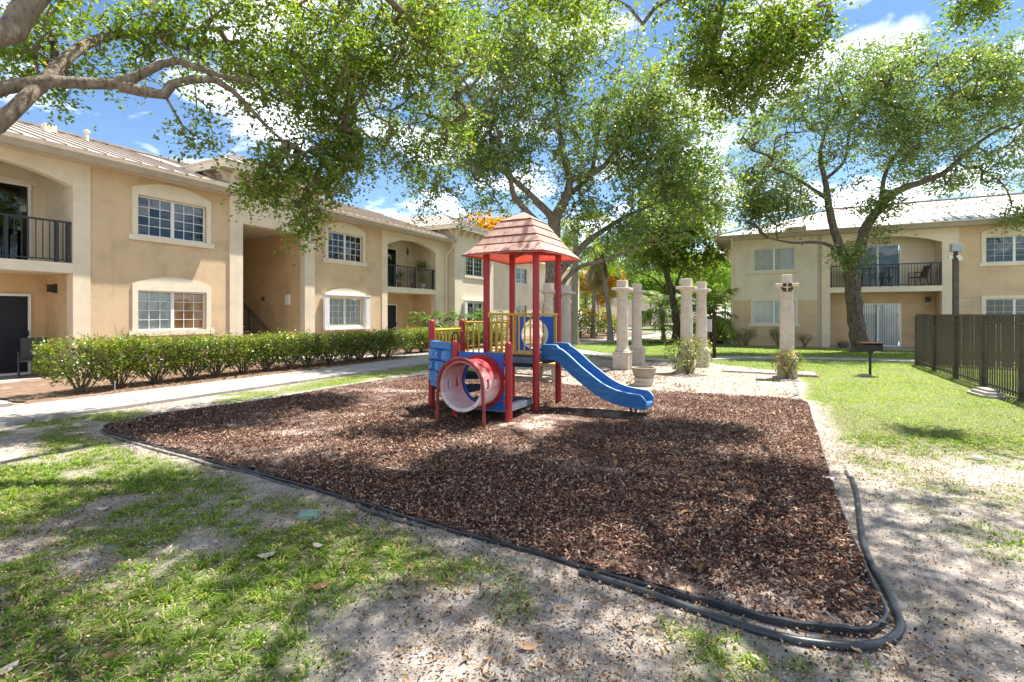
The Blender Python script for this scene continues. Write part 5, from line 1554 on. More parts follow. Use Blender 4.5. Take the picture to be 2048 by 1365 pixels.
e4 = tag(strip('edging_strip', ii(33,42)+[gp(*inner_px[0])], 0.045, 0.018, M['edging']), 'black edging strip between the mulch and the grass by the footpath', 'edging')
def roll(name, pxs, r, label, mat='edging', z=0.012):
    P = [gp(*p) for p in pxs]; P = [p+Vector((0,0,z)) for p in P]
    o = MB().tube(catmull(P, 6), r, 12).build(name, M[mat], None, True)
    return tag(o, label, 'edging')
roll('edging_tube', outer_px, 0.022, 'thick rounded black edging tube curling round the near right corner', z=0.014)
roll('edging_tube', [(714,1013),(740,1026),(775,1037),(815,1049),(850,1058)], 0.017, 'short loose piece of grey edging tube below the left front edge', 'edging2', 0.010)
roll('edging_tube', [(203,862),(213,872),(300,899),(360,915),(430,935),(490,945),(560,968),(600,980)], 0.015, 'grey edging tube half buried beside the left corner of the mulch', 'edging2', 0.006)
roll('edging_tube', [(1692,944),(1698,958)], 0.014, 'stub of edging at the upper end of the thick tube', 'edging2', 0.01)
# anchoring tabs inside the corner
for i, (a, b_) in enumerate([(1711,1146),(1719,1166),(1727,1186),(1736,1206),(1745,1224),(1753,1243),(1690,1110),(1697,1128)]):
    p = gp(a, b_, 0.04)
    MB().bevbox(-0.045,0.045,-0.013,0.013,0,0.008,0.003, Matrix.Translation(p) @ Matrix.Rotation(R(-18+8*math.sin(i)), 4, 'Z')).build('anchor_tab', M['edging'], e1)
wr = tag(MB().bevbox(-0.05,0.05,-0.03,0.03,0,0.02,0.006, Matrix.Translation(gp(1655,965)+Vector((0,0,0.03))) @ Matrix.Rotation(R(-35),4,'Z')).build('litter_scrap', M['white'], None), 'crumpled white scrap beside the right edge of the mulch', 'litter')
rk = tag(MB().lathe([(0.06,-0.02),(0.07,0.015),(0.05,0.035),(0.02,0.045),(0.002,0.045)], gp(1955,920).to_tuple(), 9).build('stone', M['concrete'], None), 'pale stone lying in the lawn below the fence', 'stone')
# ------------------------------------------------------------------ trees
def resample(pts, rads, step=0.22):
    P = catmull(pts, 6); n = len(P)
    rr = np.interp(np.linspace(0, len(rads)-1, n), np.arange(len(rads)), rads)
    out = [P[0]]; ro = [rr[0]]; acc = 0
    for i in range(1, n):
        acc += (P[i]-P[i-1]).length
        if acc >= step or i == n-1: out.append(P[i]); ro.append(rr[i]); acc = 0
    return out, ro

def tree(name, label, limbs, blobs, nclump, nleaf, leaf, mat, bark, seed, sigma=0.24, flat=0.75, group=None, wind=(0,0,0), twigw=1.0, gap=0.42, gapscale=0.55, up=0.35, droop=0.10, bare=(), rndshift=0.0, parent_loc=None):
    """limbs: list of ([points],[radii]) - the first is the trunk. blobs: (centre, radii, weight) ellipsoids to fill with leaf clumps."""
    r = np.random.default_rng(seed)
    base = Vector(limbs[0][0][0])
    t = thing(name, label, 'tree', base, 0, group)
    trunk = MB(); nodes = []; node_r = []
    for k, (pts, rads) in enumerate(limbs):
        P, Rr = resample([Vector(p) for p in pts], rads)
        for i in range(1, len(P)-1):
            a = Rr[i]*0.09
            P[i] = P[i]+Vector((r.normal()*a, r.normal()*a, r.normal()*a*0.6))
        Rr = [x*(1+0.035*r.normal()) for x in Rr]
        if k == 0:     # root flare
            Rr[0] *= 1.5
            if len(Rr) > 2: Rr[1] *= 1.18
        trunk.tube([p-base for p in P], Rr, 14 if Rr[0] > 0.08 else 8)
        if k not in bare:
            for i, (p, q) in enumerate(zip(P, Rr)):
                if k == 0 and i < len(P)*0.55: continue
                nodes.append(p); node_r.append(q)
    trunk.build('trunk', bark, t, True)
    # clump centres
    w = np.array([b_[2] for b_ in blobs], float); w /= w.sum()
    pts = []
    for b_, k in zip(blobs, r.multinomial(int(nclump*1.9), w)):
        d = r.normal(size=(k,3)); d /= np.linalg.norm(d, axis=1)[:,None]
        rad = (0.25+0.75*r.random(k)**0.55)[:,None]
        pts.append(np.array(b_[0])+d*rad*np.array(b_[1]))
    pts = np.concatenate(pts)
    keep = vnoise(pts+100, gapscale, seed, 2) > gap
    pts = pts[keep]; r.shuffle(pts); pts = pts[:nclump]
    N0 = np.array([tuple(p) for p in nodes])
    d0 = np.array([np.min(((N0-p)**2).sum(1)) for p in pts])
    pts = pts[np.argsort(d0)]
    A = np.zeros((len(N0)+len(pts)*4, 3)); A[:len(N0)] = N0; cnt = len(N0)
    par = [-1]*cnt; tips = []
    for p in pts:
        dd = ((A[:cnt]-p)**2).sum(1); dd[len(N0):] *= 1.25
        j = int(np.argmin(dd)); q = A[j]; dist = math.sqrt(((q-p)**2).sum())
        m_ = min(3, int(dist/0.5)); last = j
        for s in range(1, m_+1):
            f = s/(m_+1); mid = q*(1-f)+p*f+r.normal(size=3)*0.10*dist*0.35+np.array((0,0,0.12*dist*math.sin(math.pi*f)))
            A[cnt] = mid; par.append(last); last = cnt; cnt += 1
        A[cnt] = p; par.append(last); tips.append(cnt); cnt += 1
    desc = np.zeros(cnt)
    for i in range(cnt-1, len(N0)-1, -1):
        desc[i] += 1
        if par[i] >= len(N0): desc[par[i]] += desc[i]
    rad = 0.0042*twigw*np.maximum(desc,1)**0.52
    # twigs: 4-sided tapered prisms in one array
    e = [(par[i], i) for i in range(len(N0), cnt)]
    ea = np.array(e); a = A[ea[:,0]]; b_ = A[ea[:,1]]
    ra = np.where(ea[:,0] < len(N0), rad[ea[:,1]]*1.15, rad[np.minimum(ea[:,0], cnt-1)]); rb_ = rad[ea[:,1]]
    d = b_-a; ln = np.linalg.norm(d, axis=1)[:,None]+1e-9; d = d/ln
    u = np.cross(d, np.array([0.3,0.2,0.93])); u /= np.linalg.norm(u, axis=1)[:,None]+1e-9; v = np.cross(d, u)
    ring_ = []
    for base_, rr in ((a, ra), (b_, rb_)):
        for k in range(4):
            an = math.pi/2*k; ring_.append(base_+(u*math.cos(an)+v*math.sin(an))*rr[:,None])
    V = np.stack(ring_, 1).reshape(-1,3)
    off = (np.arange(len(ea))*8)[:,None]
    fq = np.concatenate([off+np.array([k, (k+1) % 4, 4+(k+1) % 4, 4+k]) for k in range(4)], 1).reshape(-1)
    bm = np.array(tuple(base))
    link('branches', np_mesh('branches', V-bm, fq, 4, None, smooth=True), M['twig'] if bark is None else bark, t, kind='stuff')
    # leaves
    tp_ = A[tips]; per = np.maximum(1, r.poisson(nleaf, len(tp_)))
    cidx = np.repeat(np.arange(len(tp_)), per)
    # leaves sit along a handful of short sprays leaving each twig end
    K = 6
    pp = A[[par[i] for i in tips]]
    od = tp_-pp; od /= np.linalg.norm(od, axis=1)[:,None]+1e-9
    sd = r.normal(size=(len(tp_),K,3))*np.array([1,1,flat])+od[:,None,:]*0.9; sd[:,:,2] -= 0.25
    sd /= np.linalg.norm(sd, axis=2)[:,:,None]
    sl_ = sigma*(1.1+1.6*r.random((len(tp_),K)))
    kk = r.integers(0, K, len(cidx)); tt = r.random(len(cidx))**0.8
    stp = sd[cidx,kk]*(sl_[cidx,kk]*tt)[:,None]
    P = tp_[cidx]+stp+r.normal(size=(len(cidx),3))*leaf*0.42
    P[:,2] -= droop*tt*tt*sl_[cidx,kk]*2
    P += np.array(wind)*r.random(len(P))[:,None]
    crnd = r.random(len(tp_))[cidx]
    rv = np.clip(0.55*r.random(len(cidx))+0.45*crnd+rndshift+0.05*r.normal(size=len(cidx)), 0, 1)
    vv = leaf_arrays(P-bm, leaf, r, up)
    link('crown', np_mesh('crown', vv, np.arange(len(vv)), 4, np.repeat(rv, 4)), mat, t)
    return t

def pb(x, y, Y, rx, ry, rd=None, w=1.0):
    """ellipsoid blob from photo pixels at depth Y"""
    c = px(x, y, Y); k = Y/F
    return (tuple(c), (rx*k, rd if rd else (rx+ry)*0.5*k, ry*k), w)

# --- the big oak leaning in from the left: trunk stands just outside the frame
T1 = (-7.7, 5.1, 0)
limbs = [([T1, (-7.65,5.15,1.2), (-7.6,5.3,2.3), (-7.45,5.5,3.2)], [0.36,0.32,0.30,0.27]),
  ([(-7.45,5.5,3.2), tuple(px(-40,192,6.3)), tuple(px(70,165,6.6)), tuple(px(160,166,6.9)), tuple(px(240,168,7.1)), tuple(px(285,145,7.3)), tuple(px(330,126,7.5)), tuple(px(370,124,7.7)), tuple(px(430,150,7.9)), tuple(px(505,165,8.1)), tuple(px(545,195,8.3)), tuple(px(610,215,8.6)), tuple(px(700,225,9.0))], [0.17,0.088,0.082,0.078,0.072,0.062,0.055,0.05,0.044,0.036,0.028,0.022,0.014]),
  ([tuple(px(240,172,7.1)), tuple(px(330,190,7.3)), tuple(px(350,165,7.4)), tuple(px(430,160,7.6)), tuple(px(480,198,7.8)), tuple(px(530,250,8.0)), tuple(px(575,290,8.3))], [0.085,0.07,0.065,0.055,0.04,0.028,0.018]),
  ([(-7.45,5.5,3.1), tuple(px(-30,260,6.2)), tuple(px(35,215,6.4)), tuple(px(100,150,6.8)), tuple(px(160,95,7.2)), tuple(px(230,70,7.8)), tuple(px(360,60,8.4)), tuple(px(460,55,9.0))], [0.17,0.10,0.088,0.08,0.07,0.058,0.042,0.025]),
  ([(-7.5,5.4,3.0), (-7.3,5.0,4.2), tuple(px(-20,75,5.4)), tuple(px(60,10,5.7)), (-5.0,6.0,6.2), (-3.6,6.4,7.2), (-2.0,6.8,7.7), (0.0,7.0,8.0), (2.0,7.2,8.2)], [0.20,0.15,0.130,0.120,0.11,0.11,0.09,0.06,0.03]),
  ([(-3.6,6.4,7.2), (-2.6,8.0,7.2), (-1.6,9.6,6.9), (-0.9,10.6,6.4)], [0.09,0.07,0.05,0.02]),
  ([(-5.0,6.0,6.2), (-4.0,4.6,7.2), (-2.4,3.6,7.9), (-0.4,3.2,8.3)], [0.10,0.08,0.05,0.03]),
  ([(-1.9,9.0,7.0), tuple(px(790,45,9.4)), tuple(px(850,95,9.6)), tuple(px(900,140,9.9))], [0.05,0.035,0.025,0.012])]
blobs = [pb(240,70,7.4,190,90,1.2,1.9), pb(80,130,7.0,80,45,0.6,0.6), pb(450,70,8.4,170,85,1.3,2.0), pb(330,195,7.4,70,22,0.5,0.45), pb(130,190,7.0,40,18,0.4,0.2), pb(405,245,7.8,42,55,0.5,0.6),
  pb(640,90,8.8,170,110,1.4,2.3), pb(590,205,8.6,120,70,1.0,1.25), pb(565,320,8.5,50,45,0.6,0.42), pb(640,350,8.9,55,50,0.6,0.42), pb(612,425,8.8,28,45,0.4,0.3), pb(690,300,9.2,60,60,0.7,0.7), pb(520,372,8.6,40,22,0.4,0.3),
  pb(800,90,9.6,130,100,1.3,1.8), pb(760,220,10.0,100,110,1.2,1.6), pb(900,70,10.2,110,70,1.2,1.2), pb(860,240,10.6,80,110,1.0,1.1), pb(830,340,10.8,40,60,0.6,0.35),
  ((-3.2,5.6,8.1),(2.6,2.0,0.8),1.3), ((0.2,7.0,9.1),(1.9,1.3,0.5),3.0), ((-0.6,5.6,8.6),(2.4,2.0,0.7),3.6), ((-2.0,3.6,8.6),(2.4,1.5,0.7),1.0), ((1.6,6.6,8.8),(1.8,1.5,0.6),2.0), ((-5.2,4.4,7.6),(1.8,1.6,0.8),1.2)]  # canopy above the view, placed and weighted to shade the foreground
tree('oak_tree', 'huge oak whose lichened limbs reach in from the left edge', limbs, blobs, 2700, 40, 0.070, M['oak'], M['bark'], 11, 0.21, 0.8, 'oak trees', gap=0.44, gapscale=1.0, rndshift=0.10, twigw=1.3)

# --- oak behind the camera whose boughs hang into the top right
T5 = (6.6, -2.2, 0)
limbs = [([T5, (6.5,-2.0,1.6), (6.3,-1.6,3.2), (5.9,-1.0,4.8)], [0.36,0.31,0.28,0.25]),
  ([(5.9,-1.0,4.8), (5.2,1.0,6.4), (4.4,3.2,7.6), (3.9,5.2,8.1), (3.6,7.0,7.8), (3.5,8.0,7.0), tuple(px(1440,60,8.2))], [0.2,0.15,0.12,0.09,0.06,0.035,0.012]),
  ([(5.2,1.0,6.4), (3.4,2.6,7.8), (1.6,4.0,8.3), (0.4,5.0,8.4)], [0.12,0.09,0.06,0.03]),
  ([(5.9,-1.0,4.8), (7.4,1.6,6.4), (8.4,4.0,7.4), (8.6,6.4,7.6)], [0.16,0.12,0.08,0.03]),
  ([(3.9,5.2,8.1), (5.0,6.6,7.8), (5.4,7.8,7.0), tuple(px(1620,20,8.3))], [0.06,0.05,0.03,0.012])]
blobs = [pb(1395,40,8.2,90,55,0.8,0.8), pb(1480,70,8.2,110,80,0.9,1.15), pb(1580,60,8.4,75,65,0.7,0.85), pb(1510,155,8.2,85,65,0.6,0.75), pb(1545,200,8.3,28,35,0.3,0.25), pb(1420,120,8.1,60,50,0.5,0.55), pb(1600,130,8.4,35,45,0.4,0.3), pb(1310,30,8.6,30,35,0.3,0.3), pb(1960,2,8.6,45,16,0.4,0.25), pb(1130,5,8.6,140,14,0.6,0.5),
  ((3.9,5.0,8.3),(2.4,2.1,0.7),3.0), ((1.6,4.4,8.6),(2.2,1.8,0.6),1.7), ((6.2,5.4,7.9),(2.0,1.6,0.7),0.8), ((4.2,7.0,8.9),(2.3,1.4,0.5),4.4), ((2.0,7.2,9.2),(1.9,1.3,0.5),3.0), ((5.6,3.0,7.6),(2.2,1.8,0.8),0.7), ((8.2,3.8,7.6),(1.8,1.8,0.8),0.45), ((3.4,2.2,8.2),(2.0,1.5,0.7),0.4)]  # unseen clumps overhead, added and weighted for shade on the mulch
tree('oak_tree', 'oak bough hanging down into the top right against the blue sky', limbs, blobs, 1700, 46, 0.070, M['oak'], M['bark'], 12, 0.21, 0.8, 'oak trees', gap=0.43, gapscale=1.1, rndshift=0.06)

# --- oak behind the playground tower
Y2 = 19.0
q = lambda x, y, dy=0.0: tuple(px(x, y, Y2+dy))
limbs = [([tuple(gp(1100,713.2)), q(1100,640), q(1104,540), q(1108,470), q(1108,432)], [0.34,0.29,0.27,0.26,0.25]),
  ([q(1106,445), q(1130,400,0.2), q(1140,360,0.4), q(1125,300,0.5), q(1112,200,0.5), q(1120,80,0.5), q(1122,0,0.4)], [0.22,0.17,0.15,0.12,0.08,0.05,0.02]),
  ([q(1108,440), q(1075,405,-0.2), q(1050,380,-0.5), q(1020,350,-0.8), q(1006,300,-1.0), q(985,230,-1.3)], [0.15,0.13,0.11,0.09,0.07,0.03]),
  ([q(1104,470), q(1060,430,-0.4), q(1030,395,-0.9), q(1010,345,-1.1), q(935,330,-1.6), q(880,330,-2.0)], [0.13,0.11,0.10,0.07,0.05,0.02]),
  ([q(1140,360,0.4), q(1200,340,0.2), q(1240,290,0.2), q(1300,240,0.3), q(1340,190,0.4)], [0.12,0.10,0.08,0.05,0.02]),
  ([q(1125,395,0.2), q(1180,350,1.0), q(1200,250,1.4), q(1240,140,1.6), q(1250,60,1.6)], [0.11,0.09,0.07,0.04,0.02]),
  ([q(1108,560), q(1160,500,0.2), q(1200,465,0.2), q(1260,430,0.4), q(1330,400,0.6)], [0.15,0.13,0.10,0.07,0.03]),
  ([q(1104,600), q(1150,540,-0.6), q(1210,520,-0.8), q(1290,490,-0.8)], [0.10,0.08,0.06,0.02])]
blobs = [pb(1110,70,Y2,190,110,3.0,2.2), pb(1000,170,Y2-0.8,190,110,2.6,2.2), pb(1230,170,Y2,150,120,2.6,2.0), pb(1340,260,Y2,110,100,2.4,1.4), pb(1120,260,Y2,220,110,3.0,2.4), pb(960,300,Y2-1.2,120,70,1.8,1.2), pb(1280,360,Y2,150,75,2.4,1.6), pb(1390,380,Y2+0.5,80,75,2.0,0.8), pb(1200,410,Y2+0.2,110,60,2.0,0.8), pb(850,380,Y2-1.8,45,60,0.9,0.35), pb(905,410,Y2-1.6,40,30,0.9,0.25), pb(1290,470,Y2,100,45,1.6,0.6), pb(1010,400,Y2+1.0,60,30,1.0,0.3), pb(1000,40,Y2,120,70,2.0,0.8)]
tree('oak_tree', 'tall spreading oak standing behind the playground tower', limbs, blobs, 1800, 44, 0.125, M['oak2'], M['bark'], 13, 0.36, 0.75, 'oak trees', gap=0.45, gapscale=0.75, rndshift=0.08, twigw=1.7)

# --- oak in front of the right building, blown to the right
Y3 = 21.4
q = lambda x, y, dy=0.0: tuple(px(x, y, Y3+dy))
limbs = [([tuple(gp(1724,703.8)), q(1716,650), q(1708,600), q(1704,555), q(1700,528)], [0.36,0.31,0.29,0.28,0.29]),
  ([q(1698,535), q(1678,490), q(1664,440), q(1655,400), q(1650,360,0.3), q(1640,310,0.4), q(1655,240,0.5), q(1650,180,0.5)], [0.18,0.17,0.15,0.14,0.11,0.08,0.05,0.02]),
  ([q(1702,535), q(1722,490), q(1735,450), q(1762,415), q(1790,385), q(1850,362), q(1890,345), q(1940,300), q(1990,265), q(2060,235)], [0.22,0.20,0.19,0.17,0.15,0.13,0.11,0.08,0.05,0.02]),
  ([q(1690,515), q(1660,492,-0.2), q(1630,485,-0.4), q(1590,486,-0.6), q(1560,482,-0.7), q(1535,476,-0.8)], [0.09,0.075,0.06,0.05,0.035,0.015]),
  ([q(1655,398), q(1620,375,-0.3), q(1580,350,-0.5), q(1540,335,-0.6), q(1510,330,-0.6)], [0.09,0.07,0.05,0.035,0.015]),
  ([q(1762,415), q(1770,350,0.4), q(1800,300,0.5), q(1840,260,0.6), q(1900,230,0.6)], [0.10,0.08,0.06,0.05,0.02]),
  ([q(1650,360,0.3), q(1690,320,0.4), q(1700,260,0.4), q(1740,200,0.4), q(1800,120,0.4)], [0.08,0.06,0.05,0.04,0.02])]
blobs = [pb(1700,190,Y3,150,95,2.4,2.2), pb(1590,270,Y3,110,80,2.0,1.5), pb(1840,190,Y3,150,80,2.4,2.2), pb(1960,200,Y3,120,90,2.4,1.8), pb(1760,290,Y3,150,65,2.2,1.7), pb(1560,370,Y3-0.5,90,45,1.4,0.8), pb(1930,330,Y3,110,60,1.8,1.0), pb(2030,300,Y3,60,90,1.6,0.8), pb(1490,390,Y3-0.4,35,60,1.0,0.5), pb(1590,400,Y3-0.5,70,35,1.2,0.55), pb(1850,330,Y3,90,45,1.6,0.6), pb(1660,350,Y3,60,40,1.2,0.4), pb(1690,430,Y3-0.5,30,22,0.6,0.12), pb(1745,460,Y3-0.4,22,25,0.5,0.08), pb(1690,95,Y3,40,50,1.0,0.25), pb(1800,110,Y3,60,30,1.0,0.25), pb(1900,115,Y3,60,30,1.0,0.25), pb(2000,120,Y3,50,40,1.0,0.3), pb(1530,440,Y3-0.5,50,30,0.8,0.2), pb(1760,410,Y3-0.2,30,30,0.7,0.2), pb(2040,420,Y3-1.0,30,25,0.7,0.15), pb(1690,515,Y3-0.4,25,25,0.5,0.12)]
tree('oak_tree', 'forked oak with a dark mossy trunk in front of the right building', limbs, blobs, 1700, 42, 0.122, M['oak2'], M['bark2'], 14, 0.36, 0.7, 'oak trees', wind=(0.35,0,0.10), gap=0.46, gapscale=0.75, rndshift=0.10, twigw=1.7)

# --- slim tree on the back lawn
Y4 = 29.6
q = lambda x, y, dy=0.0: tuple(px(x, y, Y4+dy))
limbs = [([tuple(gp(1355,683)), q(1352,640), q(1344,590), q(1334,550)], [0.26,0.21,0.18,0.17]),
  ([q(1334,552), q(1320,510), q(1317,470), q(1325,400)], [0.13,0.10,0.08,0.03]),
  ([q(1336,550), q(1340,500), q(1352,460), q(1370,410)], [0.12,0.10,0.07,0.03]),
  ([q(1346,590), q(1360,550), q(1372,520), q(1395,480)], [0.08,0.06,0.05,0.02]),
  ([q(1345,595), q(1310,560), q(1275,545)], [0.06,0.05,0.02])]
blobs = [pb(1330,420,Y4,70,80,2.4,1.4), pb(1385,440,Y4,55,75,2.0,1.0), pb(1300,490,Y4,50,50,1.8,0.7), pb(1360,500,Y4,60,40,1.8,0.6), pb(1400,510,Y4,40,45,1.4,0.5)]
tree('lawn_tree', 'slim forked tree on the back lawn between the stone columns', limbs, blobs, 520, 40, 0.20, M['oak'], M['bark2'], 15, 0.34, 0.75, 'background trees', gap=0.36, rndshift=0.15)

# --- background trees
def bgtree(label, x, ybase, h_px, w_px, mat, seed, Y=None, name='background_tree', n=420, leaf=0.24, lean=0, crown=0.62, rs=0.0, nleaf=48):
    b0 = gp(x, ybase); Y = b0.y; k = Y/F
    top = px(x+lean, ybase-h_px, Y)
    m_ = b0.lerp(Vector((top.x, Y, top.z)), 0.38)
    limbs = [([b0, b0.lerp(m_,0.5)+Vector((0.1,0,0)), m_], [0.012*h_px*k*0.35+0.1, 0.010*h_px*k*0.3+0.08, 0.10])]
    for j in range(4):
        a = j*1.7+seed; e = m_+Vector((math.cos(a)*w_px*k*0.28, math.sin(a)*w_px*k*0.28, h_px*k*0.3))
        limbs.append(([m_, m_.lerp(e,0.5)+Vector((0,0,0.3)), e], [0.09,0.06,0.03]))
    rr = np.random.default_rng(seed); cz = b0.z+h_px*k*(1-crown/2)
    bl_ = [((top.x*0.5+b0.x*0.5, Y, cz), (w_px*k*0.36, w_px*k*0.36, h_px*k*crown*0.40), 2.0)]
    for j in range(7):
        a = rr.random()*6.28; d_ = 0.30*w_px*k
        bl_.append(((b0.x+math.cos(a)*d_, Y+math.sin(a)*d_, cz+rr.normal()*h_px*k*crown*0.18), (w_px*k*0.20, w_px*k*0.20, h_px*k*crown*0.18), 0.9))
    return tree(name, label, limbs, bl_, n, nleaf, leaf, mat, M['bark2'], seed, 0.30*max(1,k*22), 0.75, 'background trees', gap=0.33, gapscale=0.35, rndshift=rs)
bgtree('bright green tree behind the middle columns', 1300, 650, 190, 190, M['bright'], 31, n=520, leaf=0.26)
bgtree('large bright green tree left of the right building corner', 1408, 652, 165, 190, M['bright'], 32, n=560, leaf=0.26, rs=0.1)
bgtree('dark-trunked tree beside the distant pergola', 1323, 659, 120, 120, M['bright'], 33, n=380, leaf=0.22)
bgtree('orange flowering tree rising over the cream wing roof', 965, 655, 245, 150, M['orange'], 34, n=520, leaf=0.26, crown=0.5, rs=0.2)
bgtree('orange-tinged tree glimpsed right of the tower roof', 1195, 652, 130, 110, M['orange'], 35, n=320, leaf=0.24, rs=-0.05)
bgtree('green tree far behind the picnic pergola', 1250, 645, 130, 150, M['oak2'], 36, n=380, leaf=0.34, rs=0.1)
bgtree('green tree at the far end of the courtyard', 1370, 644, 120, 150, M['bright'], 37, n=380, leaf=0.34)
bgtree('pale green tree far away beside the right building', 1450, 645, 110, 150, M['oak2'], 38, n=380, leaf=0.34, rs=0.15)
bgtree('far tree closing the view left of the palms', 1170, 645, 120, 140, M['oak2'], 39, n=380, leaf=0.34, rs=0.1)
bgtree('tall tree behind the cream wing', 1085, 648, 200, 150, M['oak'], 40, n=420, leaf=0.3, rs=0.1)

bgtree('dark green tree in the far gap left of the middle columns', 1212, 641, 90, 150, M['oak'], 41, n=300, leaf=0.40, crown=0.85)
bgtree('dense far tree between the pergola and the slim tree', 1340, 641, 85, 150, M['oak'], 42, n=300, leaf=0.40, crown=0.85)
bgtree('dense far tree beside the sign post', 1432, 641, 85, 150, M['oak'], 43, n=300, leaf=0.40, crown=0.85)
bgtree('dense far tree behind the stone columns', 1270, 641, 80, 150, M['oak'], 44, n=300, leaf=0.40, crown=0.85)
# --- palms
def palm(name, label, base, h, lean, nf, fl, mat, seed, tr=0.13, group='palms', skirt=0, arch=0.8, up=0.5):
    r = np.random.default_rng(seed); t = thing(name, label, 'palm', base, 0, group)
    pts = [Vector((lean[0]*(i/6)**1.5, lean[1]*(i/6)**1.5, h*i/6)) for i in range(7)]
    MB().tube(pts, [tr*1.4]+[tr*(1-0.25*i/6) for i in range(1,7)], 12).build('trunk', M['palmbark'], t, True)
    c = np.array(tuple(pts[-1]))
    def fronds(count, kind):
        Vs = []; rn = []; n = 0; ribs = MB()
        for i in range(count):
            az = 2*math.pi*i/count*2.4+r.random()*0.6
            el = r.uniform(-0.2, 1.15)*up*1.6 if kind == 0 else r.uniform(-1.45,-1.0)
            L_ = fl*r.uniform(0.8,1.1)*(0.8 if kind else 1); pts_ = []; d = np.array([math.cos(az)*math.cos(el), math.sin(az)*math.cos(el), math.sin(el)]); p = c.copy()
            K = 14; fr = r.random()
            for k in range(K+1):
                pts_.append(p.copy()); p = p+d*L_/K; d = d+np.array([0,0,-arch*1.9/K]) if kind == 0 else d+np.array([0,0,-0.05]); d /= np.linalg.norm(d)
            ribs.tube([Vector(q_) for q_ in pts_], [0.022*(1-0.8*k/K) for k in range(K+1)], 4)
            for k in range(1, K):
                for sub in (0.0, 0.5):
                    q_ = pts_[k]*(1-sub)+pts_[k+1]*sub; tdir = pts_[k+1]-pts_[k]; tdir /= np.linalg.norm(tdir)
                    side = np.cross(tdir, [0,0,1]); side /= np.linalg.norm(side)+1e-9
                    ll = fl*0.30*math.sin(math.pi*(k+sub+1.2)/(K+2))**0.7
                    for sg in (-1, 1):
                        dirv = side*sg*0.78+tdir*0.55+np.array([0,0,-0.28+0.15*r.normal()]); dirv /= np.linalg.norm(dirv)
                        w_ = tdir*0.024*fl/1.6
                        e1 = q_+dirv*ll*0.55; e2 = q_+dirv*ll+np.array([0,0,-0.16*ll])
                        Vs += [q_-w_*0.6, q_+w_*0.6, e1+w_, e1-w_, e1-w_, e1+w_, e2+w_*0.1, e2-w_*0.1]; rn += [np.clip(fr*0.7+0.3*r.random(),0,1)]*8
        me = np_mesh('fronds', np.array(Vs), np.arange(len(Vs)), 4, np.array(rn))
        o = link('fronds' if kind == 0 else 'dry_skirt', me, mat if kind == 0 else M['deadpalm'], t)
        ribs.build('frond_ribs', M['palm'] if kind == 0 else M['deadpalm'], o)
    fronds(nf, 0)
    if skirt: fronds(skirt, 1)
    return t
palm('palm_tree', 'grey-trunked palm left of the front column pair', gp(1221,683).to_tuple(), 5.6, (-0.6,0,0), 15, 2.6, M['palm'], 51, 0.16, skirt=5)
palm('palm_tree', 'palm with a dry hanging skirt behind the croton shrubs', gp(1186,676).to_tuple(), 5.4, (0.2,0,0), 14, 2.6, M['palm'], 52, 0.15, skirt=9)
palm('palm_tree', 'thick palm trunk against the far end of the cream wing', gp(1149,690).to_tuple(), 6.5, (0.1,0.2,0), 12, 2.4, M['palm'], 53, 0.19)
palm('palm_tree', 'low arching palm behind the rear column of the flowering bush', (10.35, 26.6, 0), 1.5, (0.2,0,0), 16, 2.5, M['palm'], 54, 0.14, arch=0.9, up=0.75)
palm('palm_tree', 'young palm with yellowing fronds left of the slim lawn tree', (9.4, 31.0, 0), 2.0, (-0.2,0,0), 14, 2.5, M['palm'], 55, 0.14, arch=1.0, up=0.7)

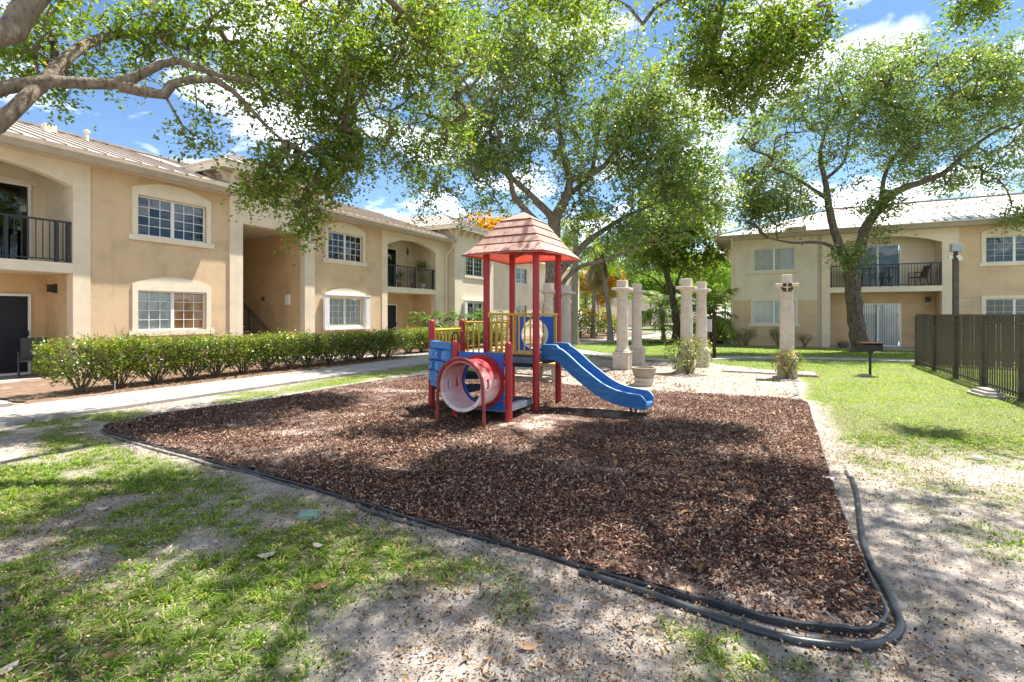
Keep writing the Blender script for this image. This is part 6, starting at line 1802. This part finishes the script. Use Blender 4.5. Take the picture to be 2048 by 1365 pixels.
# ------------------------------------------------------------------ shrubs
def shrub_mesh(seed, rx, ry, h, nleaf, leaf, stems=9, low=0.28, mat=None, boxy=0.6, topw=0.5, width=0.5):
    """returns (stem mesh, leaf mesh)"""
    r = np.random.default_rng(seed); st = MB(); tips = []
    for i in range(stems):
        a = 2*math.pi*i/stems+r.normal()*0.3; rr = 0.35+0.65*r.random()
        e = Vector((math.cos(a)*rx*rr, math.sin(a)*ry*rr, h*(0.55+0.35*r.random())))
        b0 = Vector((r.normal()*0.04, r.normal()*0.04, -0.03)); m_ = b0.lerp(e, 0.5)+Vector((r.normal()*0.05, r.normal()*0.05, 0.02))
        st.tube([b0, m_, e], [0.013,0.010,0.005], 5)
        for j in range(3):
            f = e+Vector((r.normal()*rx*0.35, r.normal()*ry*0.35, abs(r.normal())*h*0.15))
            st.tube([m_.lerp(e, 0.3+0.3*j), f], [0.006,0.003], 4); tips.append(f)
    # leaves through a box-like hedge volume, denser on the outside and top
    n = nleaf; p = (r.random((n*3,3))*2-1)
    ell = (np.abs(p)**(2/boxy if boxy < 1 else 2)).sum(1)
    p = p[np.max(np.abs(p[:,:2]), axis=1) < 1]
    shell = np.maximum(np.maximum(np.abs(p[:,0]), np.abs(p[:,1])), p[:,2])
    rad2 = p[:,0]**2+p[:,1]**2
    ok = (r.random(len(p)) < 0.25+0.75*shell**2) & (rad2 < 1.5) & (r.random(len(p)) < 0.35+0.65*sstep(-1.0,-0.2,p[:,2]))
    p = p[ok][:n]
    zz = low+(1-low)*(p[:,2]*0.5+0.5)
    taper = 0.66+0.34*sstep(low, low+0.34, zz)
    q = np.column_stack([p[:,0]*rx*taper, p[:,1]*ry*taper, zz*h*(1+0.06*r.normal(size=len(p)))])
    q = q[vnoise(q+seed*3.3, 5.0, seed, 2) > 0.36]
    v = leaf_arrays(q, leaf, r, 0.5, width)
    hz = np.clip((q[:,2]/h-low)/(1-low), 0, 1)
    rv = np.clip(0.62*r.random(len(q))+0.38*vnoise(q+50, 4.0, seed, 1)+0.12*(hz > 0.85), 0, 1)
    rv = np.where(r.random(len(q)) < 0.04, 1.0, np.minimum(rv, 0.97))
    return st.mesh('stems'), np_mesh('foliage', v, np.arange(len(v)), 4, np.repeat(rv, 4))
def shrub(name, label, loc, meshes, mat, rz=0.0, s=(1,1,1), group=None):
    t = thing(name, label, 'shrub', loc, rz, group); t.scale = s
    link('stems', meshes[0], M['twig'], t); link('foliage', meshes[1], mat, t)
    return t
ordinal = ['first','second','third','fourth','fifth','sixth','seventh','eighth','ninth','tenth','eleventh','twelfth','thirteenth','fourteenth','fifteenth','sixteenth','seventeenth','eighteenth','nineteenth','twentieth']
hm = [shrub_mesh(60+i, 0.68, 0.46, 1.0, 3500, 0.064, 22, 0.18) for i in range(5)]
hs = np.arange(-2.72, 6.6, 0.70); 
for i, s_ in enumerate(hs):
    p = LB(s_+random.uniform(-0.06,0.06), 3.55+random.uniform(-0.10,0.10), 0.03)
    hh = 1.04+0.035*math.sin(i*2.1)+random.uniform(-0.04,0.04)-0.011*i
    lab = 'leafy shrub at the near left end of the long hedge' if i == 0 else ('last shrub of the long hedge before the stairwell walk' if i == len(hs)-1 else '%s shrub from the left in the long hedge along the footpath' % ordinal[i])
    shrub('hedge_shrub', lab, p, hm[i % 5], M['hedge'], ROT_L+(math.pi if i % 2 else 0), (1,1,hh), 'clipped hedge beside the left building')
hs2 = np.arange(8.0, 14.4, 0.78)
for i, s_ in enumerate(hs2):
    p = LB(s_+random.uniform(-0.06,0.06), 3.2+random.uniform(-0.05,0.05)+0.05*i, 0.03)
    lab = 'first shrub of the far hedge, right of the stairwell walk' if i == 0 else '%s shrub of the far hedge, counted from the stairwell walk' % ordinal[i]
    shrub('hedge_shrub', lab, p, hm[(i+2) % 5], M['hedge'], ROT_L+(math.pi if i % 2 else 0), (1.05,1.05,0.95+0.03*math.sin(i*1.9)), 'clipped hedge beside the left building')
# broad-leaved plants against the far wall
def bigplant(label, loc, h, n, leaf, seed, spread=0.9):
    r = np.random.default_rng(seed); t = thing('broadleaf_plant', label, 'plant', loc, 0, 'broad-leaved plants by the wall')
    st = MB(); Vs = []; rn = []
    for i in range(n):
        a = r.random()*6.28; rr = spread*(0.3+0.7*r.random()); z = h*(0.45+0.55*r.random())
        e = Vector((math.cos(a)*rr, math.sin(a)*rr, z)); m_ = Vector((math.cos(a)*rr*0.35, math.sin(a)*rr*0.35, z*0.75))
        st.tube([Vector((0,0,-0.03)), m_, e], [0.016,0.012,0.006], 5)
        out_ = np.array([math.cos(a), math.sin(a), 0])
        for j in range(9):     # deeply lobed leaf: fan of lobes
            f = (j-4)/4.0; ang = f*1.5; side = np.array([-math.sin(a), math.cos(a), 0])
            d = out_*math.cos(ang)+side*math.sin(ang); d = d+np.array([0,0,-0.25+0.1*r.normal()]); d /= np.linalg.norm(d)
            L_ = leaf*(1-0.35*abs(f))*r.uniform(0.85,1.1); w_ = np.cross(d, [0,0,1]); w_ = w_/np.linalg.norm(w_)*leaf*0.10
            p = np.array(tuple(e)); q_ = p+d*L_*0.55+np.array([0,0,0.02]); e2 = p+d*L_+np.array([0,0,-0.15*L_])
            Vs += [p, q_-w_, e2, q_+w_]; rn += [min(1,max(0,r.random()*0.6+0.2*(z/h)))]*4
    st.build('stems', M['bigleaf'], t)
    link('leaves', np_mesh('leaves', np.array(Vs), np.arange(len(Vs)), 4, np.array(rn)), M['bigleaf'], t)
bigplant('broad lobed plant in front of the far patio door', LB(11.4,1.5,0.03), 1.75, 26, 0.42, 71, 1.0)
bigplant('broad lobed plant below the far balcony pillar', LB(14.2,1.7,0.03), 1.9, 28, 0.46, 72, 1.2)
bigplant('broad lobed plant under the lower window of the cream wing', LB(17.0,1.6,0.03), 1.8, 26, 0.44, 73, 1.1)
bigplant('broad lobed plant seen through the tower rails', LB(19.8,2.2,0.03), 1.5, 22, 0.42, 74, 1.0)
bs = shrub_mesh(80, 0.9, 0.9, 2.6, 60, 0.06, 26, 0.3)
shrub('bare_shrub', 'nearly leafless twiggy shrub against the cream wall behind the tower', LB(20.6,3.6,0.03), bs, M['bloom'], 0, (1,1,1.15))
# croton bed behind the left columns
cm = [shrub_mesh(82+i, 0.85, 0.8, 1.55, 1500, 0.14, 12, 0.08) for i in range(2)]
for i, (x_, y_, sc_) in enumerate(((1160,676,1.15),(1192,673,1.25),(1218,672,0.95),(1134,684,0.9),(1236,668,0.8))):
    shrub('croton_shrub', ['red and yellow croton shrub in the middle of the flower bed','yellow croton shrub left of the grey palm trunk','small green croton shrub at the foot of the grey palm','croton shrub just right of the tower, nearest the columns','low croton shrub at the right end of the flower bed'][i], gp(x_, y_, 0.0).to_tuple(), cm[i % 2], M['croton'], i*1.3, (sc_,sc_,sc_), 'croton bed')
# flowering bushes by the columns
fbm = shrub_mesh(90, 0.52, 0.48, 0.92, 1300, 0.06, 16, 0.06)
shrub('flowering_bush', 'flowering bush with orange blooms in front of the right column pair', (4.62,13.15,0.02), fbm, M['bloom'], 0.4)
fb2 = shrub_mesh(91, 0.30, 0.28, 0.72, 480, 0.06, 12, 0.10)
shrub('flowering_bush', 'small yellow bush at the foot of the broken column', (6.72,12.2,0.0), fb2, M['yellowbush'], 0.2)
# foundation shrubs along the right building
rm = [shrub_mesh(93+i, 0.48, 0.4, 0.85, 420, 0.075, 16, 0.3) for i in range(2)]
for i, (u_, s_) in enumerate(((0.75,1.0),(2.25,1.05),(3.35,0.75))):
    shrub('foundation_shrub', ['sparse shrub at the left corner of the right building','sparse shrub under the lower window of the right building','small shrub beside the pillar, right of the broken column'][i], RB(u_,0.75,0.0), rm[i % 2], M['hedge'], i*1.1, (s_,s_,s_), 'shrubs at the foot of the right building')
# clipped hedge left of the right building
hx_ = [gp(1404,681), gp(1418,679), gp(1434,677), gp(1449,676)]
for i, p in enumerate(hx_):
    shrub('far_hedge_shrub', ['clipped hedge shrub furthest left beside the sign post','second clipped hedge shrub behind the sign post','third clipped hedge shrub right of the sign post','clipped hedge shrub touching the corner of the right building'][i], p.to_tuple(), hm[i], M['hedge'], 0.3*i, (1.5,1.5,1.25), 'far clipped hedge')

# ------------------------------------------------------------------ distant pergola with a picnic table
pg = thing('pergola', 'distant cream pergola with stone columns at the end of the lawn', 'pergola', gp(1292,655).to_tuple(), R(-8))
for x_ in (-1.9, 1.6):
    for y_ in (0, 2.6):
        MB().lathe([(0.32,0),(0.32,0.42),(0.2,0.45),(0.18,0.55),(0.16,2.0),(0.26,2.12)], (x_,y_,0), 14).build('column', M['coral'], pg, True)
for y_ in (0, 2.6): MB().box(-2.3,2.0,y_-0.16,y_+0.16,2.122,2.40).build('beam', M['coral'], pg)
for i in range(9): MB().box(-2.1+i*0.48,-2.0+i*0.48,-0.5,3.1,2.402,2.55).build('rafter', M['coral'], pg)
p2 = thing('picnic_table', 'distant brown picnic table under the pergola', 'table', (gp(1292,655)+Vector((-0.2,1.2,0))).to_tuple(), R(10))
MB().box(-0.9,0.9,-0.38,0.38,0.70,0.75).build('table_top', M['tablewood'], p2)
for s in (-1, 1):
    MB().box(-0.9,0.9,s*0.7-0.13,s*0.7+0.13,0.42,0.46).build('bench_plank', M['tablewood'], p2)
    MB().bar((s*0.6,-0.6,0), (s*0.6,0.2,0.70), 0.07).bar((s*0.6,0.6,0), (s*0.6,-0.2,0.70), 0.07).bar((s*0.6,-0.75,0.38),(s*0.6,0.75,0.38),0.06).build('leg', M['wood'], p2)
fw = thing('far_house', 'low pale building far behind the pergola', 'building', gp(1290,647).to_tuple(), 0)
MB().box(-9,9,0,6,0,3.0).build('wall', M['pale'], fw)
for i in range(5): MB().box(-7.5+i*3.2,-6.0+i*3.2,-0.05,0.0,0.9,2.2).build('window', M['screen'], fw)
MB().prism([(-9.5,3.0),(9.5,3.0),(7.0,4.6),(-7.0,4.6)], -0.5, 6.5).build('roof', M['metalroof'], fw)
# ------------------------------------------------------------------ grass, mulch chips, dry leaves (uncountable)
def in_view(P, margin=0.06):
    k = P[:,0]/np.maximum(P[:,1], 0.1)
    return (np.abs(k) < 1.024+margin) & (P[:,1] > 1.9)
def blades(n, x0, x1, y0, y1, hmin, hmax, w, seed, five=True, power=1.0, dryf=0.10):
    r = np.random.default_rng(seed)
    P = np.column_stack([r.uniform(x0,x1,n), r.uniform(y0,y1,n)])
    P = P[in_view(P, 0.25)]
    # clump into tufts
    cell = 0.17
    cx = np.floor(P/cell); hx_ = _hash(cx[:,0], cx[:,1], cx[:,0]*0, 5); hy_ = _hash(cx[:,0], cx[:,1], cx[:,0]*0, 6)
    tuft = (cx+np.column_stack([hx_, hy_]))*cell
    a = r.random(len(P))[:,None]**0.7
    P2 = P*(1-0.72*a)+tuft*0.72*a
    g = grassiness(P2)
    keep = r.random(len(P2)) < g**power
    P2 = P2[keep]; tuft = tuft[keep]; g = g[keep]; n = len(P2)
    out_ = P2-tuft; out_ /= (np.linalg.norm(out_, axis=1)[:,None]+1e-6)
    az = np.arctan2(out_[:,1], out_[:,0])+r.normal(size=n)*0.9
    h = (hmin+(hmax-hmin)*r.random(n)**1.5)*(0.55+0.45*g); lean = 0.35+0.9*r.random(n)
    d = np.column_stack([np.cos(az), np.sin(az)]); s = np.column_stack([-d[:,1], d[:,0], np.zeros(n)])
    base = np.column_stack([P2, np.full(n, -0.012)])
    ww = (w*(0.7+0.6*r.random(n)))[:,None]
    up1 = np.column_stack([d*(h*lean*0.45)[:,None], h*0.62]); up2 = np.column_stack([d*(h*lean*1.25)[:,None], h*(0.95-0.35*lean)])
    rv = np.clip(0.62*r.random(n)+0.38*vnoise(P2, 1.4, 8, 2), 0, 1)
    dry = r.random(n) < dryf; rv = np.where(dry, 0.9+0.1*r.random(n), np.minimum(rv, 0.9))
    if five:
        V = np.stack([base-s*ww*0.5, base+s*ww*0.5, base+up1+s*ww*0.45, base+up1-s*ww*0.45, base+up1-s*ww*0.45, base+up1+s*ww*0.45, base+up2+s*ww*0.06, base+up2-s*ww*0.06], 1).reshape(-1,3)
        return V, 4, np.repeat(rv, 8)
    V = np.stack([base-s*ww*0.5, base+s*ww*0.5, base+up2], 1).reshape(-1,3)
    return V, 3, np.repeat(rv, 3)
V, k, rv = blades(300000, -6.5, 7.5, 1.9, 6.6, 0.02, 0.074, 0.0074, 101, dryf=0.17)
g1 = link('foreground_grass', np_mesh('foreground_grass', V, np.arange(len(V)), k, rv), M['grass'], None, kind='stuff')
tag(g1, 'patchy tufts of coarse green grass in the foreground', 'grass')
V, k, rv = blades(420000, -7.5, 13.5, 6.6, 15.0, 0.03, 0.075, 0.009, 102, False, dryf=0.26)
g2 = link('lawn_grass', np_mesh('lawn_grass', V, np.arange(len(V)), k, rv), M['grass'], None, kind='stuff')
tag(g2, 'short sunlit lawn grass around the mulch and beside the fence', 'grass')
V, k, rv = blades(300000, -3.0, 20.0, 15.0, 32.0, 0.04, 0.09, 0.018, 103, False)
g3 = link('back_lawn_grass', np_mesh('back_lawn_grass', V, np.arange(len(V)), k, rv), M['grass'], None, kind='stuff')
tag(g3, 'smooth green grass of the back lawn behind the columns', 'grass')

def flakes(P, z, L_, W_, seed, tilt=0.5, curl=0.25):
    """small bent flakes: two quads each"""
    r = np.random.default_rng(seed); n = len(P)
    az = r.random(n)*6.283; t = np.column_stack([np.cos(az), np.sin(az), r.normal(size=n)*tilt]); t /= np.linalg.norm(t, axis=1)[:,None]
    s = np.cross(t, np.column_stack([r.normal(size=n)*tilt*0.7, r.normal(size=n)*tilt*0.7, np.ones(n)])); s /= np.linalg.norm(s, axis=1)[:,None]
    nn = np.cross(s, t); nn *= np.sign(nn[:,2])[:,None]
    szv = np.exp(0.22*r.normal(size=n)); L2 = (L_*szv*(0.55+0.9*r.random(n)))[:,None]/2; W2 = (W_*szv*(0.5+0.9*r.random(n)))[:,None]/2
    c = np.column_stack([P, z+np.abs(t[:,2])*L2[:,0]*0.8]); mid = c+nn*L2*curl
    a = c-t*L2; b_ = c+t*L2
    V = np.stack([a-s*W2*0.55, a+s*W2*0.6, mid+s*W2, mid-s*W2, mid-s*W2, mid+s*W2, b_+s*W2*0.5, b_-s*W2*0.45], 1)
    return V.reshape(-1,3)
r = np.random.default_rng(201)
# chips: dense near the camera, thinning with distance
x0, y0 = mulch_np.min(0); x1, y1 = mulch_np.max(0)
P = np.column_stack([r.uniform(x0,x1,520000), r.uniform(y0,y1,520000)])
P = P[inside(mulch_np, P)]
bare = vnoise(P, 0.75, 31, 3); 
edge = dist_poly(mulch_np, P)
wear = np.maximum(sstep(0.48, 0.64, bare), 0.0)
playwear = np.exp(-(((P-np.array([1.2,7.2]))/np.array([1.7,0.75]))**2).sum(1))*0.55        # scuffed sand round the slide and posts
pr_ = np.clip(1.0-0.7*wear-playwear, 0.08, 1)*np.clip(0.75+edge*1.4, 0, 1)*np.clip(7.0/P[:,1], 0.45, 1.0)
P = P[r.random(len(P)) < pr_]
P = P[:230000]
V = flakes(P, mulch_z(P)+0.002+0.016*r.random(len(P)), 0.025, 0.0105, 202, 0.45)
Pn = np.column_stack([r.uniform(-3.5,4.5,150000), r.uniform(2.4,4.9,150000)])
Pn = Pn[inside(mulch_np, Pn)]; Pn = Pn[r.random(len(Pn)) < np.clip(1.0-0.75*sstep(0.50,0.66,vnoise(Pn,0.75,31,3)), 0.1, 1)]
V = np.concatenate([V, flakes(Pn, mulch_z(Pn)+0.001+0.012*r.random(len(Pn)), 0.021, 0.009, 206, 0.4)]); P = np.concatenate([P, Pn])
rv = np.clip(r.random(len(P))**1.15, 0, 1)
mc = link('mulch_chips', np_mesh('mulch_chips', V, np.arange(len(V)), 4, np.repeat(rv, 8)), M['chips'], None, kind='stuff')
tag(mc, 'dark reddish-brown wood chips covering the play area', 'mulch')
# small litter on the sandy lawn: chips and dry leaves
P = np.column_stack([r.uniform(-6.5,8,110000), r.uniform(1.9,9.0,110000)]); P = P[in_view(P, 0.2)]
d = dist_poly(mulch_np, P); ins = inside(mulch_np, P)
lit = vnoise(P, 0.8, 41, 3)
P2 = P[(~ins) & (r.random(len(P)) < sstep(0.38,0.62,lit)*np.clip(1.25-0.10*P[:,1],0.2,1)) & (dist_line(path_np, P) > PATHW)][:36000]
V = flakes(P2, 0.012+0.012*r.random(len(P2)), 0.019, 0.0095, 203, 0.35)
rv = np.clip(r.random(len(P2)), 0, 1)
l1 = link('lawn_litter', np_mesh('lawn_litter', V, np.arange(len(V)), 4, np.repeat(rv, 8)), M['litter'], None, kind='stuff')
tag(l1, 'small dry leaves and bits of bark scattered over the sandy lawn', 'leaf litter')
P3 = P[ins][:1300]
V = flakes(P3, mulch_z(P3)+0.018+0.012*r.random(len(P3)), 0.038, 0.019, 204, 0.4)
l2 = link('mulch_leaves', np_mesh('mulch_leaves', V, np.arange(len(V)), 4, np.repeat(np.clip(0.45+0.55*r.random(len(P3)),0,1), 8)), M['litter'], None, kind='stuff')
tag(l2, 'tan oak leaves fallen among the wood chips', 'leaf litter')
# crumbs of soil, bark and shell grit on the bare sand
Pc = np.column_stack([r.uniform(-5.5,6.5,90000), r.uniform(1.9,6.0,90000)]); Pc = Pc[in_view(Pc, 0.15)]
Pc = Pc[(~inside(mulch_np, Pc)) & (r.random(len(Pc)) < np.clip(2.6/Pc[:,1], 0.3, 1)) & (dist_line(path_np, Pc) > PATHW)][:26000]
V = flakes(Pc, 0.006+0.01*r.random(len(Pc)), 0.0105, 0.0075, 207, 0.6)
rc = r.random(len(Pc)); rc = np.where(rc < 0.42, rc*1.2, 0.84+0.16*rc)
lc = link('soil_crumbs', np_mesh('soil_crumbs', V, np.arange(len(V)), 4, np.repeat(rc, 8)), M['chips'], None, kind='stuff')
tag(lc, 'dark crumbs of soil and bark strewn over the bare sand', 'soil crumbs')
# dry litter drifted on the sand patio
Ps = np.column_stack([r.uniform(-0.5,8,30000), r.uniform(9.0,18.0,30000)]); Ps = Ps[inside(sand_poly, Ps)]
Ps = Ps[r.random(len(Ps)) < 0.15+0.85*sstep(0.5,0.66,vnoise(Ps,0.9,52,3))][:4200]
V = flakes(Ps, 0.032+0.008*r.random(len(Ps)), 0.045, 0.02, 208, 0.35)
ls_ = link('patio_litter', np_mesh('patio_litter', V, np.arange(len(V)), 4, np.repeat(r.random(len(Ps))*0.85, 8)), M['litter'], None, kind='stuff')
tag(ls_, 'brown leaf bits scattered over the sand patio', 'leaf litter')
# bed litter under the hedge
P = np.array([tuple(LB(r.uniform(-2.4,15.5), r.uniform(2.2,4.42)).xy) for _ in range(5200)])
V = flakes(P, 0.045+0.012*r.random(len(P)), 0.055, 0.022, 205, 0.4)
l3 = link('bed_litter', np_mesh('bed_litter', V, np.arange(len(V)), 4, np.repeat(r.random(len(P))*0.8, 8)), M['litter'], None, kind='stuff')
tag(l3, 'brown leaf litter under the hedge', 'leaf litter')
# larger single leaves that can be picked out
def big_leaf(label, loc, L_, rz, col, curl=0.4, tilt=0.2):
    n = 6; mb = MB(); vs = []
    for i in range(n+1):
        t_ = i/n; w = L_*0.24*math.sin(math.pi*min(1,max(0.02,t_)))**0.8*(1+0.15*math.sin(t_*9)); z = curl*L_*(t_-0.5)**2*1.6
        vs += [(-L_/2+L_*t_, -w, z+0.35*w*curl), (-L_/2+L_*t_, 0, z), (-L_/2+L_*t_, w, z+0.35*w*curl)]
    fs = []
    for i in range(n):
        for k in (0,1): fs.append((i*3+k, (i+1)*3+k, (i+1)*3+k+1, i*3+k+1))
    vs = [Matrix.Rotation(tilt, 4, 'X') @ Vector(v_) for v_ in vs]
    o = mb.add(vs, fs).build('fallen_leaf', col, None, True)
    o.location = (loc.x, loc.y, 0.02); o.rotation_euler = (0,0,rz); tag(o, label, 'leaf', 'large fallen leaves')
M['leafa'] = surf('dry_leaf_tan', (0.45,0.28,0.17), 0.75, 0.15, 20.0); M['leafb'] = surf('dry_leaf_pale', (0.52,0.42,0.33), 0.75, 0.12, 20.0); M['leafc'] = surf('dry_leaf_brown', (0.25,0.12,0.06), 0.75, 0.2, 20.0)
for lab, xy, L_, rz, c in (('curled tan leaf leaning on the thick edging tube at the corner',(1711,1306),0.10,1.3,'leafa'),
        ('pale fallen leaf in the left grass just below the sunlit patch',(206,1023),0.09,0.3,'leafb'), ('pale dry leaf in the middle of the left grass',(533,1118),0.11,0.5,'leafb'),
        ('pale leaf at the right of the left grass, near bare sand',(637,1098),0.09,-0.4,'leafb'), ('brown leaf near the bottom left corner',(230,1322),0.10,0.2,'leafc'),
        ('tan leaf at the bottom centre among the grass tufts',(1056,1302),0.10,-0.2,'leafa'), ('pale leaf at the bottom left edge',(10,1350),0.10,1.2,'leafb'), ('brown leaf low in the left grass tufts',(640,1180),0.11,0.6,'leafc')):
    big_leaf(lab, gp(*xy), L_, rz, M[c])
# twigs lying about
for i, (a, b_) in enumerate((((1100,1075),(1160,1040)), ((1255,1275),(1290,1240)), ((300,905),(360,900)))):
    p, q_ = gp(*a), gp(*b_); m_ = p.lerp(q_, 0.5)+Vector((0.02,0.015,0.0))
    o = MB().tube([p+Vector((0,0,0.045)), m_+Vector((0,0,0.06)), q_+Vector((0,0,0.045))], [0.004,0.0035,0.002], 5).build('fallen_twig', M['wood'], None)
    tag(o, ['thin pale twig on the mulch near the front edge','dry twig on the sand in front of the mulch','pale twig at the left end of the mulch'][i], 'twig', 'fallen twigs')
